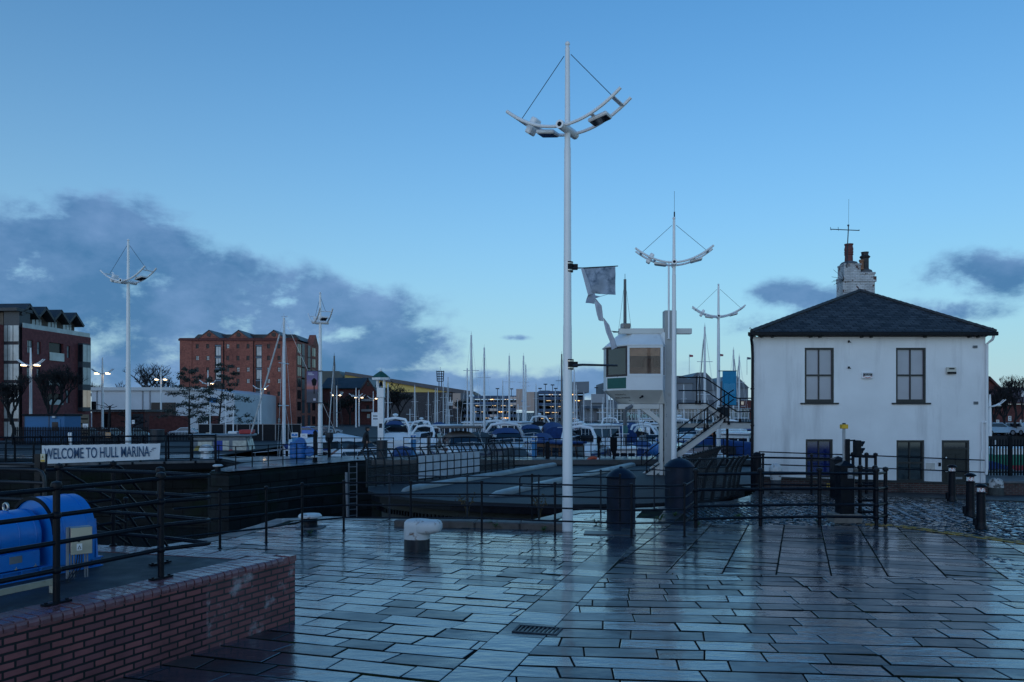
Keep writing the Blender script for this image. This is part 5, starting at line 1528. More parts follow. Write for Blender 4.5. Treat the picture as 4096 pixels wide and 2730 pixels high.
def bann(px, py):                                 # where a ray meets the banner plane, in banner coordinates
    d = Vector(((px - CX) / F, 1, -(py - HY) / F)); o = Vector((0, 0, CZ)); pp = b1 + nb * .97
    s = (pp - o).dot(nb) / d.dot(nb)
    return o + d * s
c0, c1, c2, c3 = bann(168, 1857), bann(638, 1838), bann(642, 1774), bann(167, 1782)
wb = thing('welcome_banner', 'long white vinyl banner reading WELCOME TO HULL MARINA on the footbridge railing', 'banner', c0, math.atan2(db.y, db.x))
Rz = Matrix.Rotation(-math.atan2(db.y, db.x), 3, 'Z')
l1, l2, l3 = (Rz @ (c - c0) for c in (c1, c2, c3))
b = MB(); n1_, n2_ = 30, 6
vs, fs = [], []
for i in range(n1_ + 1):
    for j in range(n2_ + 1):
        u, v = i / n1_, j / n2_
        p = (Vector((0, 0, 0)).lerp(l1, u)).lerp(l3.lerp(l2, u), v)
        sag = -.02 * abs(sin(u * 12 * pi)) * v
        vs.append((p.x, -.012 * sin(u * 31 + v * 4) - .01 * sin(u * 12 + v * 7), p.z + sag))
n_ = len(vs)
vs += [(v[0], v[1] + .008, v[2]) for v in vs]
for i in range(n1_):
    for j in range(n2_):
        a = i * (n2_ + 1) + j
        q = (a, a + n2_ + 1, a + n2_ + 2, a + 1)
        fs.append(q); fs.append(tuple(x + n_ for x in q[::-1]))
b.smooth = True; b.add(vs, fs); b.build('sheet', BANW, wb)
ta, tb_ = Rz @ (bann(178, 1819) - c0), Rz @ (bann(598, 1808) - c0)
txt = text('WELCOME TO HULL MARINA', .82, 'lettering', mat('banner_ink', (.02, .07, .16), .6), wb, ((ta.x + tb_.x) / 2, -.045, (ta.z + tb_.z) / 2), depth=.004, bold=.008)
txt.rotation_euler = (pi / 2, -math.atan2(tb_.z - ta.z, tb_.x - ta.x), 0)
bpy.context.view_layer.update()
_w = txt.dimensions.x
txt.scale = ((tb_.x - ta.x) / _w * txt.scale[0], .92, 1)
ta = Rz @ (bann(618, 1806) - c0)
b = MB()
for k in range(4): b.box(ta.x - .28 + k * .06, ta.x - .24 + k * .1, -.04, -.036, ta.z - .1 + k * .08, ta.z - .06 + k * .08)
b.build('logo', MATS['banner_ink'], wb)
# ---------------------------------------------------------------- far quay railings and furniture
def gq(px, py): return G(px, py, .15)
RQ = [gq(x, y) for x, y in ((862, 1866), (875, 1866), (943, 1875), (1009, 1869), (1073, 1865), (1132, 1860), (1187, 1856), (1258, 1851))]
railing('quay_railing', 'thin black railing on the far lock quay between footbridge and dark post', RQ, 1.02, (.25, .5, .75, 1.0), .026, .018, m=BLACKF, flange=False, ball=False)
def lat(px0, px1, Y, st): return [Vector(((px - CX) / F * Y, Y, .15)) for px in range(px0, px1, st)]
railing('quay_railing', 'black railing along the marina quay from the dark post past the walking man', lat(1262, 1610, 45.6, 52), 1.12, (.2, .5, .82, 1.1), .026, .022, m=BLACKF, flange=False, ball=False)
railing('quay_railing', 'black railing along the marina quay behind the white-panelled bridge parapet', lat(1615, 2195, 45.2, 33), 1.15, (.06, .45, .8, 1.13), .026, .024, m=BLACKF, flange=False, ball=False)
railing('quay_railing', 'black railing with close posts around the lifebuoy, right of the tallest lamp', lat(2196, 2420, 44.4, 28), 1.12, (.1, .4, .75, 1.1), .026, .022, m=BLACKF, flange=False, ball=False)
railing('quay_railing', 'dense black railing on the marina quay below the control cabin', lat(2400, 2690, 45.9, 21), 1.15, (.15, .4, .65, .9, 1.13), .024, .02, m=BLACKF, flange=False, ball=False)
railing('quay_railing', 'black railing on the marina quay between cabin stair and white house', lat(2694, 3010, 44.6, 40), 1.12, (.2, .65, 1.1), .026, .022, m=BLACKF, flange=False, ball=False)
for (px, y0, Y, w_, lb) in ((1261, 1727, 45.0, .2, 'stout dark square post on the lock quay left of the walking man'), (2190, 1772, 44.2, .24, 'stout dark square post at a railing join left of the tallest lamp')):
    x = (px - CX) / F * Y
    b = MB(); h = CZ - (y0 - HY) / F * Y - .15
    b.bbox(-w_ / 2, w_ / 2, -w_ / 2, w_ / 2, 0, h, .015); b.lathe([(w_ * .5, h), (w_ * .3, h + .06), (.002, h + .08)], n=8)
    tag(b.build('gate_post', BLACKF, None, (x, Y, .15)), lb, 'post')
def hopper(label, px, y0, y1, Y, w_, legs=False):
    x = (px - CX) / F * Y; h0 = CZ - (y1 - HY) / F * Y - .15; h1 = CZ - (y0 - HY) / F * Y - .15
    t = thing('black_bin', label, 'bin', (x, Y, .15))
    if legs:
        b = MB(); b.box(-w_ * .16, w_ * .16, -.1, .1, 0, h0); b.build('leg', BLACKF, t)
    b = MB(); n = 14
    b.lathe([(w_ * .36 if legs else w_ * .5, h0), (w_ * .5, h0 + (h1 - h0) * (.25 if legs else .02)), (w_ * .5, h1 - .04), (w_ * .52, h1 - .04), (w_ * .52, h1)], n=n); b.build('body', mat('bin_black', (.02, .025, .035), .45, var=.3) if 'bin_black' not in MATS else MATS['bin_black'], t)
    return t
hopper('short black tub behind the quay railing, left of the white canopied boat', 1317, 1731, 1768, 46.0, .45, True)
hopper('black cylindrical bin standing at the foot of the white bell post', 1528, 1762, 1832, 45.2, .62)
# black tapered sign board and signal near the lifebuoy
Y = 44.0; x = (2455 - CX) / F * Y
t = thing('quay_sign', 'black board on a tapered post above the quay railing, right of the lifebuoy', 'sign', (x, Y, .15))
b = MB(); h0, h1 = CZ - (1800 - HY) / F * Y - .15, CZ - (1751 - HY) / F * Y - .15
b.box(-.18, .18, -.06, .06, h0, h1); b.xz([(-.06, h0 - .25), (.06, h0 - .25), (.18, h0 - .001), (-.18, h0 - .001)], -.06, .06); b.build('board', BLACKF, t)
b = MB(); b.box(-.06, .06, -.05, .05, 0, h0 - .251); b.build('post', BLACKF, t)
x = (2394 - CX) / F * Y
t = thing('quay_signal', 'slim black signal post with a hooded lamp beside the lifebuoy', 'traffic signal', (x, Y, .15))
b = MB(); b.box(-.05, .05, -.05, .05, 0, CZ - (1770 - HY) / F * Y - .15); b.build('post', BLACKF, t)
b = MB(); z_ = CZ - (1770 - HY) / F * Y - .15; b.bbox(-.1, .1, -.1, .1, z_, z_ + .32, .03); b.lathe([(.08, 0), (.11, .12)], (.06, -.12, z_ + .12), 10); b.build('signal_head', BLACKF, t)
# lifebuoy
Y = 43.6; p = P(2373, 1858, Y)
t = thing('lifebuoy', 'orange and white lifebuoy hung on the quay railing', 'lifebuoy', p, rad(8))
def torus(b, R_, r_, a0, a1, n=24, m=10):
    b.tube([(R_ * cos(a0 + (a1 - a0) * k / n), 0, R_ * sin(a0 + (a1 - a0) * k / n)) for k in range(n + 1)], r_, m)
b = MB(); torus(b, .36, .085, 0, 2 * pi, 40); b.build('ring', mat('buoy_orange', (.55, .10, .05), .5, var=.15), t)
for a in (.9, 2.9, 4.6): 
    b = MB(); torus(b, .36, .088, a - .12, a + .12, 6); b.build('band', WHITE, t)
b = MB(); torus(b, .46, .012, 0, 2 * pi, 30, 5); b.build('grab_line', MATS['grey_timber'], t)
# mooring bollards, barrels, steps on the far quay
p = gq(797, 1840)
t = thing('mooring_bollard', 'large white domed bollard seen through the footbridge railing', 'bollard', Vector((p.x * .995, 43.9, .15)))
b = MB(); b.lathe([(.34, 0), (.3, .1), (.28, .35), (.3, .42)], n=18); b.build('stem', WHITE, t)
b = MB(); b.lathe([(.3, .42), (.38, .44), (.39, .5), (.33, .66), (.2, .76), (.002, .8)], n=20); b.build('cap', WHITE, t)
for (px, py, lb) in ((868, 1889, 'small white-capped bollard at the rounded corner of the lock wall'), (1258, 1849, 'small white-capped bollard at the wall edge near the dark post')):
    p = gq(px, py); p.y += .1
    t = thing('mooring_bollard', lb, 'bollard', p)
    b = MB(); b.lathe([(.14, 0), (.12, .08), (.12, .22)], n=14); b.build('stem', BLACKF, t)
    b = MB(); b.lathe([(.12, .221), (.21, .24), (.22, .28), (.15, .32), (.002, .33)], n=14); b.build('cap', RUSTW, t)
BARR = mat('barrel_blue', (.015, .13, .40), .4, var=.2)
def barrel(loc, lb, lying=False, s=1.0):
    b = MB(); pr = [(.26, 0), (.29, .03), (.3, .2), (.285, .24), (.3, .28), (.3, .6), (.285, .64), (.3, .68), (.29, .86), (.25, .9), (.08, .9), (.08, .92)]
    b.lathe([(r * s, z * s) for r, z in pr], n=16)
    o = b.build('barrel', BARR, None, loc)
    if lying: o.rotation_euler = (rad(90), 0, rad(12))
    tag(o, lb, 'barrel', 'blue barrels on the quay')
Y = 44.9
for (px, lb) in ((1180, 'upright blue barrel on the quay, left of two'), (1205, 'upright blue barrel on the quay, right of two, before the berth sign')):
    barrel(((px - CX) / F * Y, Y, .15), lb)
barrel(((1203 - CX) / F * 45.5, 45.5, 1.0), 'blue barrel lying on top, behind the upright barrels', True)
barrel(((1240 - CX) / F * 45.5, 45.5, .48), 'paler blue barrel beside the dark post', True, .9)
barrel(((2620 - CX) / F * 45.0, 45.0, .6), 'big blue drum lying behind the cabin stair foot', True, 1.25)
# berth sign pylons
PYL = mat('pylon_blue', (.03, .22, .48), .5, var=.12)
def pylon(label, px, y0, y1, Y, w_=.62, letter='A'):
    x = (px - CX) / F * Y
    zt_ = CZ - (y0 - HY) / F * Y; zb_ = CZ - (y1 - HY) / F * Y
    t = thing('berth_sign', label, 'sign', (x, Y, -.9), 0, 'lettered berth signs')
    k = F / Y
    b = MB(); b.bbox(-w_ / 2, w_ / 2, -.1, .1, 0, zb_ + .9, .01); b.build('pillar', PYL, t)
    b = MB(); hw = w_ * .62
    b.bbox(-hw, hw, -.14, -.101, zb_ + .9, zt_ + .9, .01); b.build('sign_panel', WHITE, t)
    b = MB(); b.box(-hw * .84, hw * .84, -.146, -.1401, zb_ + .9 + .06, zt_ + .9 - .06); b.build('blue_field', mat('sign_blue', (.02, .20, .55), .5) if 'sign_blue' not in MATS else MATS['sign_blue'], t)
    h = zt_ - zb_
    text(letter, h * .5, 'lettering', WHITE, t, (0, -.15, zb_ + .9 + h * .58), depth=.003)
    b = MB(); b.box(-hw * .5, hw * .5, -.15, -.1465, zb_ + .9 + h * .14, zb_ + .9 + h * .22); b.build('small_line', WHITE, t)
    return t
pylon('blue berth sign lettered A, beside the blue barrels', 1181, 1731, 1750, 47.6, .32)
pylon('blue berth sign lettered A, in front of the blue-canopied cruiser', 1654, 1738, 1758, 50, .3)
pylon('blue berth sign lettered A, left of the tallest lamp over the parapet end', 2137, 1746, 1766, 49, .3)
pylon('blue berth sign lettered A, left of the cabin legs', 2633, 1751, 1770, 52, .3)
# ---------------------------------------------------------------- bell post
Y = 47.8; x = (1524 - CX) / F * Y; sc_ = Y / F
t = thing('bell_post', 'white square bell post with a little green pyramid roof', 'bell post', (x, Y, .15))
zz = lambda py: CZ - (py - HY) / F * Y - .15
b = MB(); b.bbox(-.175, .175, -.175, .175, 0, zz(1592), .02); b.bbox(-.22, .22, -.22, .22, zz(1591.9), zz(1552), .03)
b.build('shaft', WHITE, t)
for (sx, sy) in ((-1, -1), (1, -1), (1, 1), (-1, 1)):
    b = MB(); b.box(sx * .2 - .04, sx * .2 + .04, sy * .2 - .04, sy * .2 + .04, zz(1551.9), zz(1520)); b.build('corner_post', WHITE, t)
b = MB(); b.lathe([(.56, zz(1521)), (.58, zz(1512)), (.54, zz(1511))], n=6); b.build('valance', WHITE, t)
b = MB(); b.lathe([(.59, zz(1510.9)), (.33, zz(1497)), (.07, zz(1486)), (.002, zz(1485))], n=6); b.build('roof', mat('copper_green', (.02, .09, .065), .5, var=.3), t)
b = MB(); b.lathe([(.07, zz(1487)), (.09, zz(1484)), (.03, zz(1478)), (.002, zz(1470))], n=8); b.build('finial', WHITE, t)
b = MB(); b.lathe([(.13, zz(1545)), (.10, zz(1538)), (.07, zz(1528)), (.02, zz(1526))], n=12); b.build('bell', BLACK, t)
b = MB(); b.box(-.09, .09, -.19, -.176, zz(1712), zz(1695)); b.build('plaque', DGREY, t)
# ---------------------------------------------------------------- the walking man
def person(loc, face, h=1.76):
    C_CO = mat('coat_black', (.010, .011, .014), .8, var=.3, vs=5); C_TR = mat('trousers_black', (.009, .01, .013), .85, var=.3); C_SK = mat('skin', (.42, .24, .18), .55, var=.1); C_SH = mat('shoe_black', (.008, .008, .01), .4)
    t = thing('person', 'man walking right in a dark padded coat, dark trousers and a flat cap', 'person', loc, face)
    def skin(name, verts, edges, rads, m, parent, sub=2):
        me = bpy.data.meshes.new(name); me.from_pydata(verts, edges, []); me.materials.append(m)
        o = bpy.data.objects.new(name, me); COL.objects.link(o); o.parent = parent
        sk = o.modifiers.new('skin', 'SKIN'); sk.use_smooth_shade = True
        for i, r in enumerate(rads):
            me.skin_vertices[0].data[i].radius = (r, r) if not isinstance(r, tuple) else r
        me.skin_vertices[0].data[0].use_root = True
        s = o.modifiers.new('sub', 'SUBSURF'); s.levels = sub; s.render_levels = sub
        return o
    # x = walking direction, z = up.  body: pelvis, spine, neck, head, arms, legs in mid-stride
    V = [(0, 0, .92), (.02, 0, 1.12), (.04, 0, 1.34), (.07, 0, 1.46), (.10, 0, 1.54), (.115, 0, 1.64), (.12, 0, 1.72),
         (.05, -.19, 1.41), (-.03, -.26, 1.16), (.10, -.25, .97), (.05, .19, 1.41), (.02, .26, 1.15), (.14, .24, .96),
         (.02, -.1, .86), (.16, -.11, .50), (.20, -.11, .09), (-.02, .1, .86), (-.14, .11, .50), (-.46, .11, .14)]
    E = [(0, 1), (1, 2), (2, 3), (3, 4), (4, 5), (5, 6), (2, 7), (7, 8), (8, 9), (2, 10), (10, 11), (11, 12), (0, 13), (13, 14), (14, 15), (0, 16), (16, 17), (17, 18)]
    Rr = [.15, .15, .15, .06, .052, .085, .075, .075, .05, .036, .075, .05, .036, .095, .062, .045, .095, .062, .045]
    skin('body', V, E, Rr, C_TR, t)
    V = [(-.02, 0, .80), (.0, 0, .95), (.02, 0, 1.14), (.04, 0, 1.34), (.065, 0, 1.46), (.05, -.2, 1.40), (-.03, -.265, 1.17), (.09, -.255, .99), (.05, .2, 1.40), (.02, .265, 1.16), (.13, .245, .98)]
    E = [(0, 1), (1, 2), (2, 3), (3, 4), (3, 5), (5, 6), (6, 7), (3, 8), (8, 9), (9, 10)]
    skin('coat', V, E, [(.2, .21), (.19, .21), (.185, .2), (.18, .2), .085, .095, .075, .06, .095, .075, .06], C_CO, t)
    b = MB(); b.ball((.125, 0, 1.645), .098, 16, 12, (1.05, .82, 1.18)); b.ball((.225, 0, 1.635), .022, 8, 6, (1, .8, 1.2)); b.ball((.19, 0, 1.59), .03, 8, 6, (1, 1.4, .7))
    for s in (-1, 1): b.ball((.11, s * .083, 1.64), .022, 8, 6, (.8, .5, 1.3)); b.ball((.205, s * .035, 1.662), .010, 6, 5)
    b.build('head', C_SK, t)
    b = MB(); b.ball((.10, 0, 1.70), .112, 16, 8, (1.1, .92, .62)); b.bbox(.16, .28, -.075, .075, 1.675, 1.695, .008); b.ball((.06, 0, 1.62), .1, 12, 8, (.8, .85, .9)); b.build('cap', C_CO, t)
    for (s, px, pz) in ((-1, .125, .955), (1, .165, .94)):
        b = MB(); y = s * .25
        b.ball((px, y, pz), .042, 10, 8, (.8, .5, 1.1))
        for k in range(4): b.tube([(px + .02 - k * .016, y, pz - .03), (px + .03 - k * .016, y + s * .005, pz - .07 - .006 * (k % 3)), (px + .024 - k * .014, y - s * .012, pz - .098)], .0095, 6)
        b.tube([(px + .025, y - s * .01, pz + .005), (px + .05, y - s * .02, pz - .02), (px + .055, y - s * .02, pz - .045)], .0105, 6)
        b.build('hand', C_SK, t)
    b = MB(); b.M = Matrix.Translation((.24, -.11, 0)); b.bbox(-.1, .17, -.05, .05, 0, .09, .035); b.M = Matrix.Translation((-.47, .11, .0)) @ Matrix.Rotation(rad(42), 4, 'Y'); b.bbox(-.06, .2, -.05, .05, -.02, .07, .03)
    b.M = None
    b.build('shoes', C_SH, t)
    return t
Yp = 44.1
person(((1462 - CX) / F * Yp, Yp, .15), 0)
# ---------------------------------------------------------------- lock control cabin on its column
YK = 36.0
CREAM = mat('cabin_cream', (.66, .66, .64), .45, var=.06, vs=1.5, dirt=(.35, .34, .32), ds=1.5, dth=(.6, .9))
CABW = mat('cabin_white', (.80, .82, .84), .4, var=.05, vs=1.5, dirt=(.45, .45, .45), ds=1.8, dth=(.6, .9))
def K(px, py, Y=YK): return P(px, py, Y)
co = K(2690, 1900)
co.z = -.3
kb = thing('control_cabin', 'white angular lock control cabin raised on a cream column', 'control cabin', co)
def kl(px, py, Y=YK): return K(px, py, Y) - co
xl, xc, xr = K(2428, 0).x * 1.03 - co.x, K(2509, 0).x - co.x, K(2651, 0).x - co.x
def ring(py, ins, dz=0):
    z = K(0, py).z - co.z + dz
    return [Vector((xl - .02 + ins * 1.0, 1.15 + ins * .3, z)), Vector((xc + ins * .55, ins * .9, z)), Vector((xr - ins * .12, ins * .9, z)), Vector((xr + .17, .35, z)), Vector((xr + .17, 2.3, z)), Vector((xl - .02 + ins, 2.3, z))]
def band(b, r0, r1, caps=()):
    n = len(r0); o = len(b.v)
    b.add(r0 + r1, [(i, (i + 1) % n, n + (i + 1) % n, n + i) for i in range(n)])
    if 0 in caps: b.add(r0, [tuple(range(n))[::-1]])
    if 1 in caps: b.add(r1, [tuple(range(n))])
r0, r1, r2, r3, r4 = ring(1615, .72), ring(1561, .0), ring(1505, .0), ring(1383, .0), ring(1327, .62)
b = MB(); band(b, r0, r1, (0,)); b.build('underside', CREAM, kb)
b = MB(); band(b, r1, r2); b.build('lower_wall', CABW, kb)
b = MB(); band(b, ring(1384, -.06), ring(1379, -.07), (0, 1)); band(b, ring(1378.9, -.05), r4, (1,)); b.build('roof', CABW, kb)
b = MB(); b.box(xl + .4, xr + .1, .5, 2.2, r2[0].z - .02, r2[0].z + .0); band(b, [v * 1.0 for v in ring(1505, .12)], [v * 1.0 for v in ring(1470, .12)]); b.box(xc + .9, xc + 1.35, .9, 1.3, r2[0].z, r2[0].z + .85); b.box(xc - .25, xc + .25, 1.0, 1.2, r2[0].z + .2, r2[0].z + .7)
b.build('interior', mat('sunset_toned_interior', (.24, .14, .095), .7, var=.3), kb)  # warm brown carries the sunset mirrored in the panes
b = MB()                                          # window posts and rails
def face_frame(p0, p1, z0, z1, fw, t=.05, m=None, name='window_frame', glass=None):
    d = (p1 - p0); L_ = d.length; d.normalize()
    f = MB(); rz_ = math.atan2(d.y, d.x)
    f.box(0, fw, -.02, t, 0, z1 - z0); f.box(L_ - fw, L_, -.02, t, 0, z1 - z0); f.box(fw, L_ - fw, -.02, t, 0, fw); f.box(fw, L_ - fw, -.02, t, z1 - z0 - fw, z1 - z0)
    o = f.build(name, m or CABW, kb, Vector((p0.x, p0.y, z0)), rz_)
    g = MB(); g.box(fw, L_ - fw, .012, .024, fw, z1 - z0 - fw); g.build('pane', glass or GLASSD, o)
    return o
zA, zB = r2[1].z, r3[1].z
CABG = glass_mat('cabin_glass', (.16, .10, .075), .04)
_nt = CABG.node_tree; _bs = _nt.nodes['Principled BSDF']; _bs.inputs['Alpha'].default_value = .30
CABT = glass_mat('cabin_glass_dark', (.02, .035, .05), .05)
CABT.node_tree.nodes['Principled BSDF'].inputs['Alpha'].default_value = .85
BROWN = mat('brown_frame', (.045, .028, .03), .5, var=.2)
face_frame(r2[0], r2[1], zA, zB, .09, m=BROWN, glass=CABT)
face_frame(r2[1], r2[2], zA, zB, .10, glass=CABG)
face_frame(r2[2], r2[3], zA, zB, .05, glass=CABT)
b = MB(); b.quad(r2[4], r2[5], r3[5], r3[4]); b.quad(r2[3], r2[4], r3[4], r3[3]); b.quad(r2[5], r2[0], r3[0], r3[5]); b.build('back_wall', CREAM, kb)
b = MB(); xa_ = xc + .12; b.box(xa_, xr - .12, .06, .07, zA + (zB - zA) * .66, zB - .1); b.build('sunset_toned_blind', mat('sunset_toned_blind', (.85, .50, .30), .6, var=.2), kb)  # blind coloured amber to stand for sunset reflected in the glass
d = (r1[1] - r1[0]); rzf = math.atan2(d.y, d.x)
b = MB(); L_ = Vector((d.x, d.y, 0)).length; b.box(.08, L_ - .06, -.02, -.001, .08, r2[0].z - r1[0].z - .06); b.build('green_panel', mat('panel_green', (.004, .10, .085), .45, var=.1), kb, Vector((r1[0].x, r1[0].y, r1[0].z)), rzf)
b = MB(); b.box(.04, L_ - .02, -.012, -.0005, .04, r2[0].z - r1[0].z - .03); b.build('panel_border', WHITE, kb, Vector((r1[0].x, r1[0].y, r1[0].z)), rzf)
# lettering under the left facet
pc_ = (r0[0] + r0[1] + r1[0] + r1[1]) / 4
ux = (r1[1] - r1[0]).normalized(); uy = ((r1[0] + r1[1]) / 2 - (r0[0] + r0[1]) / 2).normalized()
uy = (uy - ux * uy.dot(ux)).normalized(); uz = ux.cross(uy)
INK = mat('grey_ink', (.12, .11, .11), .6)
for (s, sz, v) in (('Welcome To', .13, .17), ('HULL MARINA', .155, -.05), ('office', .08, -.24)):
    o = text(s, sz, 'lettering', INK, kb, (0, 0, 0), depth=.002)
    m_ = Matrix((ux, uy, uz)).transposed().to_4x4()
    m_.translation = pc_ + uy * v + ux * (.02 if sz > .1 else .34) + uz * .006
    o.rotation_mode = 'XYZ'; o.matrix_local = m_
b = MB(); p = kl(2568, 1589); b.M = Matrix.Translation((p.x, .1, p.z)); b.tube([(0, -.05, 0), (-.1, -.16, -.04)], .035, 8); b.ball((.03, 0, .03), .06, 8, 6); b.build('camera', BLACK, kb)
b = MB(); b.M = Matrix.Translation((kl(2525, 1630).x, .45, kl(2525, 1630).z)); b.tube([(-.16, -.12, -.08), (.1, .06, .06)], .09, 10); b.build('flood_camera', GREYM, kb)
# column, beams, bracing
x0, x1 = kl(2665, 0).x, kl(2713, 0).x
b = MB(); b.bbox(x0, x1, .36, .9, 0, kl(0, 1238).z, .015); b.build('column', mat('column_cream', (.40, .41, .41), .5, var=.08, vs=1.5, dirt=(.28, .27, .25), ds=1.5), kb)
for py in (1612, 1621, 1660, 1668, 1738, 1746):
    b = MB(); b.ball((x0 + .08, .355, kl(0, py).z), .025, 8, 5, (1, .5, 1)); b.build('bolt', GREYM, kb)
b = MB(); z0, z1 = kl(0, 1332).z, kl(0, 1310).z; b.bbox(kl(2482, 0).x, x0 - .002, .45, .8, z0, z1, .012); b.bbox(x1 + .002, kl(2777, 0).x, .45, .8, z0, z1, .012); b.build('roof_beam', CREAM, kb)
b = MB(); z0, z1 = kl(0, 1637).z, kl(0, 1617).z; b.bbox(kl(2478, 0).x, kl(2646, 0).x, .5, .9, z0, z1, .012); b.build('floor_beam', CREAM, kb)
b = MB(); b.bbox(kl(2647, 0).x, kl(2661, 0).x, .5, .8, 0, kl(0, 1617).z, .01); b.build('side_post', CREAM, kb)
b = MB(); a_, c_ = kl(2570, 1637), kl(2647, 1697); b.xz([(a_.x, a_.z), (kl(2602, 0).x, a_.z), (c_.x, kl(0, 1673).z), (c_.x, c_.z)][::-1], .55, .85); b.build('brace', CREAM, kb)
b = MB(); z = kl(0, 1309.5).z; b.bbox(kl(2490, 0).x, kl(2528, 0).x, .4, .75, z, z + .22, .02); b.mi = 1; b.box(kl(2500, 0).x, kl(2526, 0).x, .39, .399, z + .03, z + .19); b.build('floodlight', [GREYM, GLASSD], kb)
b = MB(); p = kl(2482, 1324); b.tube([(p.x, .5, p.z), (p.x - .34, .5, p.z + .03)], .02, 6); b.build('rod', DGREY, kb)
b = MB(); p = kl(2703, 0).x; b.tube([(p, .3, kl(0, 1500).z), (p, .3, kl(0, 842).z)], .032, 8); b.tube([(p, .3, kl(0, 842).z), (p, .3, kl(0, 758).z)], .008, 5); b.build('antenna', DGREY, kb)
b = MB(); p = kl(2680, 0).x; b.tube([(p, .28, kl(0, 1354).z), (p, .28, kl(0, 1048).z)], .045, 8); b.lathe([(.07, 0), (.07, .03)], (p, .28, kl(0, 1354).z), 8); b.build('aerial_pole', POLEW, kb)
# ---------------------------------------------------------------- stair and gangway to the cabin
YG = 36.7
go = P(2708, 1900, YG); go.z = -.3
gs = thing('access_stair', 'cream steel stair and gangway with black handrails joining cabin and house', 'stair', go)
def gl(px, py, Y=YG): return P(px, py, Y) - go
def sheet(name, pts, y0, y1, m=CREAM):
    b = MB(); b.xz([(gl(*p).x, gl(*p).z) for p in pts][::-1], y0, y1); return b.build(name, m, gs)
for y in (0, .95):
    sheet('upper_beam', [(2714, 1617), (2834, 1617), (2834, 1637), (2714, 1637)], y, y + .08)
    sheet('upper_stringer', [(2835, 1617), (2922, 1674), (2912, 1692), (2835, 1639)], y, y + .08)
    sheet('lower_beam', [(2870, 1692), (3012, 1692), (3012, 1716), (2870, 1716)], y, y + .08)
    sheet('main_stringer', [(2905, 1666), (2869, 1717), (2620, 1901), (2583, 1899)], y - .10, y - .015)
sheet('back_beam', [(2714, 1696), (2868, 1696), (2868, 1713), (2714, 1713)], 1.1, 1.2)
b = MB()
for k in range(15):
    u = k / 15
    c = gl(2890 + (2598 - 2890) * u, 1690 + (1893 - 1690) * u)
    b.box(c.x - .14, c.x + .14, -.015, .85, c.z - .02, c.z + .015)
b.build('treads', DGREY, gs)
b = MB(); b.box(gl(2714, 0).x, gl(2834, 0).x, .08, .95, gl(0, 1622).z, gl(0, 1617.5).z); b.box(gl(2870, 0).x, gl(3012, 0).x, .08, .95, gl(0, 1696).z, gl(0, 1692.5).z); b.build('landing', DGREY, gs)
for dy in (-.06, .99):
    Yr = YG + dy
    for pl in ([(2714, 1510), (2815, 1511), (2833, 1520), (2935, 1590), (2950, 1594), (3010, 1594)], [(2714, 1563), (2815, 1563), (2833, 1570), (2935, 1640), (2950, 1648), (3010, 1648)],
               [(3010, 1690), (2900, 1688), (2885, 1690)], [(2714, 1614), (2826, 1614), (2915, 1672)]):
        b = MB(); b.tube([P(x, y, Yr) - go for x, y in pl], .028, 8); b.build('handrail', BLACK, gs)
    for pl in ([(2935, 1560), (2873, 1600), (2575, 1816), (2566, 1826), (2566, 1860)], [(2935, 1598), (2881, 1636), (2583, 1853), (2575, 1862)], [(2904, 1664), (2589, 1891)]):
        b = MB(); b.tube([P(x, y, Yr - .1) - go for x, y in pl], .026, 8); b.build('handrail', BLACK, gs)
    for (px, ya, yb) in ((2786, 1506, 1618), (2799, 1506, 1618), (2883, 1555, 1672), (2897, 1560, 1690), (2915, 1580, 1700), (2960, 1592, 1690), (2818, 1641, 1725), (2830, 1633, 1715), (2715, 1715, 1800), (2655, 1758, 1845), (2587, 1806, 1893)):
        b = MB(); b.tube([P(px, ya, Yr) - go, P(px, yb, Yr) - go], .026, 6); b.tube([P(px, yb - 14, Yr) - go, P(px, yb, Yr) - go], .06, 8); b.build('baluster', BLACK, gs)
b = MB(); b.box(gl(2890, 0).x, gl(2938, 0).x, .9, 1.0, gl(0, 1692).z, gl(0, 1630).z); b.build('screen', mat('screen_dark', (.012, .022, .03), .5), gs)
for px in (2868, 2921):
    b = MB(); b.tube([(gl(px, 0).x, .5, 0), (gl(px, 0).x, .5, gl(0, 1716).z)], .06, 8); b.build('leg', BLACK, gs)
# ---------------------------------------------------------------- far buildings
class Face:                                       # a facade through A heading along d; photo points become (u, z) on it
    def __init__(s, A, B, z0):
        s.A = Vector((A[0], A[1])); s.d = (Vector((B[0], B[1])) - s.A); s.L = s.d.length; s.d.normalize(); s.z0 = z0
        s.rz = math.atan2(s.d.y, s.d.x)
    def u(s, px):
        k = (px - CX) / F
        return (k * s.A.y - s.A.x) / (s.d.x - k * s.d.y)
    def Y(s, px): return s.A.y + s.u(px) * s.d.y
    def z(s, px, py): return CZ - (py - HY) / F * s.Y(px) - s.z0
    def op(s, x0, y0, x1, y1): return (s.u(x0), s.u(x1), s.z((x0 + x1) / 2, y1), s.z((x0 + x1) / 2, y0))
    def thing(s, name, label, cat, group=None): return thing(name, label, cat, (s.A.x, s.A.y, s.z0), s.rz, group)
def px_pt(px, Y): return ((px - CX) / F * Y, Y)
BRF = brick_mat('far_brick', (.42, .135, .092), (.35, .11, .08), (.13, .06, .05), .45, .15, .012, .8, .002, (.11, .035, .03), (.5, .75), .25)
BRF2 = brick_mat('apartment_brick', (.25, .065, .065), (.21, .055, .058), (.09, .04, .04), .45, .15, .012, .75, .002)
BRF3 = brick_mat('dark_red_brick', (.17, .052, .046), (.14, .045, .042), (.06, .03, .03), .45, .15, .012, .8, .002)
SLF = mat('far_slate', (.035, .04, .05), .5, var=.3, vs=.6)
PANE = glass_mat('sky_toned_pane', (.42, .46, .46), .15)  # reflected sky put into the pale glass colour
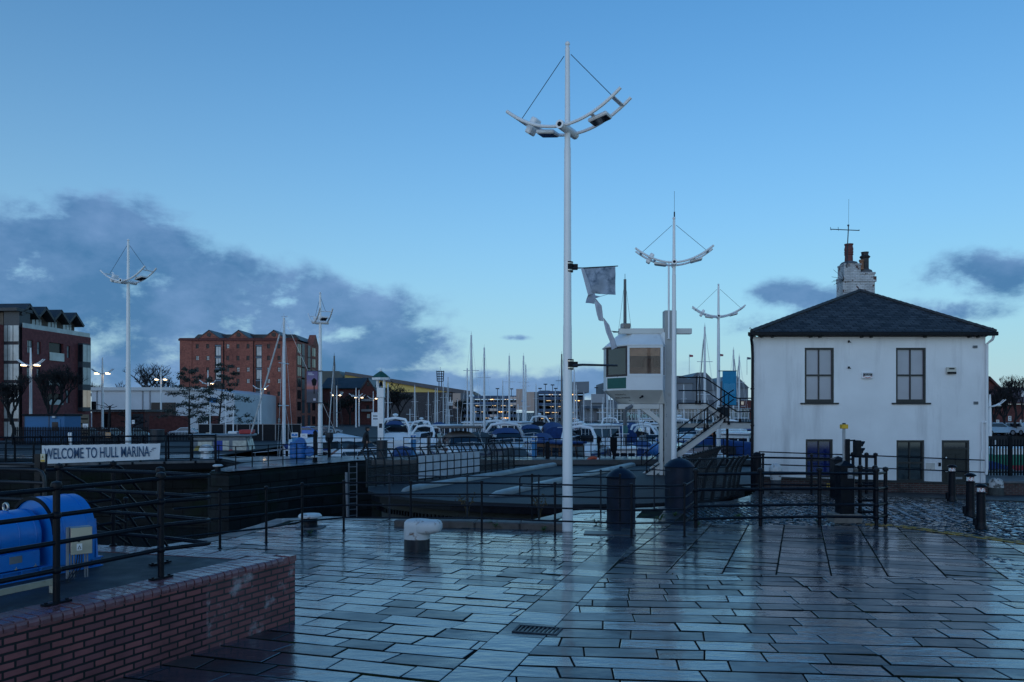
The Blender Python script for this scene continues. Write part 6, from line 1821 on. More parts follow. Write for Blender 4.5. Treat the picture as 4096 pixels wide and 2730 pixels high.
PANED = glass_mat('dark_far_pane', (.010, .014, .02), .18, .3)
PANEW = mat('warm_window', (.55, .5, .4), .3, var=.35, vs=.4, emit=(1, .75, .45), es=.12)
ANTH = mat('anthracite', (.035, .045, .06), .45, var=.2)
def win(t, o, y=.14, frame=None, pane=PANED, nx=1, nz=2, fw=.06, name='window', sill=False):
    a, c, d, e = o
    b = MB()
    b.box(a, a + fw, y - .04, y, d, e); b.box(c - fw, c, y - .04, y, d, e); b.box(a + fw, c - fw, y - .04, y, d, d + fw); b.box(a + fw, c - fw, y - .04, y, e - fw, e)
    for i in range(1, nx): b.box(a + (c - a) * i / nx - fw / 2, a + (c - a) * i / nx + fw / 2, y - .035, y, d + fw, e - fw)
    for i in range(1, nz): b.box(a + fw, c - fw, y - .03, y - .005, d + (e - d) * i / nz - fw / 2, d + (e - d) * i / nz + fw / 2)
    if sill: b.box(a - .12, c + .12, -.1, y, d - .18, d - .002)
    f_ = b.build(name, frame or ANTH, t)
    b = MB(); b.box(a + fw * .5, c - fw * .5, y + .001, y + .03, d + fw * .5, e - fw * .5); b.build('pane', pane, f_)
    return f_
# --- apartment block at the far left
fa = Face((-61.5, 100), (-60.3, 114), -1.0)
t = fa.thing('apartment_block', 'red brick apartment block with zigzag gabled roofs and glass balconies at far left', 'building')
top = fa.z(88, 1310)
L_ = fa.u(363)
O1 = [fa.op(110, 1362, 134, 1413), fa.op(149, 1368, 164, 1419), fa.op(268, 1384, 281, 1433), fa.op(267, 1473, 280, 1524), fa.op(108, 1470, 130, 1515), fa.op(147, 1474, 162, 1513), fa.op(265, 1562, 279, 1614), fa.op(196, 1373, 254, 1445), fa.op(195, 1500, 252, 1543), fa.op(193, 1575, 250, 1620)]
b = MB(); wall_open(b, 0, L_, 0, top, O1, 0, .5)
b.box(.02, L_, .6, 12, 0, top - .01)
b.quad((L_, 0, 0), (L_, 12, 0), (L_, 12, top), (L_, 0, top)); b.quad((0, 0, top), (L_, 0, top), (L_, .6, top), (0, .6, top))
b.build('wall', BRF2, t)
for i, o in enumerate(O1[:7]): win(t, o, .25, pane=PANE, nx=2 if i in (0, 4) else 1)
for o in O1[7:]:
    b = MB(); b.box(o[0], o[1], -.12, -.06, o[2], o[2] + (o[3] - o[2]) * .45); b.build('balcony_glass', PANE, t)
    b = MB(); b.box(o[0], o[1], .3, .4, o[2], o[3]); b.build('balcony_door', PANED, t)
# oriel
o = fa.op(311, 1376, 344, 1646)
b = MB(); b.box(o[0], o[1], -.72, -.01, o[2], o[3]); orl = b.build('oriel', ANTH, t)
H_ = (o[3] - o[2])
for k in range(3):
    z0_ = o[2] + H_ * (.06 + k * .335)
    for (a, c) in ((.04, .48), (.54, .96)):
        b = MB(); w_ = o[1] - o[0]; b.box(o[0] + w_ * a, o[0] + w_ * c, -.76, -.722, z0_, z0_ + H_ * .25); b.build('pane', PANE if k else PANEW, orl)
    b = MB(); b.box(o[0] - .06, o[0] - .002, -.62, -.12, z0_, z0_ + H_ * .25); b.build('side_pane', PANED, orl)
# glazed stair tower and second wing facing the viewer
b = MB(); b.box(.02, 2, .4, 2.45, 0, top + 2.0); tw = b.build('stair_tower', ANTH, t)
for k in range(6):
    for (y0, y1) in ((.45, 1.15), (1.25, 1.9), (2.0, 2.4)):
        b = MB(); b.box(-.03, .0199, y0, y1, .5 + k * 2.42, 2.5 + k * 2.42); b.build('pane', PANE, tw)
b = MB(); b.box(-1.2, 3, 2.451, 18, 0, top + .3); b.build('brick_wing', BRF2, t)
# set-back storey with zigzag roofs
pz = top
b = MB(); b.box(.3, L_ - 1.6, 1.4, 9, pz, pz + 1.75); b.build('penthouse', mat('penthouse_clad', (.10, .075, .06), .7, var=.25, vs=2), t)
b = MB(); b.box(.2, L_ - .1, .05, .09, pz + .0, pz + .6); b.build('balustrade', PANE, t)
W4 = (L_ - 1.6) / 4
for k in range(4):
    x0 = .3 + W4 * k
    for (a, c) in ((.08, .26), (.32, .5), (.54, .66)):
        b = MB(); b.box(x0 + W4 * a, x0 + W4 * c, 1.34, 1.399, pz + .3, pz + 1.6); b.build('pane', PANE, t)
    b = MB(); b.xz([(x0 + .1, pz + 1.751), (x0 + W4 * .94, pz + 1.751), (x0 + W4 * .48, pz + 3.0)], 1.5, 8); b.build('gable', MATS['penthouse_clad'], t)
    b = MB()
    p, q, r_ = (x0 - .15, pz + 1.75), (x0 + W4 * .48, pz + 3.25), (x0 + W4 + .25, pz + 1.6)
    b.slab4((p[0], .2, p[1]), (q[0], .2, q[1]), (q[0], 9, q[1]), (p[0], 9, p[1]), -.32); b.slab4((q[0], .2, q[1]), (r_[0], .2, r_[1]), (r_[0], 9, r_[1]), (q[0], 9, q[1]), -.32)
    b.build('roof', SLF, t)
b = MB(); b.box(.1, 3, 2.6, 18, top + .31, top + 1.9); b.build('upper_wing', MATS['penthouse_clad'], t)
b = MB(); b.box(-.7, 2.2, .2, 18, top + 2.01, top + 2.4); b.build('roof', SLF, t)
# --- white shed
Ys = 170
sA, sB = px_pt(366, Ys), px_pt(938, Ys)
fs_ = Face(sA, sB, -1.0)
t = fs_.thing('white_shed', 'long low white metal-clad shed between the apartment block and the red warehouse', 'building')
SHED = mat('shed_cladding', (.62, .65, .70), .5, var=.08, vs=.3, dirt=(.3, .31, .33), ds=.15)
zt_ = fs_.z(500, 1553); zr = fs_.z(930, 1574)
b = MB(); b.xz([(0, 0), (fs_.L, 0), (fs_.L, zr), (fs_.u(820), zt_), (0, zt_)], 0, 40); b.build('wall', SHED, t)
b = MB(); b.box(-.3, fs_.u(815), -.5, -.01, zt_ - .55, zt_ + .15); b.build('fascia', mat('fascia_white', (.62, .64, .66), .5), t)
b = MB(); b.box(fs_.u(605), fs_.u(703), -.1, -.01, fs_.z(650, 1690), fs_.z(650, 1611)); b.build('loading_door', PANED, t)
b = MB(); b.box(fs_.u(366), fs_.u(386), -.1, -.01, fs_.z(375, 1640), fs_.z(375, 1607)); b.build('opening', DARKV, t)
for px in (388, 571, 600):
    b = MB(); b.box(fs_.u(px) - .1, fs_.u(px) + .1, -.15, -.01, 0, zt_ - .6); b.build('downpipe', GREYM, t)
b = MB(); b.box(fs_.u(834), fs_.u(868), -.2, -.01, fs_.z(850, 1612), fs_.z(850, 1592)); b.build('blue_sign', mat('shed_sign_blue', (.02, .20, .5), .5), t)
# --- red brick warehouse
fw_ = Face(px_pt(720, 200), px_pt(1185, 200), -1.0)
t = fw_.thing('brick_warehouse', 'tall six-storey red brick dock warehouse with pedimented gables', 'building')
zc = fw_.z(900, 1364)
cols, bays, rws = (789, 831, 911, 952, 992, 1074, 1116), (872, 1035), (1386, 1433, 1479, 1525, 1576, 1622, 1683)
OW = [fw_.op(c - 6, r - 9, c + 6, r + 9) for c in cols for r in rws]
OB = [fw_.op(c - 13, 1379, c + 13, 1612) for c in bays]
b = MB(); wall_open(b, 0, fw_.L, 0, zc, OW + OB, 0, .35)
SD = 22
b.quad((fw_.L, 0, 0), (fw_.L + .9, SD, 0), (fw_.L + .9, SD, zc), (fw_.L, 0, zc)); b.quad((0, SD, 0), (0, 0, 0), (0, 0, zc), (0, SD, zc)); b.quad((0, .4, zc - .3), (fw_.L, .4, zc - .3), (fw_.L, SD, zc - .3), (0, SD, zc - .3))
b.box(fw_.u(720), fw_.u(768), -.18, -.01, 0, zc)
b.build('wall', BRF, t)
b = MB(); b.box(-.3, fw_.L + .3, -.35, .4, zc, zc + .5); b.box(-.1, fw_.L + .1, -.2, .4, zc + .501, fw_.z(900, 1353)); b.build('cornice', BRF3, t)
zc2 = fw_.z(900, 1353)
for px in (837, 955, 1096):
    u0, u1, um, zp = fw_.u(px - 42), fw_.u(px + 42), fw_.u(px), fw_.z(px, 1322)
    b = MB(); b.xz([(u0, zc2), (u1, zc2), (um, zp)], -.2, .5)
    g = b.build('pediment', BRF, t)
    b = MB(); b.tube([(um, -.3, zc2 + (zp - zc2) * .42), (um, -.21, zc2 + (zp - zc2) * .42)], .55, 16); b.build('oculus', PANED, g)
    b = MB(); b.slab4((u0 - .2, -.3, zc2 + .0), (um, -.3, zp + .12), (um, 14, zp + .12), (u0 - .2, 14, zc2), -.25); b.slab4((um, -.3, zp + .12), (u1 + .2, -.3, zc2), (u1 + .2, 14, zc2), (um, 14, zp + .12), -.25); b.build('roof', SLF, g)
b = MB(); b.xz([(.6, zc2 + .01), (fw_.L - .5, zc2 + .01), (fw_.L - 2, zc2 + 1.5), (2.2, zc2 + 1.5)], 6, SD - 2); b.build('main_roof', SLF, t)
for o in OW: win(t, o, .2, frame=BLKF, pane=PANED if (hash((round(o[0] * 7), round(o[2] * 3))) % 3) else PANE, nx=2, nz=2, fw=.08)
for o in OB:
    b = MB(); b.box(o[0], o[1], .34, .36, o[2], o[3]); bay = b.build('loading_bay', ANTH, t)
    n5 = 5
    for k in range(n5):
        z0_, z1_ = o[2] + (o[3] - o[2]) * (k + .06) / n5, o[2] + (o[3] - o[2]) * (k + .82) / n5
        for j in (0, 1):
            w_ = (o[1] - o[0]); b = MB(); b.box(o[0] + w_ * (.14 + .38 * j), o[0] + w_ * (.48 + .38 * j), .28, .335, z0_, z1_); b.build('pane', PANE if k != 1 else PANED, bay)
        b = MB(); b.box(o[0], o[1], .1, .33, z1_ + .12, z1_ + .42); b.build('floor_plate', mat('bay_plate', (.12, .17, .22), .5) if 'bay_plate' not in MATS else MATS['bay_plate'], bay)
for px in (895, 1015):
    b = MB(); b.box(fw_.u(px) - .09, fw_.u(px) + .09, -.2, -.01, 0, zc); b.build('downpipe', BLACKF, t)
sd_ = Face((fw_.A.x + fw_.L, 200), (fw_.A.x + fw_.L + .9, 222), -1.0)
for px in (1193, 1200, 1213, 1236, 1252, 1258):
    for r in (1392, 1440, 1486, 1530, 1578, 1625, 1685):
        tall = px in (1213, 1236)
        u = sd_.u(px); hh = 1.6 if tall else 1.1
        z_ = fw_.z(900, r) if not tall else fw_.z(900, r + 3)
        b = MB(); b.box(fw_.L + .04 * u - .03, fw_.L + .041 * u + .05, u - (1.3 if tall else .8), u + (1.3 if tall else .8), z_ - hh, z_ + hh); b.build('side_window', PANED if not tall else ANTH, t)
b = MB(); b.yz([(13.5, zc), (20.5, zc), (17, zc + 3.1)], fw_.L - 1, fw_.L + .75); b.build('side_gable', BRF, t)
b = MB(); b.box(-.6, 6, 12, 20, zc - .2, zc + 2.4); b.build('stair_head', SLF, t)
SB = mat('far_sign_black', (.012, .012, .015), .5)
b = MB(); b.box(fw_.u(1022), fw_.u(1050), -.4, -.3, fw_.z(1035, 1662), fw_.z(1035, 1634)); b.build('hanging_sign', SB, t)
# --- brick houses, yellow-banded shed, mast
fh = Face(px_pt(1288, 235), px_pt(1512, 235), -1.0)
t = fh.thing('gabled_house', 'brown brick gabled house block with dark roof right of the poster banner', 'building')
b = MB(); u1 = fh.u(1446); b.box(0, u1, 0, 14, 0, fh.z(1400, 1556)); b.xz([(u1, 0), (fh.L, 0), (fh.L, fh.z(1508, 1570)), (fh.u(1476), fh.z(1476, 1516)), (u1, fh.z(1446, 1558))], -1.5, 14)
b.build('wall', BRF3, t)
b = MB(); zz1, zz2 = fh.z(1400, 1557), fh.z(1400, 1512)
b.slab4((-.5, -.6, zz1), (u1 + 1, -.6, zz1), (fh.u(1474), 6, zz2), (.3, 6, zz2), .3); b.build('roof', SLF, t)
b = MB(); um = fh.u(1476); b.slab4((u1 - .3, -1.9, fh.z(1446, 1560)), (um, -1.9, fh.z(1476, 1513)), (um, 14, fh.z(1476, 1513)), (u1 - .3, 14, fh.z(1446, 1560)), -.35); b.slab4((um, -1.9, fh.z(1476, 1513)), (fh.L + .3, -1.9, fh.z(1510, 1573)), (fh.L + .3, 14, fh.z(1510, 1573)), (um, 14, fh.z(1476, 1513)), -.35); b.build('gable_roof', SLF, t)
for (px, py) in ((1365, 1575), (1365, 1612), (1477, 1538), (1465, 1590), (1482, 1590), (1475, 1630), (1330, 1600), (1410, 1640), (1478, 1665)):
    o = fh.op(px - 6, py - 8, px + 6, py + 8); y0 = -1.56 if px > 1446 else -.06
    b = MB(); b.box(o[0], o[1], y0, y0 + .05, o[2], o[3]); b.build('window', PANE if py % 2 else PANED, t)
for py in (1602, 1643):
    o = fh.op(1452, py - 5, 1500, py + 4); b = MB(); b.box(o[0], o[1], -2.6, -1.51, o[2], o[3]); b.build('balcony', GREYM, t)
fy = Face(px_pt(1285, 320), px_pt(1900, 320), -1.0)
t = fy.thing('arena_shed', 'large grey shed with a sloping yellow upper band and a white crown emblem', 'building')
ye = mat('yellow_cladding', (.85, .58, .17), .6, var=.06, vs=.2); gw = brick_mat('grey_block', (.085, .075, .08), (.10, .09, .095), (.06, .055, .06), 1.2, .6, .04, .8, .01)
zl = fy.z(1500, 1570)
b = MB(); b.box(fy.u(1380), fy.u(1862), 0, 60, 0, zl); b.build('wall', gw, t)
b = MB(); b.xz([(fy.u(1380), zl + .01), (fy.u(1832), zl + .01), (fy.u(1380), fy.z(1380, 1497))], -.3, 60); b.build('yellow_band', ye, t)
b = MB(); b.xz([(fy.u(1380), fy.z(1380, 1500)), (fy.u(1832), zl - .4), (fy.u(1900), fy.z(1900, 1582)), (fy.u(1900), fy.z(1900, 1568)), (fy.u(1384), fy.z(1384, 1488))], -1.5, 60); b.build('roof_edge', mat('roof_mauve', (.13, .12, .13), .6), t)
b = MB(); b.box(fy.u(1285), fy.u(1360), -2, 30, 0, fy.z(1320, 1486)); b.xz([(fy.u(1360), 0), (fy.u(1375), 0), (fy.u(1375), fy.z(1375, 1508)), (fy.u(1360), fy.z(1360, 1486))], -2, 30); b.build('grey_block', mat('olive_clad', (.10, .11, .10), .6), t)
b = MB(); uc = fy.u(1802); zc_ = fy.z(1802, 1607)
for (u0, u1, v0, v1) in ((-1.3, 1.3, -1.6, -1.1), (-1.3, 1.3, -.9, -.3)): b.box(uc + u0, uc + u1, -.4, -.31, zc_ + v0, zc_ + v1)
for k in (-1, 0, 1): b.xz([(uc + k * .95 - .4, zc_ - .29), (uc + k * .95 + .4, zc_ - .29), (uc + k * 1.15 + .1, zc_ + 1.2), (uc + k * 1.15 - .1, zc_ + 1.2)], -.4, -.31); b.ball((uc + k * 1.15, -.35, zc_ + 1.45), .28, 8, 5)
b.build('crown_emblem', WHITE, t)
fm = P(1761, 1545, 322)
t = thing('lattice_mast', 'dark lattice radio mast standing on the shed roof', 'mast', (fm.x, 322, fm.z - 1))
b = MB(); zt_ = (1545 - 1484) / F * 322 + 1
for (sx, sy) in ((-1, -1), (1, -1), (1, 1), (-1, 1)): b.tube([(sx * .5, sy * .5, 0), (sx * .5, sy * .5, zt_)], .12, 4)
b.build('legs', DGREY, t)
b = MB()
for k in range(5):
    z_ = zt_ * (.4 + .14 * k); w_ = 1.1 + .1 * k
    q = [(-w_, -w_, z_), (w_, -w_, z_), (w_, w_, z_), (-w_, w_, z_), (-w_, -w_, z_)]
    b.tube(q, .1, 4)
for (sx, sy) in ((-1, -1), (1, -1), (1, 1), (-1, 1)): b.tube([(sx * 1.2, sy * 1.2, zt_ * .4), (sx * 1.4, sy * 1.4, zt_)], .1, 4)
b.tube([(0, 0, zt_), (0, 0, zt_ + 1.5)], .06, 4)
b.build('antenna_cage', DGREY, t)
# --- multi-storey car park
PINK = mat('sunset_toned_render', (.62, .44, .36), .75, var=.06, vs=.2); CONF = mat('carpark_concrete', (.16, .18, .21), .75, var=.2, vs=.3); MESHB = mat('carpark_mesh', (.06, .11, .20), .6, var=.4, vs=.5); STRIP = mat('strip_light', (1, .8, .5), .5, emit=(1, .68, .34), es=1.3)  # pink of the sunset glow put into the render colour
fc = Face(px_pt(1812, 300), px_pt(2400, 300), -1.0)
t = fc.thing('car_park', 'open-sided multi-storey car park with lit decks and pinkish stair towers', 'building')
rnd = random.Random(3)
for (x0, x1, yt) in ((1845, 2066, 1592), (2153, 2335, 1573)):
    u0, u1 = fc.u(x0), fc.u(x1)
    n = 5 if x0 < 2000 else 6
    pitch = (1716 - yt) / n
    b = MB(); b.box(u0, u1, 3, 40, 0, fc.z(2000, yt + 8)); b.build('core', DARKV, t)
    for k in range(n):
        yy = yt + pitch * k
        b = MB(); b.box(u0, u1, -.2, 3, fc.z(2000, yy + pitch * .18), fc.z(2000, yy + pitch * .08)); b.build('deck', CONF, t)
        b = MB(); b.box(u0, u1, -.3, -.22, fc.z(2000, yy + pitch * .08 + .01), fc.z(2000, yy - pitch * .34)); b.build('parapet_mesh', MESHB, t)
        for q in range(rnd.randint(3, 5)):
            a = rnd.uniform(u0 + 1, u1 - 3); b = MB(); b.box(a, a + rnd.uniform(1.2, 2.2), 1.0, 1.2, fc.z(2000, yy + pitch * .30), fc.z(2000, yy + pitch * .235)); b.build('strip_light', STRIP, t)
    for px in range(x0, x1 + 1, 26):
        b = MB(); b.box(fc.u(px) - .2, fc.u(px) + .2, -.1, .4, 0, fc.z(2000, yt)); b.build('pillar', CONF, t)
for (x0, x1, y0, y1, nm) in ((1812, 1843, 1574, 1634, 'pink_panel'), (2065, 2103, 1557, 1640, 'stair_tower'), (2104, 2137, 1569, 1646, 'stair_tower'), (2396, 2418, 1540, 1580, 'pink_panel')):
    b = MB(); b.box(fc.u(x0), fc.u(x1), -1.2, 4, fc.z(x0, y1), fc.z(x0, y0)); b.build(nm, PINK, t)
b = MB(); b.box(fc.u(2137.2), fc.u(2153), -1, 4, fc.z(2140, 1710), fc.z(2140, 1569)); b.box(fc.u(1843.2), fc.u(1862), -1, 4, fc.z(1850, 1640), fc.z(1850, 1574)); b.box(fc.u(2160), fc.u(2200), -.1, 4, fc.z(2140, 1572), fc.z(2140, 1563)); b.build('grey_tower', CONF, t)
for (x0, y0) in ((1959, 1635), (1959, 1659), (1959, 1685), (2038, 1588), (2038, 1612)):
    for j in (0, 1):
        b = MB(); b.box(fc.u(x0 + j * 14.5), fc.u(x0 + j * 14.5 + 13), -.6, -.5, fc.z(x0, y0 + 9.5), fc.z(x0, y0)); b.build('lit_panel', mat('sunset_toned_panel', (.80, .62, .54), .6) if 'sunset_toned_panel' not in MATS else MATS['sunset_toned_panel'], t)  # panels tinted as if caught by the low sun
for (px, yt, yb) in ((2162, 1551, 1574), (2184, 1534, 1574), (2213, 1537, 1572), (2226, 1551, 1573), (1989, 1552, 1592), (2391, 1548, 1580), (2046, 1553, 1590)):
    b = MB(); b.tube([(fc.u(px), 5, fc.z(px, yb + 3)), (fc.u(px), 5, fc.z(px, yt + 4))], .12, 5); b.box(fc.u(px) - .7, fc.u(px) + .7, 4.6, 5.4, fc.z(px, yt + 4), fc.z(px, yt)); tag(b.build('roof_lamp', DGREY, None, (fc.A.x, fc.A.y, -1.0), fc.rz), f'thin double-headed roof lamp on the car park, {["second from the left tower", "tallest of the right deck", "right of the tallest roof lamp", "short one at the right deck end", "above the left deck", "near the slanted grey block", "beside the pink stair tower"][[2162, 2184, 2213, 2226, 1989, 2391, 2046].index(px)]}', 'lamp', 'car park roof lamps')
# --- shopping centre
MALLG = mat('mall_grey', (.20, .22, .25), .6, var=.1, vs=.15); MALLR = mat('mall_roof', (.10, .12, .15), .5, var=.15, vs=.15); MALLW = mat('mall_white', (.55, .56, .58), .5)
fp = Face(px_pt(2288, 280), px_pt(3040, 280), -.6)
t = fp.thing('shopping_centre', 'grey glazed waterside shopping centre with stepped roofs behind the cabin', 'building')
def fbox(nm, x0, y0, x1, y1, ya, yb, m): 
    b = MB(); b.box(fp.u(x0), fp.u(x1), ya, yb, fp.z(x0, y1), fp.z(x0, y0)); return b.build(nm, m, t)
b = MB(); b.xz([(fp.u(x), fp.z(x, y)) for x, y in ((2292, 1570), (2363, 1570), (2363, 1524), (2335, 1524), (2312, 1568), (2300, 1560), (2318, 1524), (2294, 1526))[:1] + ((2363, 1570), (2363, 1524), (2296, 1526))], 6, 20); b.build('plant_room', MALLG, t)
fbox('side_wall', 2336, 1600, 2420, 1722, 1, 30, MALLG); fbox('corrugated_wall', 2366, 1577, 2420, 1612, .2, .98, mat('corrugated', (.36, .37, .40), .5))
fbox('tall_wall', 2420.5, 1530, 2436, 1722, 3, 30, MALLR)
b = MB(); b.slab4((fp.u(2330), -1, fp.z(2330, 1636)), (fp.u(2420), -1, fp.z(2420, 1636)), (fp.u(2420), 8, fp.z(2420, 1606)), (fp.u(2366), 8, fp.z(2366, 1606)), .4); b.build('lean_roof', MALLR, t)
fbox('main_block', 2436.5, 1600, 3010, 1715, 2, 60, MALLR)
fbox('gallery', 2391, 1638, 2990, 1682, -2.5, 1.9, mat('gallery_glass', (.05, .09, .11), .1, var=.4, vs=.3, spec=1))
fbox('gallery_roof', 2388, 1633, 2995, 1637.8, -3.2, 1.9, MALLG); fbox('gallery_floor', 2388, 1682.2, 2995, 1688, -3.4, 1.9, MALLW)
for px in range(2396, 2990, 14):
    b = MB(); b.box(fp.u(px) - .13, fp.u(px) + .13, -2.7, -2.51, fp.z(px, 1682), fp.z(px, 1638)); b.build('mullion', MALLW, t)
b = MB(); b.box(fp.u(2391), fp.u(2990), -2.66, -2.52, fp.z(2400, 1652), fp.z(2400, 1650)); b.build('transom', MALLW, t)
text('PrincesQuay', 2.6, 'lettering', mat('sign_pale_cyan', (.5, .75, .72), .5), t, (fp.u(2575), -2.85, fp.z(2575, 1663)), depth=.06)
fbox('quay_wall_brown', 2300, 1697, 3020, 1726, -10, -9, mat('promenade_brown', (.11, .06, .05), .7, var=.3))
for px in range(2304, 3012, 11):
    b = MB(); b.box(fp.u(px) - .14, fp.u(px) + .14, -10.4, -10.01, fp.z(px, 1724), fp.z(px, 1696)); b.build('fender_post', MALLW, t)
for (x0, x1, yb, yt, xm, dy) in ((2660, 2795, 1530, 1500, 2735, 0), (2720, 2920, 1560, 1486, 2830, .7), (2880, 3030, 1550, 1500, 2960, 1.4)):
    b = MB(); b.xz([(fp.u(x0), fp.z(x0, yb)), (fp.u(x1), fp.z(x1, yb)), (fp.u(xm + 18), fp.z(xm, yt)), (fp.u(xm - 18), fp.z(xm, yt))], 8 + dy, 40 + dy); b.build('pitched_roof', MALLR, t)
    fbox('roof_wall', x0 + 4, yb + .1, x1 - 4, 1599.9, 8.5 + dy, 39 + dy, MALLG)
fbox('brick_wing', 2957, 1604, 3030, 1690, -2, 8, BRF3)
for (px, py) in ((2963, 1615), (3004, 1615), (3004, 1655)): fbox('lit_window', px - 5, py - 8, px + 5, py + 5, -2.06, -2.005, PANEW)
# flagpoles on its roof
for (px, yt, col, lb) in ((2757, 1419, (.35, .06, .09), 'dark red flag on a thin pole behind the access stair'), (2878, 1416, (.30, .10, .12), 'small red flag flying behind the third mast lamp'), (2988, 1429, (.10, .13, .18), 'dark blue-grey flag near the white house eaves')):
    p = P(px, 1500, 283)
    f = thing('flagpole', lb, 'flag', (p.x, 283, p.z)); h = (1500 - yt) / F * 283
    b = MB(); b.tube([(0, 0, 0), (0, 0, h)], .09, 5); b.build('pole', MALLW, f)
    b = MB(); b.slab4((.1, 0, h - .9), (1.4, .15, h - .85), (1.4, .15, h - .2), (.1, 0, h), .04); b.build('flag', mat('flag_cloth', col, .7) if px == 2757 else mat('flag_cloth_b%d' % px, col, .7), f)
# --- houses across the water at the right
fr_ = Face(px_pt(3900, 98), px_pt(4260, 98), .1)
t = fr_.thing('brick_house', 'red brick house with tiled gable roof across the water, nearest the white house', 'house')
RTL = mat('red_tile', (.105, .036, .034), .7, var=.25, vs=.8)
b = MB(); b.xz([(fr_.u(3925), 0), (fr_.u(4070), 0), (fr_.u(4070), fr_.z(4060, 1560)), (fr_.u(4011), fr_.z(4011, 1506)), (fr_.u(3925), fr_.z(3925, 1570))], 3, 14); b.build('wall', BRF3, t)
b = MB(); p, q, r_ = (fr_.u(3920), fr_.z(3920, 1572)), (fr_.u(4011), fr_.z(4011, 1502)), (fr_.u(4075), fr_.z(4075, 1566))
b.slab4((p[0], 2.6, p[1]), (q[0], 2.6, q[1]), (q[0], 14, q[1]), (p[0], 14, p[1]), -.25); b.slab4((q[0], 2.6, q[1]), (r_[0], 2.6, r_[1]), (r_[0], 14, r_[1]), (q[0], 14, q[1]), -.25); b.build('roof', RTL, t)
fr2 = Face(px_pt(3950, 96), px_pt(4260, 96), .1)
t = fr2.thing('brick_house', 'longer red brick house with a hipped tiled roof at the right edge', 'house')
b = MB(); b.box(fr2.u(3955), fr2.u(4250), 0, 12, 0, fr2.z(4060, 1618)); b.build('wall', BRF3, t)
b = MB(); zz = fr2.z(4060, 1617); zr = fr2.z(4060, 1550)
a_, c_, d_, e_ = Vector((fr2.u(3950), -.4, zz)), Vector((fr2.u(4255), -.4, zz)), Vector((fr2.u(4255), 6, zr)), Vector((fr2.u(4024), 6, zr))
b.slab4(a_, c_, d_, e_, .2); b.add([a_, e_, (a_.x, 12, zz)], [(0, 1, 2)]); b.build('roof', RTL, t)
b = MB(); b.tube([a_, e_], .12, 5); b.build('hip_tile', MALLG, t)
for (px, py) in ((3990, 1690), (4038, 1675), (4038, 1726), (4085, 1690)):
    o = fr2.op(px - 6, py - 10, px + 6, py + 10); win(t, o, -.02, frame=WHITE, pane=PANE)
o = fr2.op(3982, 1715, 4008, 1742); b = MB(); b.box(o[0], o[1], -.1, -.01, o[2], o[3]); b.build('garage', DARKV, t)
b = MB(); b.xz([(fr2.u(3972), zz - .8), (fr2.u(4002), zz - .8), (fr2.u(3987), fr2.z(3987, 1595))], -.6, 3); b.build('gable', BRF3, t)
# ---------------------------------------------------------------- cars
def car(label, px, base_y, Y, z0, rz, col, s=1.0, grp='cars parked beyond the lock'):
    k = 'car_' + '_'.join('%02d' % int(c * 99) for c in col)
    m = MATS.get(k) or mat(k, col, .25, .2, var=.05, coat=.6)
    t = thing('parked_car', label, 'car', ((px - CX) / F * Y, Y, z0), rz, grp)
    b = MB(); b.smooth = True
    W_ = .86
    prof = [(-2.05, .35), (-2.08, .72), (-1.85, .92), (-1.25, 1.38), (-.75, 1.46), (.25, 1.44), (.95, 1.0), (1.75, .84), (2.06, .66), (2.08, .34)]
    secs = []
    vs, fs = [], []
    n = len(prof)
    for (y, k_) in ((-W_, .9), (-W_ * .96, 1), (W_ * .96, 1), (W_, .9)):
        for (x, z) in prof: vs.append((x * (.985 if k_ < 1 else 1), y * (1 if z < 1 else .82), .34 + (z - .34) * (k_ if z > .5 else 1)))
    for i in range(3):
        for j in range(n - 1): fs.append((i * n + j, i * n + j + 1, (i + 1) * n + j + 1, (i + 1) * n + j)[::-1])
    fs.append(tuple(range(n))); fs.append(tuple(range(3 * n, 4 * n))[::-1])
    b.add(vs, fs); b.build('body', m, t, angle=30)
    b = MB()
    for sy in (-1, 1): b.yz([(0, 0)] * 0 or [], 0, 0) if False else b.slab4((-1.35, sy * .80, 1.0), (.75, sy * .80, 1.0), (.2, sy * .715, 1.36), (-1.0, sy * .715, 1.36), .012 * -sy)
    b.slab4((.98, -.66, 1.03), (.98, .66, 1.03), (.36, .58, 1.41), (.36, -.58, 1.41), -.02); b.slab4((-1.78, -.66, 1.0), (-1.78, .66, 1.0), (-1.31, .58, 1.37), (-1.31, -.58, 1.37), .02)
    b.build('windows', GLASSD, t)
    for (x, y) in ((-1.28, -.78), (1.32, -.78), (-1.28, .78), (1.32, .78)):
        b = MB(); b.tube([(x, y - .1, .32), (x, y + .1, .32)], .32, 16); w_ = b.build('wheel', BLACKF, t)
        b = MB(); b.tube([(x, y - .105, .32), (x, y - .1001, .32)], .2, 12); b.tube([(x, y + .1001, .32), (x, y + .105, .32)], .2, 12); b.build('rim', GREYM, w_)
    for y in (-.62, .62):
        b = MB(); b.bbox(2.03, 2.09, y - .16, y + .16, .6, .72, .01); b.build('headlight', WHITE, t)
        b = MB(); b.bbox(-2.1, -2.04, y - .12, y + .12, .7, .88, .01); b.build('tail_light', mat('tail_red', (.3, .01, .01), .3) if 'tail_red' not in MATS else MATS['tail_red'], t)
    return t
car('bright blue parked car beyond the barrels, side on', 1232, 1744, 122, -1.0, rad(12), (.03, .14, .5))
car('white parked car just right of the bright blue one', 1252, 1744, 128, -1.0, rad(15), (.55, .56, .58))
car('dark grey parked car behind the poster lamp, right of the white car', 1272, 1744, 126, -1.0, rad(190), (.05, .055, .065))
car('silver parked car left of the white canopied boat', 1316, 1740, 130, -1.0, rad(20), (.35, .37, .40))
car('pale silver parked car behind the railing between the two dark trees', 735, 1745, 118, -1.0, rad(186), (.30, .36, .42))
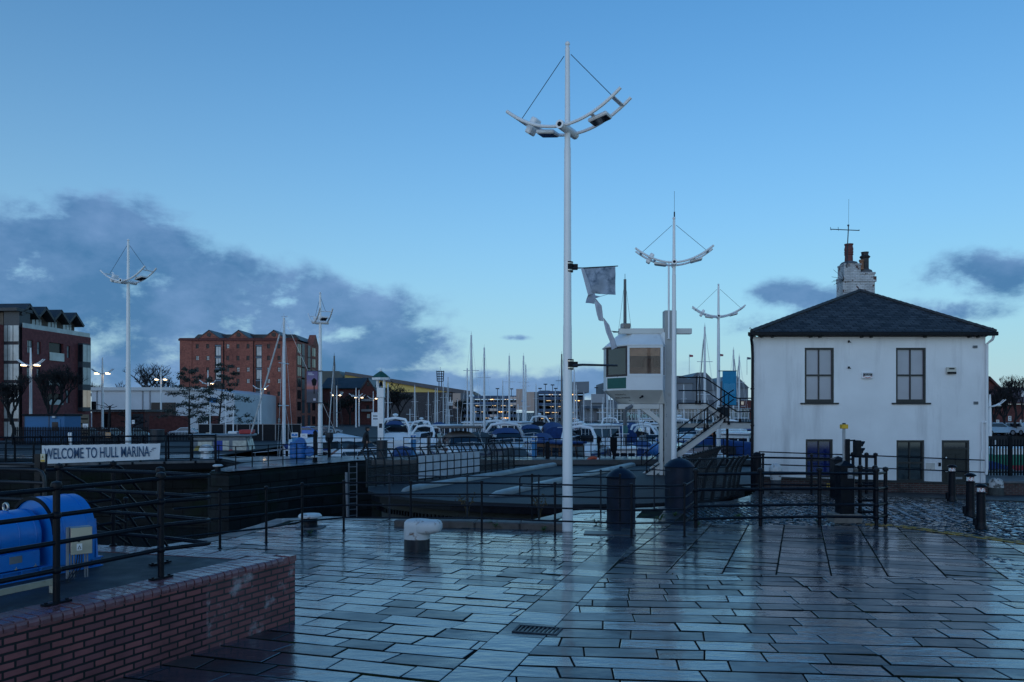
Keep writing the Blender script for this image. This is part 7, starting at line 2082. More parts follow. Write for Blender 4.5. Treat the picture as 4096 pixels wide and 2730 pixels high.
car('white parked car behind the palisade fence, left of the welcome-lamp', 356, 1750, 112, -1.0, rad(75), (.6, .62, .65))
car('white van-like car behind the palisade fence, under the pollarded tree', 448, 1750, 113, -1.0, rad(85), (.55, .57, .6))
car('silver parked car half hidden by the banner lamp post', 540, 1748, 112, -1.0, rad(80), (.42, .45, .48))
car('dark car with light roof at the far left edge behind the fence', 38, 1748, 108, -1.0, rad(40), (.10, .14, .2))
car('pale blue car across the water right of the house, leftmost', 3985, 1745, 89, .1, rad(5), (.3, .4, .5), 1, 'cars across the water')
car('silver car across the water, between two bare trees', 4042, 1745, 89.5, .1, rad(8), (.35, .4, .45), 1, 'cars across the water')
car('white car across the water at the right edge', 4080, 1748, 89, .1, rad(95), (.6, .62, .65), 1, 'cars across the water')
# ---------------------------------------------------------------- blue hut, outbuildings, fences on the left bank
x0, x1 = px_pt(96, 66)[0], px_pt(258, 66)[0]
t = thing('site_hut', 'blue flat-roofed site hut with a door, behind black palisades', 'hut', (x0, 66, .15))
HUTB = mat('hut_blue', (.01, .14, .34), .5, var=.1, vs=.8); W_ = x1 - x0
b = MB(); b.box(0, W_, 0, 2.5, 0, 2.25); b.build('wall', HUTB, t)
b = MB(); b.bbox(-.1, W_ + .1, -.15, 2.6, 2.251, 2.42, .02); b.build('roof', BLACKF, t)
b = MB(); b.box(W_ * .66, W_ * .90, -.04, -.002, 0, 2.0); d_ = b.build('door', mat('hut_door', (.014, .16, .36), .45), t)
b = MB(); b.box(W_ * .70, W_ * .85, -.06, -.041, 1.0, 1.75); b.build('pane', PANED, d_)
b = MB(); b.bbox(W_ * .72, W_ * .8, -.2, -.01, 2.08, 2.24, .02); b.build('lamp', MALLW, t)
for (x_) in (.0, .61):
    b = MB(); b.box(W_ * x_, W_ * x_ + .06, -.03, -.001, 0, 2.25); b.build('trim', ANTH, t)
def flat_wall(name, lb, x0, x1, y0, y1, Y, z0, m, th=.4, extra=None):
    a, c = px_pt(x0, Y)[0], px_pt(x1, Y)[0]
    t = thing(name, lb, 'wall' if 'wall' in name else ('fence' if 'fence' in name else 'building'), (a, Y, z0))
    b = MB(); b.box(0, c - a, 0, th, 0, CZ - (y0 - HY) / F * Y - z0); b.build('wall' if 'fence' not in name else 'panel', m, t)
    return t, c - a, CZ - (y0 - HY) / F * Y - z0
t, w_, h_ = flat_wall('outbuilding', 'low flat-roofed brick outbuilding behind the tall left lamp', 368, 578, 1648, 0, 128, -1.0, BRF3, 8)
b = MB(); b.box(-.2, w_ + .3, -.5, 8, h_ + .01, h_ + .35); b.build('roof', SLF, t)
for (a, c) in ((.2, .36), (.78, .98)):
    b = MB(); b.box(w_ * a, w_ * c, -.05, -.005, 0, h_ * .92); b.build('opening', DARKV if a < .5 else ANTH, t)
t, w_, h_ = flat_wall('brick_screen_wall', 'low red brick screen wall left of the two dark trees', 597, 756, 1664, 0, 126, -1.0, BRF3)
t, w_, h_ = flat_wall('brick_screen_wall', 'short red brick screen wall between the two dark trees', 832, 876, 1664, 0, 140, -1.0, BRF3)
t, w_, h_ = flat_wall('slatted_fence', 'timber slatted screen fence at the foot of the apartment oriel', 258, 355, 1659, 0, 88, -1.0, mat('timber_slat', (.15, .125, .09), .75, var=.3), .1)
for k in range(5):
    b = MB(); b.box(.1, w_ - .1, -.02, -.002, h_ * (.22 + .155 * k), h_ * (.26 + .155 * k)); b.build('gap', DARKV, t)
t, w_, h_ = flat_wall('screen_fence', 'long dark mesh screen fence behind the grey workboat', 795, 1205, 1699, 0, 72.5, -1.0, mat('dark_screen', (.007, .010, .016), .6, var=.3, spec=.2), .08)
for k in range(9):
    b = MB(); b.box(w_ * k / 8 - .04, w_ * k / 8 + .04, -.06, -.002, 0, h_ + .1); b.build('post', GREYM, t)
b = MB(); b.box(0, w_, -.05, -.003, h_ + .001, h_ + .05); b.build('rail', GREYM, t)
for (px, py, w_, h_, m, lb, Y) in ((433, 1741, .42, .40, mat('notice_orange', (.55, .30, .14), .5), 'small orange warning notice on the palisade fence', 62.8), (342, 1707, .42, .45, WHITE, 'white notice board above the palisades beside the slatted fence', 63.3),
                                   (533, 1689, .32, .45, WHITE, 'white notice on the outbuilding right of the tall lamp', 90), (832, 1737, .4, .26, MATS['cream_plastic'], 'small cream notice on the dark screen fence', 72.3), (1216, 1746, .4, .3, WHITE, 'white notice on the quay railing above the barrels', 45.4), (1503, 1678, .85, 1.4, WHITE, 'tall white notice board left of the bell post', 80)):
    p = P(px, py, Y)
    b = MB(); b.bbox(-w_ / 2, w_ / 2, -.02, .0, -h_ / 2, h_ / 2, .006)
    if m is WHITE or px == 433: b.mi = 1; b.box(-w_ * .32, w_ * .32, -.024, -.0205, -.02 * h_, h_ * .08); b.box(-w_ * .32, w_ * .2, -.024, -.0205, h_ * .18, h_ * .28)
    tag(b.build('notice', [m, GREYM], None, p), lb, 'notice')
def palisade(label, px0, px1, Y, z0, h, st):
    a, c = px_pt(px0, Y)[0], px_pt(px1, Y)[0]
    t = thing('palisade_fence', label, 'fence', (a, Y, z0))
    b = MB(); b.box(0, c - a, .03, .07, h * .15, h * .15 + .05); b.box(0, c - a, .03, .07, h * .8, h * .8 + .05); b.build('rail', BLACKF, t)
    b = MB(); b.box(-.045, .045, 0, .028, 0, h); b.add([(-.045, 0, h), (.045, 0, h), (0, 0, h + .09)], [(0, 1, 2)])
    p0 = b.build('paling', BLACKF, t); n = int((c - a) / st)
    for k in range(1, min(n, 100)):
        q = p0.copy(); COL.objects.link(q); q.parent = t; q.location = (k * st, 0, 0)
    if n > 100:
        b = MB()
        for k in range(100, n): b.box(k * st - .03, k * st + .03, 0, .028, 0, h)
        struct(b.build('more_palings', BLACKF, t), 'stuff')
    return t
palisade('black palisade fence behind the footbridge, left of the banner lamp', 50, 600, 63, .15, 1.35, .13)
palisade('dark railing fence behind the silver car and the two dark trees', 652, 800, 76, -1.0, 1.75, .14)
hopper('black box bin behind the footbridge right of the banner lamp', 629, 1719, 1772, 62, 1.05)
for (px, lb) in ((276, 'white gate post in the palisade fence, left one'), (284, 'white gate post in the palisade fence, right one')):
    p = P(px, 1775, 62.7); b = MB(); b.bbox(-.06, .06, -.06, .06, 0, .92, .01); b.lathe([(.07, .92), (.04, .97), (.002, .98)], n=8); tag(b.build('gate_post', WHITE, None, (p.x, 62.7, .15)), lb, 'post')
# ---------------------------------------------------------------- bare trees
def tree(label, px, Y, z0, h, spread, seed, depth=5, lean=0.0, leaf=None, trunk=.22, tw=.035, up=.5, first=.3, nb=3, name='bare_tree', droop=0.0, leafn=2):
    r = random.Random(seed)
    t = thing(name, label, 'tree', ((px - CX) / F * Y, Y, z0))
    tr, cr = MB(), MB(); cr.mi = 0
    def grow(p, d, l, rad_, dep):
        q = p + d * l
        m_ = p.lerp(q, .5) + Vector((r.gauss(0, .05), r.gauss(0, .05), 0)) * l
        r1 = max(rad_ * .68, tw * .5)
        (tr if dep == depth else cr).tube([p, m_, q], [rad_, (rad_ + r1) / 2, r1], 6 if dep > 3 else 3, caps=False)
        if dep == 0:
            if leaf:
                for _ in range(leafn):
                    c = q + Vector((r.gauss(0, .3), r.gauss(0, .3), r.gauss(0, .25))); s_ = r.uniform(.1, .24)
                    a = Vector((r.gauss(0, 1), r.gauss(0, 1), r.gauss(0, 1))).normalized(); e = a.orthogonal().normalized(); f_ = a.cross(e)
                    cr.mi = 1; cr.add([c - e * s_, c - f_ * s_ * .7, c + e * s_, c + f_ * s_ * .7], [(0, 1, 2, 3)]); cr.mi = 0
            return
        n = nb if dep > 1 else nb + 1
        a0 = r.uniform(0, 6.28)
        for k in range(n):
            a = a0 + 6.28 * k / n + r.gauss(0, .35)
            side = Vector((cos(a), sin(a), 0))
            nd = (d * r.uniform(.5, 1.0) + side * spread * r.uniform(.55, 1.2) + Vector((0, 0, up * r.uniform(.3, 1) - droop * (depth - dep)))).normalized()
            grow(p.lerp(q, r.uniform(.55, 1.0) if dep < depth else r.uniform(.7, 1.0)), nd, l * r.uniform(.58, .82), r1, dep - 1)
    grow(Vector((0, 0, 0)), Vector((lean, 0, 1)).normalized(), h * first, trunk, depth)
    tr.build('trunk', BARK, t, angle=80)
    cr.build('crown', [BARK, leaf or BARK], t, angle=80)
    return t
def alder(label, px, Y, z0, h, spread, seed, depth, lean=0.0, trunk=.16, tw=.026, leaf=None):
    r = random.Random(seed)                       # one leader with tiers of drooping side limbs
    t = thing('bare_tree', label, 'tree', ((px - CX) / F * Y, Y, z0))
    tr, cr = MB(), MB()
    tr.tube([(lean * h * u, 0, h * u) for u in (0, .25, .5, .75, 1)], [trunk, trunk * .8, trunk * .55, trunk * .3, .02], 7, caps=False)
    def limb(p, d, l, rad_, dep):
        pts = [p + d * l * u + Vector((0, 0, .10 * l * sin(u * 2.2) - .16 * l * u * u)) for u in (0, .35, .7, 1)]
        cr.mi = 0; cr.tube(pts, [rad_, rad_ * .7, rad_ * .45, tw * .4], 3, caps=False)
        if dep == 0:
            for _ in range(7):
                c = pts[r.randint(1, 3)] + Vector((r.gauss(0, .14), r.gauss(0, .14), r.gauss(0, .10))); s_ = r.uniform(.06, .13)
                a = Vector((r.gauss(0, 1), r.gauss(0, 1), r.gauss(0, 1))).normalized(); e = a.orthogonal().normalized(); f_ = a.cross(e)
                cr.mi = 1; cr.add([c - e * s_, c - f_ * s_ * .7, c + e * s_, c + f_ * s_ * .7], [(0, 1, 2, 3)])
            return
        for k in range(4 if dep == 2 else 5):
            u = r.uniform(.25, 1)
            q = p + d * l * u + Vector((0, 0, .10 * l * sin(u * 2.2) - .16 * l * u * u))
            a = math.atan2(d.y, d.x) + r.choice((-1, 1)) * r.uniform(.4, 1.1)
            limb(q, Vector((cos(a), sin(a), r.uniform(-.12, .45))).normalized(), l * r.uniform(.35, .55), rad_ * .5, dep - 1)
    n = 26
    for k in range(n):
        u = .22 + .76 * k / n + r.uniform(-.01, .01); a = k * 2.4 + r.uniform(-.4, .4)
        l = h * (.34 * (1 - u) ** .75 + .05) * r.uniform(.7, 1.15)
        limb(Vector((lean * h * u, 0, h * u)), Vector((cos(a), sin(a), r.uniform(.05, .4))).normalized(), l, trunk * .32 * (1.1 - u), 2)
    tr.build('trunk', BARK, t, angle=80); cr.build('crown', [BARK, leaf or BARK], t, angle=80)
    return t
LEAFD = mat('dark_leaf', (.014, .024, .018), .8, var=.4)
LEAFT = mat('sparse_leaf', (.03, .05, .045), .8, var=.4)
TWG = 'bare_tree'
tree('dark dense bare tree in front of the apartment block, left one at the frame edge', 45, 93, -1.0, 13, .55, 1, 7, trunk=.22, tw=.02, up=.75, first=.24)
tree('dark dense bare tree in front of the apartment block, right one hiding its windows', 190, 92, -1.0, 14, .6, 2, 7, lean=.15, trunk=.24, tw=.02, up=.7, first=.24)
tree('small low bare tree at the foot of the tall banner lamp', 520, 110, -1.0, 6.2, 1.1, 3, 5, trunk=.14, tw=.03, up=.15)
tree('rounded bare tree with a fan of limbs behind the white shed, left of the warehouse', 620, 196, -1.0, 20, 1.0, 4, 6, trunk=.4, tw=.06, up=.75)
for (px, h, sd, lb) in ((470, 13, 5, 'bare brownish tree over the shed roof, left of the banner lamp'), (505, 14, 6, 'bare brownish tree over the shed roof, behind the banner lamp'), (560, 12, 7, 'bare brownish bush-like tree over the shed roof, next to the rounded tree'), (385, 15, 8, 'bare tree peeping out right of the apartment block')):
    tree(lb, px, 215, -1.0, h, .55, sd, 5, trunk=.3, tw=.09, up=.8)
alder('slim dark alder with sparse leaves in front of the shed, left one', 757, 100, -1.0, 9.5, 1, 9, 3, trunk=.16, tw=.026, leaf=LEAFT)
alder('slim dark alder with sparse leaves in front of the shed, right one leaning', 868, 98, -1.0, 9.8, 1, 10, 3, lean=.10, trunk=.16, tw=.026, leaf=LEAFT)
for (px, h, sd, lb) in ((1560, 14, 11, 'dark tree before the grey shed, right of the bell post'), (1600, 13, 12, 'dark tree before the grey shed, second from the bell post'), (1400, 11, 13, 'dark tree before the gabled house'), (1850, 10, 14, 'bare tree at the left end of the car park'), (1350, 9, 15, 'dark low tree left of the gabled house front')):
    tree(lb, px, 225, -1.0, h, .8, sd, 5, trunk=.3, tw=.1, leaf=LEAFD)
for (px, h, sd, lb) in ((3978, 7.5, 16, 'bare tree across the water beside the white house'), (4066, 8.5, 17, 'bare brown tree across the water at the right edge'), (4018, 6.5, 18, 'small bare tree between the two houses across the water')):
    tree(lb, px, 88.5, .1, h, .55, sd, 6, trunk=.15, tw=.03, up=.7)
p = P(434, 1725, 66)
b = MB(); b.tube([(0, 0, -.2), (.05, 0, 1.2), (.12, 0, 2.1)], [.11, .09, .08], 8)
for (dx, dz) in ((-1.2, 2.25), (-.7, 2.0), (.4, 2.2), (-.4, 2.35), (.7, 2.05)): b.tube([(.1, 0, 1.95), (dx * .6, 0, dz - .1), (dx, 0, dz)], .025, 5)
tag(b.build('pollard_tree', BARK, None, p), 'lopped pollard trunk behind the palisade fence, left of the banner lamp', 'tree')
# ---------------------------------------------------------------- distant lit mast lamps
def lit_lamp(label, px, yt, ya, Y, z0=-1.0, lit=(1,)):
    x = (px - CX) / F * Y; H = CZ - (yt - HY) / F * Y - z0; za = CZ - (ya - HY) / F * Y - z0
    t = thing('mast_lamp', label, 'lamp post', (x, Y, z0), 0, 'tall white mast lamps')
    b = MB(); b.tube([(0, 0, 0), (0, 0, za), (0, 0, H)], [.2, .14, .08], 8); b.build('pole', POLEW, t)
    b = MB()
    for y in (-.2, .2): b.tube([(1.6 * (k / 6 - 1), y, za + .75 * (k / 6 - 1) ** 2) for k in range(13)], .06, 5)
    b.build('crescent_frame', POLEW, t)
    for s in (-1, 1):
        b = MB(); b.bbox(s * .8 - .28, s * .8 + .28, -.26, .26, za + .02, za + .2, .04); f_ = b.build('floodlight', POLEW, t)
        b = MB(); b.bbox(s * .8 - .24, s * .8 + .24, -.29, .2, za - .04, za + .10, .02); b.build('lens', LAMP_ON if s in lit else GLASSD, f_)
    return t
for a in (('lit mast lamp before the apartment block', 123, 1392, 1463, 96, -1.0, (1, -1)), ('lit mast lamp right of the apartment oriel', 410, 1432, 1496, 116, -1.0, (1, -1)), ('lit mast lamp left of the warehouse, over the shed', 644, 1462, 1520, 147, -1.0, (1, -1)),
          ('lit mast lamp against the left of the warehouse', 832, 1482, 1537, 152, -1.0, (1,)), ('lit mast lamp against the right of the warehouse', 1043, 1512, 1557, 165, -1.0, (1,)), ('lit mast lamp left of the gabled house', 1347, 1543, 1583, 195, -1.0, (1, -1)),
          ('lit mast lamp before the gabled house, left of a pair', 1424, 1552, 1588, 190, -1.0, ()), ('lit mast lamp before the gabled house, right of a pair', 1436, 1560, 1592, 205, -1.0, (1, -1)), ('lit mast lamp left of the bell post', 1493, 1566, 1596, 215, -1.0, (1,)), ('white mast lamp across the water right of the house', 3960, 1579, 1627, 87, .1, ())): lit_lamp(*a)
x = (4089 - CX) / F * 88; t = thing('street_lamp', 'black lantern street lamp at the right edge across the water', 'lamp post', (x, 88, .1))
b = MB(); b.tube([(0, 0, 0), (0, 0, 4.3)], .06, 6); b.build('pole', BLACKF, t)
b = MB(); b.lathe([(.1, 4.3), (.2, 4.75), (.28, 4.8), (.02, 5.05)], n=8); b.build('lantern', WHITE, t)
# ---------------------------------------------------------------- boats
WZ = -1.9
GEL = mat('gelcoat_white', (.84, .86, .88), .25, var=.06, vs=.8, coat=.4, dirt=(.45, .45, .44), ds=.9, dth=(.62, .85))
GELN = mat('gelcoat_navy', (.02, .035, .10), .25, var=.15, coat=.4); GELB = mat('gelcoat_blue', (.012, .055, .19), .3, var=.15, coat=.3); GELC = mat('gelcoat_cream', (.52, .47, .38), .3, var=.1, coat=.3); GELK = mat('hull_grey', (.17, .20, .23), .5, var=.2)
ALU = mat('mast_alloy', (.74, .75, .78), .4, var=.1); ALUD = mat('mast_dark', (.12, .12, .13), .4, .3, var=.1)
SCB = mat('sail_cover_blue', (.012, .04, .17), .8, var=.3); SCR = mat('sail_cover_red', (.20, .025, .03), .8, var=.3); SCW = mat('sail_cover_white', (.5, .5, .5), .8, var=.2); SCG = mat('sail_cover_green', (.02, .12, .08), .8, var=.3)
TAUPE = mat('canopy_taupe', (.17, .135, .12), .85, var=.15, bump=.01, bs=4); CANW = mat('canopy_white', (.72, .76, .80), .7, var=.06); CANB = mat('canopy_blue', (.010, .045, .17), .8, var=.25, bump=.01, bs=5); CANK = mat('canopy_black', (.03, .034, .042), .8, var=.25)
STRIPE = mat('hull_stripe', (.03, .06, .2), .4); WOODB = mat('varnished_wood', (.13, .055, .025), .35, var=.3); ORG = mat('wheelhouse_orange', (.40, .13, .06), .5, var=.15); CUR = mat('cabin_curtain', (.6, .58, .5), .4, var=.2, vs=6)
def hull(L_, B, D, name, m, par, transom=.8, sheer=.35, stripe=None):
    b = MB(); b.smooth = True
    st = []
    N = 12
    for i in range(N + 1):
        u = i / N
        w_ = B / 2 * (min(1, transom + (1 - transom) * min(1, u / .4)) if u < .45 else max(.015, (1 - ((u - .45) / .55) ** 2.2)))
        zs = D * (1 + sheer * max(0, (u - .35)) ** 2 * 1.6)
        x = -L_ / 2 + L_ * u
        st.append([(x - (.0 if u < 1 else -.0), s * w_ * k, z) for s, k, z in ((-1, 1, zs), (-1, .96, zs * .45), (-1, .75, -.05), (-1, .3, -.35), (1, .3, -.35), (1, .75, -.05), (1, .96, zs * .45), (1, 1, zs))])
        if u > .8:
            st[-1] = [(p[0] + (p[2] - zs) * .45 * (u - .8) / .2, p[1], p[2]) for p in st[-1]]
    vs = [p for s_ in st for p in s_]; n = 8; fs = []
    for i in range(N):
        for k in range(n - 1): fs.append((i * n + k, i * n + k + 1, (i + 1) * n + k + 1, (i + 1) * n + k))
    fs.append(tuple(range(n))[::-1]); fs.append(tuple(range(N * n, N * n + n)))
    b.add(vs, fs)
    b.smooth = False
    for i in range(N): b.add([st[i][0], st[i + 1][0], st[i + 1][7], st[i][7]], [(0, 1, 2, 3)])
    o = b.build(name, m, par, angle=40)
    if stripe:
        b = MB()
        for i in range(N):
            for a, s in ((0, -1), (7, 1)):
                p, q = Vector(st[i][a]), Vector(st[i + 1][a]); d = Vector((0, s * .012, 0))
                b.slab4(p + d + Vector((0, 0, -.26)), q + d + Vector((0, 0, -.26)), q + d + Vector((0, 0, -.12)), p + d + Vector((0, 0, -.12)), .008)
        b.build('stripe', stripe, o)
    return st
def rail_line(par, st, h=.55, i0=0, i1=12):
    b = MB()
    for a in (0, 7):
        pts = [Vector(st[i][a]) + Vector((0, 0, h)) for i in range(i0, i1 + 1)]
        b.tube(pts, .018, 4)
        for i in range(i0, i1 + 1, 2): b.tube([Vector(st[i][a]), Vector(st[i][a]) + Vector((0, 0, h))], .014, 4)
    b.build('guard_rail', ALU, par)
def yacht(name, label, mh=12.0, hm=GEL, sc=SCB, mast=ALU, two=False):
    t = thing(name, label, 'boat', (0, 0, WZ), 0, 'sailing yachts in the marina')
    st = hull(9, 2.9, 1.0, 'hull', hm, t, .7, stripe=STRIPE if hm is GEL else None)
    b = MB(); b.smooth = True
    b.prism([(-1.9, -.95), (1.4, -.75), (2.6, -.35), (2.6, .35), (1.4, .75), (-1.9, .95)], .98, 1.48); c = b.build('cabin', GEL, t, angle=50)
    for s in (-1, 1):
        b = MB(); b.slab4((-1.6, s * .955, 1.13), (1.1, s * .80, 1.13), (.9, s * .80, 1.36), (-1.4, s * .94, 1.36), .015 * -s); b.build('cabin_window', GLASSD, c)
    b = MB(); b.tube([(1.0, 0, 1.4), (1.0, 0, mh * .6), (1.0, 0, mh)], [.125, .12, .085], 8); b.tube([(1.0, 0, mh), (1.0, 0, mh + .35)], .015, 4); b.tube([(.7, 0, mh + .1), (1.2, 0, mh + .1)], .018, 4); b.build('mast', mast, t)
    b = MB()
    for k in ((.46, .72) if mh > 9 else (.55,)): b.tube([(1.0, -.75, mh * k), (1.0, .75, mh * k)], .03, 4)
    b.build('spreader', mast, t)
    b = MB(); b.tube([(1.0, 0, 2.25), (-2.6, 0, 2.2)], .06, 6); bm_ = b.build('boom', mast, t)
    b = MB(); b.smooth = True; b.tube([(1.12, 0, 2.7), (.8, 0, 2.5), (-.8, 0, 2.38), (-2.5, 0, 2.28)], [.06, .2, .19, .08], 8); b.build('sail_cover', sc, bm_)
    b = MB()
    for (x, y, k) in ((4.4, 0, 1.0), (-4.3, 0, 1.0), (.85, 1.35, 1.0), (.85, -1.35, 1.0), (.7, 1.3, .5), (.7, -1.3, .5)):
        b.tube([(x, y, 1.1), (1.0, 0, mh * k)], .012, 3)
    b.build('rigging', ALU, t)
    b = MB(); b.tube([(4.35, 0, 1.35), (1.35, 0, mh * .9)], .06, 6); b.build('furled_jib', SCW if sc is not SCW else SCB, t)
    rail_line(t, st)
    if two:
        b = MB(); b.tube([(-3.1, 0, 1.1), (-3.1, 0, mh * .72)], .06, 6); b.build('mizzen_mast', mast, t)
        b = MB(); b.ball((1.2, 0, mh * .52), .28, 8, 6, (1, 1, .6)); b.build('radar', GEL, t)
    return t
def cruiser(label, hm=GEL, can=CANB, L_=8.5, arch=False, name='motor_cruiser', low=False, bimini=False, win_dark=True, D=1.25, fullcan=False):
    t = thing(name, label, 'boat', (0, 0, WZ), 0, 'motor boats in the marina')
    B = L_ * .36
    st = hull(L_, B, D, 'hull', hm, t, .92, stripe=STRIPE if hm is GEL else None)
    h = B / 2
    x0, x1, x2 = -L_ * .12, L_ * .16, L_ * .36
    b = MB(); b.smooth = True
    vs, fs = [], []
    for (x, w_, zt) in ((-L_ * .2, .84, .02), (x0, .84, .55), (x1, .74, .52), (x2, .4, .06)):
        vs += [(x, -h * w_, D - .02), (x, -h * w_ * .86, D + zt), (x, h * w_ * .86, D + zt), (x, h * w_, D - .02)]
    for i in range(3):
        for k in range(3): fs.append((i * 4 + k, i * 4 + k + 1, i * 4 + 5 + k, i * 4 + 4 + k))
    fs += [(0, 1, 2, 3), (12, 15, 14, 13)]
    b.add([Vector(v) for v in vs], [f[::-1] for f in fs]); sup = b.build('cabin', GEL, t, angle=35)
    for s in (-1, 1):
        b = MB(); b.slab4((x0 + .1, s * h * .815, D + .12), (x1, s * h * .725, D + .12), (x1 - .1, s * h * .68, D + .38), (x0 + .2, s * h * .755, D + .38), .02 * -s); b.build('cabin_window', GLASSD, sup)
    b = MB(); zw = D + .56
    b.slab4((x1 - .05, -h * .62, zw), (x1 - .05, h * .62, zw), (x1 - .75, h * .5, zw + .55), (x1 - .75, -h * .5, zw + .55), .03)
    for s in (-1, 1): b.slab4((x1 - .1, s * h * .62, zw), (x0 - .2, s * h * .72, zw - .1), (x0 - .2, s * h * .62, zw + .45), (x1 - .75, s * h * .5, zw + .55), .02 * s)
    b.build('windscreen', GLASSD, t)
    if can:
        b = MB(); b.smooth = True
        vs, fs = [], []
        S_ = ((x1 - .7, .55, zw + .5, zw + .62), (x0, .62, zw + .35, zw + .98), (-L_ * .3, .78, D + .1, D + 1.28), (-L_ * .47, .8, D + .05, D + .8 if not fullcan else D + 1.15))
        for (x, w_, z0_, z1_) in S_:
            for k in range(9):
                a = pi * k / 8
                vs.append((x, -h * w_ * cos(a) * (1 if 0 < k < 8 else 1), z0_ + (z1_ - z0_) * sin(a) ** .55))
        for i in range(3):
            for k in range(8): fs.append((i * 9 + k, i * 9 + k + 1, i * 9 + 10 + k, i * 9 + 9 + k))
        fs.append(tuple(range(27, 36)))
        b.add(vs, fs); cn = b.build('canopy', can, t, angle=50)
        for s in (-1, 1):
            b = MB(); b.slab4((x0 - .1, s * h * .73, D + .62), (-L_ * .28, s * h * .82, D + .42), (-L_ * .28, s * h * .76, D + .95), (x0 - .1, s * h * .64, D + 1.05), .015 * -s); b.build('canopy_window', PANED, cn)
    if bimini:
        b = MB(); b.smooth = True; b.bbox(-L_ * .32, L_ * .04, -h * .8, h * .8, D + 1.75, D + 1.9, .07); b.build('bimini', can or TAUPE, t, angle=50)
        for s in (-1, 1):
            b = MB(); b.tube([(-L_ * .28, s * h * .85, D + .3), (0, s * h * .76, D + 1.76)], .025, 4); b.tube([(L_ * .02, s * h * .8, D + .5), (-L_ * .2, s * h * .76, D + 1.76)], .025, 4); b.build('bimini_frame', ALU, t)
    if arch:
        b = MB(); b.smooth = True
        b.tube([(-L_ * .38, -h * .92, D + .1), (-L_ * .31, -h * .86, D + 1.1), (-L_ * .27, -h * .6, D + 1.75), (-L_ * .26, 0, D + 1.9), (-L_ * .27, h * .6, D + 1.75), (-L_ * .31, h * .86, D + 1.1), (-L_ * .38, h * .92, D + .1)], .12, 8); b.build('radar_arch', GEL, t)
        b = MB(); b.ball((-L_ * .26, 0, D + 2.15), .25, 10, 6, (1, 1, .55)); b.build('radar_dome', GEL, t)
    rail_line(t, st, .6, 6, 12)
    for k in (3, 6):
        b = MB(); b.ball((st[k][0][0], st[k][0][1] - .12, D * .55), .13, 8, 8, (1, 1, 2)); b.ball((st[k][7][0], st[k][7][1] + .12, D * .55), .13, 8, 8, (1, 1, 2)); b.build('fender', SCW, t)
    return t
def trawler(label, hm=GELB, roof=CANB, wall=GEL, L_=8, win=GLASSD, name='motor_boat', curtain=None):
    t = thing(name, label, 'boat', (0, 0, WZ), 0, 'motor boats in the marina')
    B = L_ * .36; h = B / 2; D = 1.2
    st = hull(L_, B, D, 'hull', hm, t, .85, .5)
    b = MB(); b.xz([(-L_ * .28, D), (L_ * .14, D), (L_ * .09, D + 1.75), (-L_ * .28, D + 1.7)], -h * .74, h * .74); w_ = b.build('wheelhouse', wall, t)
    b = MB(); b.smooth = True; b.bbox(-L_ * .32, L_ * .13, -h * .84, h * .84, D + 1.76, D + 1.92, .06); b.build('roof', roof, t, angle=50)
    for s in (-1, 1):
        for k in range(3):
            b = MB(); a = -L_ * .25 + k * L_ * .125; b.box(a, a + L_ * .1, s * h * .745 - .01, s * h * .745 + .01, D + .85, D + 1.5); b.build('window', win, w_)
    for k in range(3):
        b = MB(); y = -h * .66 + k * h * .46; b.slab4((L_ * .118 + .02, y, D + .8), (L_ * .118 + .02, y + h * .4, D + .8), (L_ * .098 + .02, y + h * .4, D + 1.55), (L_ * .098 + .02, y, D + 1.55), .012); b.build('front_window', win, w_)
        b = MB(); b.box(-L_ * .281 - .012, -L_ * .281, y, y + h * .4, D + .7, D + 1.5); b.build('rear_window', win, w_)
    b = MB(); b.tube([(-.2, 0, D + 1.9), (-.2, 0, D + 3.6)], .04, 6); b.tube([(-.2, -.5, D + 2.9), (-.2, .5, D + 2.9)], .02, 4); b.build('signal_mast', WHITE, t)
    rail_line(t, st, .6, 6, 12)
    return t
def put(o, px, Y, rz, s=1.0, dz=0.0):
    o.location = ((px - CX) / F * Y, Y, WZ + dz); o.rotation_euler = (0, 0, rad(rz)); o.scale = (s, s, s)
# the boats that can be told apart, nearest first
t = trawler('grey workboat with a blue door and red life jackets at the lock quay', GELK, GELK, GELK, 9, CUR, 'workboat'); put(t, 945, 55, 8, 1.0, .0)
b = MB(); b.box(-2.55, -2.53, -.35, .3, 1.3, 2.75); dr_ = b.build('door', mat('door_blue', (.02, .06, .35), .5), t)
b = MB(); b.box(-1.2, -.65, -1.235, -1.205, 1.3, 2.7); b.build('side_door', MATS['door_blue'], t)
b = MB(); b.ball((-.1, -1.3, 1.7), .26, 8, 6, (1, .4, 1.6)); b.build('life_jacket', mat('jacket_red', (.45, .05, .05), .7), t)
b = MB(); b.ball((-2.2, -1.35, 1.75), .34, 8, 6, (1, .4, 1.8)); b.build('tarp', mat('tarp_yellow', (.32, .24, .06), .7), t)
b = MB(); b.bbox(.3, 1.2, -.7, .4, 3.13, 3.42, .05); b.build('raft_case', MATS['jacket_red'], t)
b = MB(); b.bbox(-.5, .1, -.3, .3, 3.13, 3.3, .03); b.build('roof_box', WHITE, t)
for (x_, y_, z_) in ((-1.6, -.6, 5.3), (-.8, .5, 5.5), (1.4, .4, 5.0)):
    b = MB(); b.tube([(x_, y_, 3.1), (x_, y_, z_)], .03, 5); b.build('aerial', WHITE, t)
t = cruiser('white boat under a big white panelled hood behind the walking man', GEL, CANW, 9, fullcan=True); put(t, 1425, 56, 14, 1.08, .15)
t = cruiser('navy-canopied cruiser beside the bell post', GELN, CANB, 7.5, fullcan=True); put(t, 1610, 56, 100, .85, -.1)
t = cruiser('large white cruiser with taupe canopy and bimini behind the parapet', GEL, TAUPE, 10.5, bimini=True, D=1.4); put(t, 1850, 62, -78, 1.05, .05)
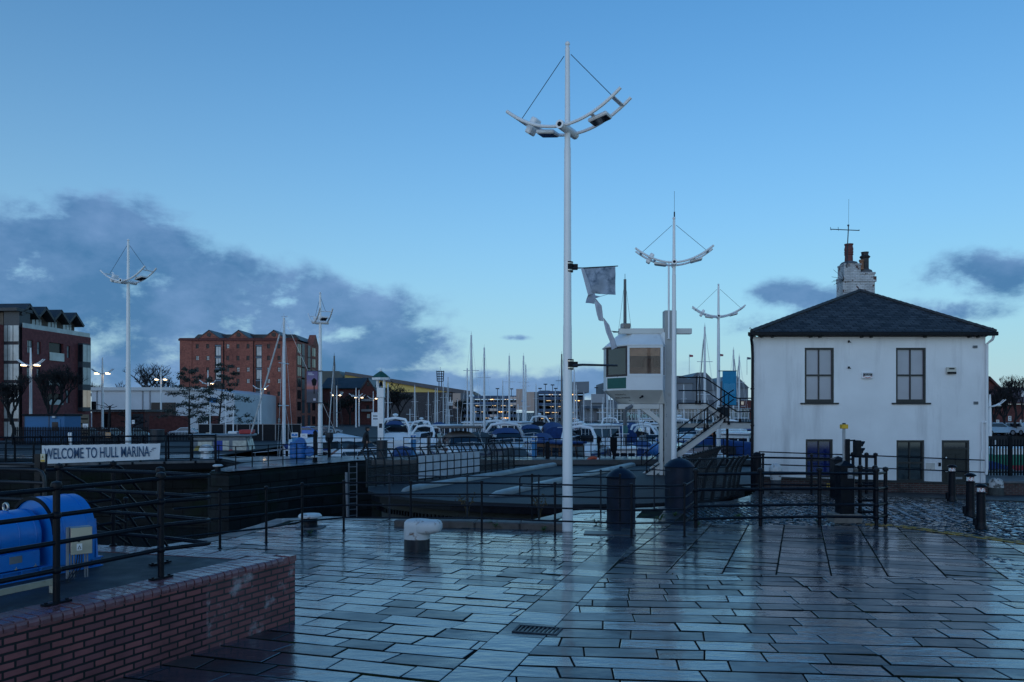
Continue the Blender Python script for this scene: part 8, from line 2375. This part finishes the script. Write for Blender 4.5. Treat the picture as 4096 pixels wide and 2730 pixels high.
t = cruiser('white cruiser with dark side windows right of the taupe-canopied one', GEL, CANK, 8.5, fullcan=True); put(t, 1925, 68, 80, 1.0, .2)
t = cruiser('white cruiser with radar arch and blue tonneau, left of the tallest lamp', GEL, CANB, 9.5, arch=True); put(t, 2030, 68, -84, 1.1, .2)
t = cruiser('black-canopied boat right at the parapet end', GELN, CANK, 7.5, fullcan=True); put(t, 2060, 50.5, 92, .9, -.1)
t = cruiser('white boat with navy canopy behind the A sign left of the tallest lamp', GEL, CANB, 6.8, fullcan=True); put(t, 2165, 64, 95, 1.0, .2)
t = trawler('blue-hulled boat with varnished wheelhouse and blue roof behind the tallest lamp', GELB, CANB, WOODB, 8, GLASSD); put(t, 2260, 52, -60, .92, -.15)
t = trawler('white fishing cruiser with flat roof, bow towards the lifebuoy', GEL, GEL, GEL, 9, GLASSD); put(t, 2412, 67, -80, 1.0, .5)
t = cruiser('blue-hooded small boat under the control cabin', GEL, CANB, 7, fullcan=True); put(t, 2575, 60, 70, .9, .0)
t = cruiser('white cruiser beside the A sign at the cabin legs', GEL, None, 8, arch=True); put(t, 2610, 72, -85, 1.0, .2)
t = cruiser('white and blue cruiser with blue hood behind the access stair', GELB, CANB, 9, fullcan=True); put(t, 2770, 52, 176, 1.0, .25)
t = trawler('orange-cabined boat half hidden by the access stair', GELK, GEL, ORG, 8); put(t, 2842, 62, 175, 1.0, .2)
t = trawler('white working boat with a drum between stair and white house', GEL, GEL, GEL, 8); put(t, 2965, 58, 60, 1.0, .1)
b = MB(); b.tube([(.9, -.8, 3.9), (.9, -1.0, 3.9)], .42, 14); b.tube([(.9, -1.001, 3.9), (.9, -1.05, 3.9)], .12, 8); b.build('net_drum', WHITE, t)
t = cruiser('red-striped white boat beside the cabin stair foot', GELC, SCR, 7.5, fullcan=True); put(t, 2885, 70, 95, 1.0, .3)
t = trawler('white-roofed motor boat low behind the dense quay railing', GEL, GEL, GEL, 7); put(t, 2490, 53, 85, .85, -.3)
# green and red barge
t = thing('barge', 'green and red barge moored beyond the palisade fence at right', 'barge', ((4060 - CX) / F * 48, 48, -1.9))
b = MB(); b.xz([(-3.4, .0), (9, .0), (9, 1.55), (-3.6, 1.55)], -1.8, 1.8); b.build('hull', mat('barge_red', (.30, .02, .04), .5, var=.2), t)
b = MB(); b.xz([(-3.6, 1.551), (9, 1.551), (9, 2.15), (-3.75, 2.15)], -1.82, 1.82); b.build('topside', mat('barge_green', (.01, .20, .13), .5, var=.15), t)
b = MB(); b.box(-2.0, 8, -1.4, 1.4, 2.151, 2.5); b.build('deckhouse', WHITE, t)
b = MB(); b.box(-3.4, 9, -1.84, -1.801, -.1, .45); b.build('boot_top', GELN, t)
for k in range(4):
    b = MB(); b.tube([(-2.2 + k * 2.4, -1.7, 2.15), (-2.2 + k * 2.4, -1.7, 3.0)], .05, 5); b.build('stanchion', WHITE, t)
t = cruiser('small white boat low in the water below the barge', GEL, CANB, 6, name='motor_boat'); put(t, 4010, 42.5, 0, .8, -.2)
# sailing yachts: masts placed one by one
SEG = ((1540, 1585, 'close right of the bell post'), (1585, 1680, 'behind the left A sign'), (1680, 1730, 'before the grey shed'), (1730, 1760, 'left of the crown emblem'), (1760, 1800, 'below the crown emblem'), (1800, 1900, 'behind the taupe cruiser'), (1900, 1960, 'before the left car park deck'), (1960, 2020, 'right of the lit panels'), (2020, 2060, 'left of the pink stair tower'), (2060, 2100, 'on the pink stair tower'), (2100, 2160, 'right of the pink stair tower'),
       (2160, 2200, 'before the right car park deck'), (2200, 2240, 'left of the tallest lamp'), (2240, 2275, 'close beside the tallest lamp'), (2275, 2320, 'just right of the tallest lamp'), (2320, 2390, 'before the slanted grey block'), (2390, 2450, 'left under the cabin'), (2450, 2520, 'straight above the cabin roof'), (2520, 2660, 'under the cabin floor'), (2700, 2850, 'over the access stair'), (2850, 2945, 'right of the blue banner'), (2945, 3010, 'nearest the white house'))
YL = [(1136, 1272, 54, 0, 0), (1337, 1424, 75, 1, 0), (1885, 1341, 74, 0, 1), (1937, 1391, 86, 0, 0), (2011, 1522, 150, 2, 0), (2037, 1424, 100, 0, 0), (2094, 1424, 96, 0, 1), (2103, 1459, 125, 2, 0), (2144, 1535, 150, 1, 0), (2247, 1417, 98, 0, 0), (2254, 1491, 135, 0, 0), (2305, 1541, 120, 2, 0), (2335, 1570, 130, 3, 0), (2221, 1565, 160, 0, 0), (2176, 1580, 170, 2, 0), (1792, 1509, 145, 0, 0), (1773, 1530, 150, 2, 0), (1785, 1574, 175, 0, 0),
      (1741, 1557, 160, 0, 0), (1749, 1552, 170, 2, 0), (1713, 1568, 140, 1, 0), (1659, 1544, 120, 2, 0), (1552, 1535, 92, 0, 0), (2500, 1118, 66, 3, 0), (2819, 1307, 92, 0, 0), (2934, 1399, 110, 2, 0), (2957, 1426, 100, 1, 0), (2412, 1590, 160, 0, 0), (2428, 1480, 130, 0, 0), (2441, 1560, 165, 2, 0), (2453, 1590, 150, 0, 0), (2552, 1600, 140, 0, 0), (2558, 1560, 175, 2, 0), (2365, 1600, 175, 0, 0), (1990, 1590, 180, 0, 0), (1830, 1600, 180, 2, 0), (2297, 1480, 120, 2, 0), (2880, 1560, 150, 0, 0), (2735, 1540, 160, 1, 0)]
proto = {}
HMS = (('white', GEL), ('navy', GELN), ('cream', GELC), ('pale blue', mat('gelcoat_pale', (.30, .40, .52), .3, coat=.3)))
SCS = (('blue', SCB), ('white', SCW), ('red', SCR), ('green', SCG))
yr_ = random.Random(5)
seen = set()
base = yacht('sailing_yacht', 'sailing yacht', 12.0)
base2 = yacht('sailing_yacht', 'sailing yacht', 12.0, two=True)
used_base = set()
for i, (px, yt, Y, sc, two) in enumerate(YL):
    zt_ = CZ - (yt - HY) / F * Y
    s = (zt_ - WZ) / 12.0
    seg = next((g[2] for g in SEG if g[0] <= px < g[1]), None)
    if px < 1200: lab = 'sailing yacht with a slanting furled white jib before the red warehouse'
    elif px < 1400: lab = 'dark-masted sailing yacht left of the walking man'
    else:
        for hn, hm in yr_.sample(HMS, 4):
            cn, cm = SCS[(sc + yr_.randint(0, 1)) % 4]
            lab = f"{'two-masted' if two else ('tall' if s > .85 else 'small')} {hn} yacht with {cn} sail cover, {seg}"
            if lab not in seen: break
        seen.add(lab)
    if px < 1400: hm, cm = (GEL, SCW) if px < 1200 else (GEL, SCR)
    src = base2 if two else base
    s = max(.45, s)
    o = src if src.name not in used_base else clone(src, mats={'gelcoat_white': hm, 'sail_cover_blue': cm, 'mast_alloy': ALUD if px in (1337, 2247, 2500) else ALU})
    used_base.add(src.name)
    if o is src:
        for ch in o.children:
            if ch.name.startswith('hull'): pass
    rz = yr_.choice((88, 92, -90, -86, 96))
    if px < 1200: rz = 168
    if px == 2500: rz = 82
    o.location = ((px - CX) / F * Y - cos(rad(rz)) * s, Y - sin(rad(rz)) * s, WZ); o.rotation_euler = (0, 0, rad(rz)); o.scale = (s,) * 3
    if px == 2500:
        for ch in list(o.children):
            if ch.name.startswith('furled_jib'): bpy.data.objects.remove(ch)
    o['label'] = lab; o['group'] = 'sailing yachts in the marina'
base['label'] = 'sailing yacht with a slanting furled white jib before the red warehouse'
# smaller far cruisers filling the pontoons
far = [cruiser('far', GEL, CANB, 8, fullcan=True), cruiser('far', GEL, None, 8, arch=True), trawler('far', GEL, CANW, GEL, 8)]
PLACES = ((1575, 90, 0, 'white cruiser with blue canopy right of the bell post base'), (1640, 100, 2, 'white flat-roofed motor boat behind the left A sign'), (1700, 95, 1, 'white open cruiser with arch below the grey shed'), (1755, 110, 0, 'blue-canopied cruiser below the lattice mast'), (1800, 85, 2, 'white motor boat just left of the taupe cruiser'), (1960, 110, 1, 'arched white cruiser below the lit car park panels'),
          (2110, 105, 0, 'blue-canopied cruiser below the pink stair tower'), (2150, 120, 1, 'arched white cruiser below the right car park deck'), (2205, 85, 0, 'hooped blue-canopied cruiser left of the tallest lamp'), (2330, 80, 1, 'arched white cruiser right of the tallest lamp'), (2370, 95, 0, 'blue-canopied cruiser behind the flat-roofed fishing cruiser'), (2470, 90, 2, 'white motor boat under the left cabin edge'),
          (2530, 100, 0, 'blue-canopied cruiser under the cabin'), (2650, 85, 2, 'white motor boat between cabin posts'), (2740, 80, 1, 'arched white cruiser behind the lower stair'), (2830, 90, 0, 'blue-canopied cruiser behind the third mast lamp'), (2920, 85, 1, 'arched white cruiser left of the drum boat'), (2990, 75, 0, 'blue-canopied cruiser at the white house corner'), (2430, 125, 1, 'arched white cruiser far below the cabin, before the brown promenade'), (2600, 130, 2, 'far white motor boat before the glazed gallery'),
          (1592, 82, 1, 'low white arched boat between the bell post and the left A sign'), (1735, 78, 1, 'low white arched boat right of the left A sign'), (1900, 90, 2, 'white flat-roofed boat behind the dark-windowed cruiser'), (1985, 84, 1, 'white arched boat behind the blue tonneau cruiser'), (2075, 82, 2, 'white flat-roofed boat behind the parapet end'), (2125, 78, 0, 'blue-canopied boat above the A sign left of the tallest lamp'), (2350, 62, 1, 'white arched boat left of the flat-roofed fishing cruiser'), (2450, 74, 0, 'blue-canopied boat right of the fishing cruiser'), (2545, 76, 1, 'white arched boat directly below the cabin brace'))
fu = set()
for (px, Y, k, lab) in PLACES:
    o = far[k] if k not in fu else clone(far[k])
    fu.add(k)
    put(o, px, Y, yr_.choice((85, 92, -88, 95, 70)), yr_.uniform(.9, 1.15), .45)
    o['label'] = lab
# floating pontoons
PON = mat('pontoon_deck', (.20, .20, .20), .7, var=.25, vs=1)
for (x, lb) in ((-8, 'left'), (6, 'middle'), (20, 'right')):
    b = MB(); b.bbox(-1, 1, 0, 120, -.1, .35, .03)
    for k in range(10): b.tube([(1.1, 6 + k * 12, -.3), (1.1, 6 + k * 12, 2.6)], .16, 8)
    tag(b.build('pontoon', PON, None, (x, 60, WZ)), f'{lb} floating pontoon walkway with piles among the boats', 'pontoon')
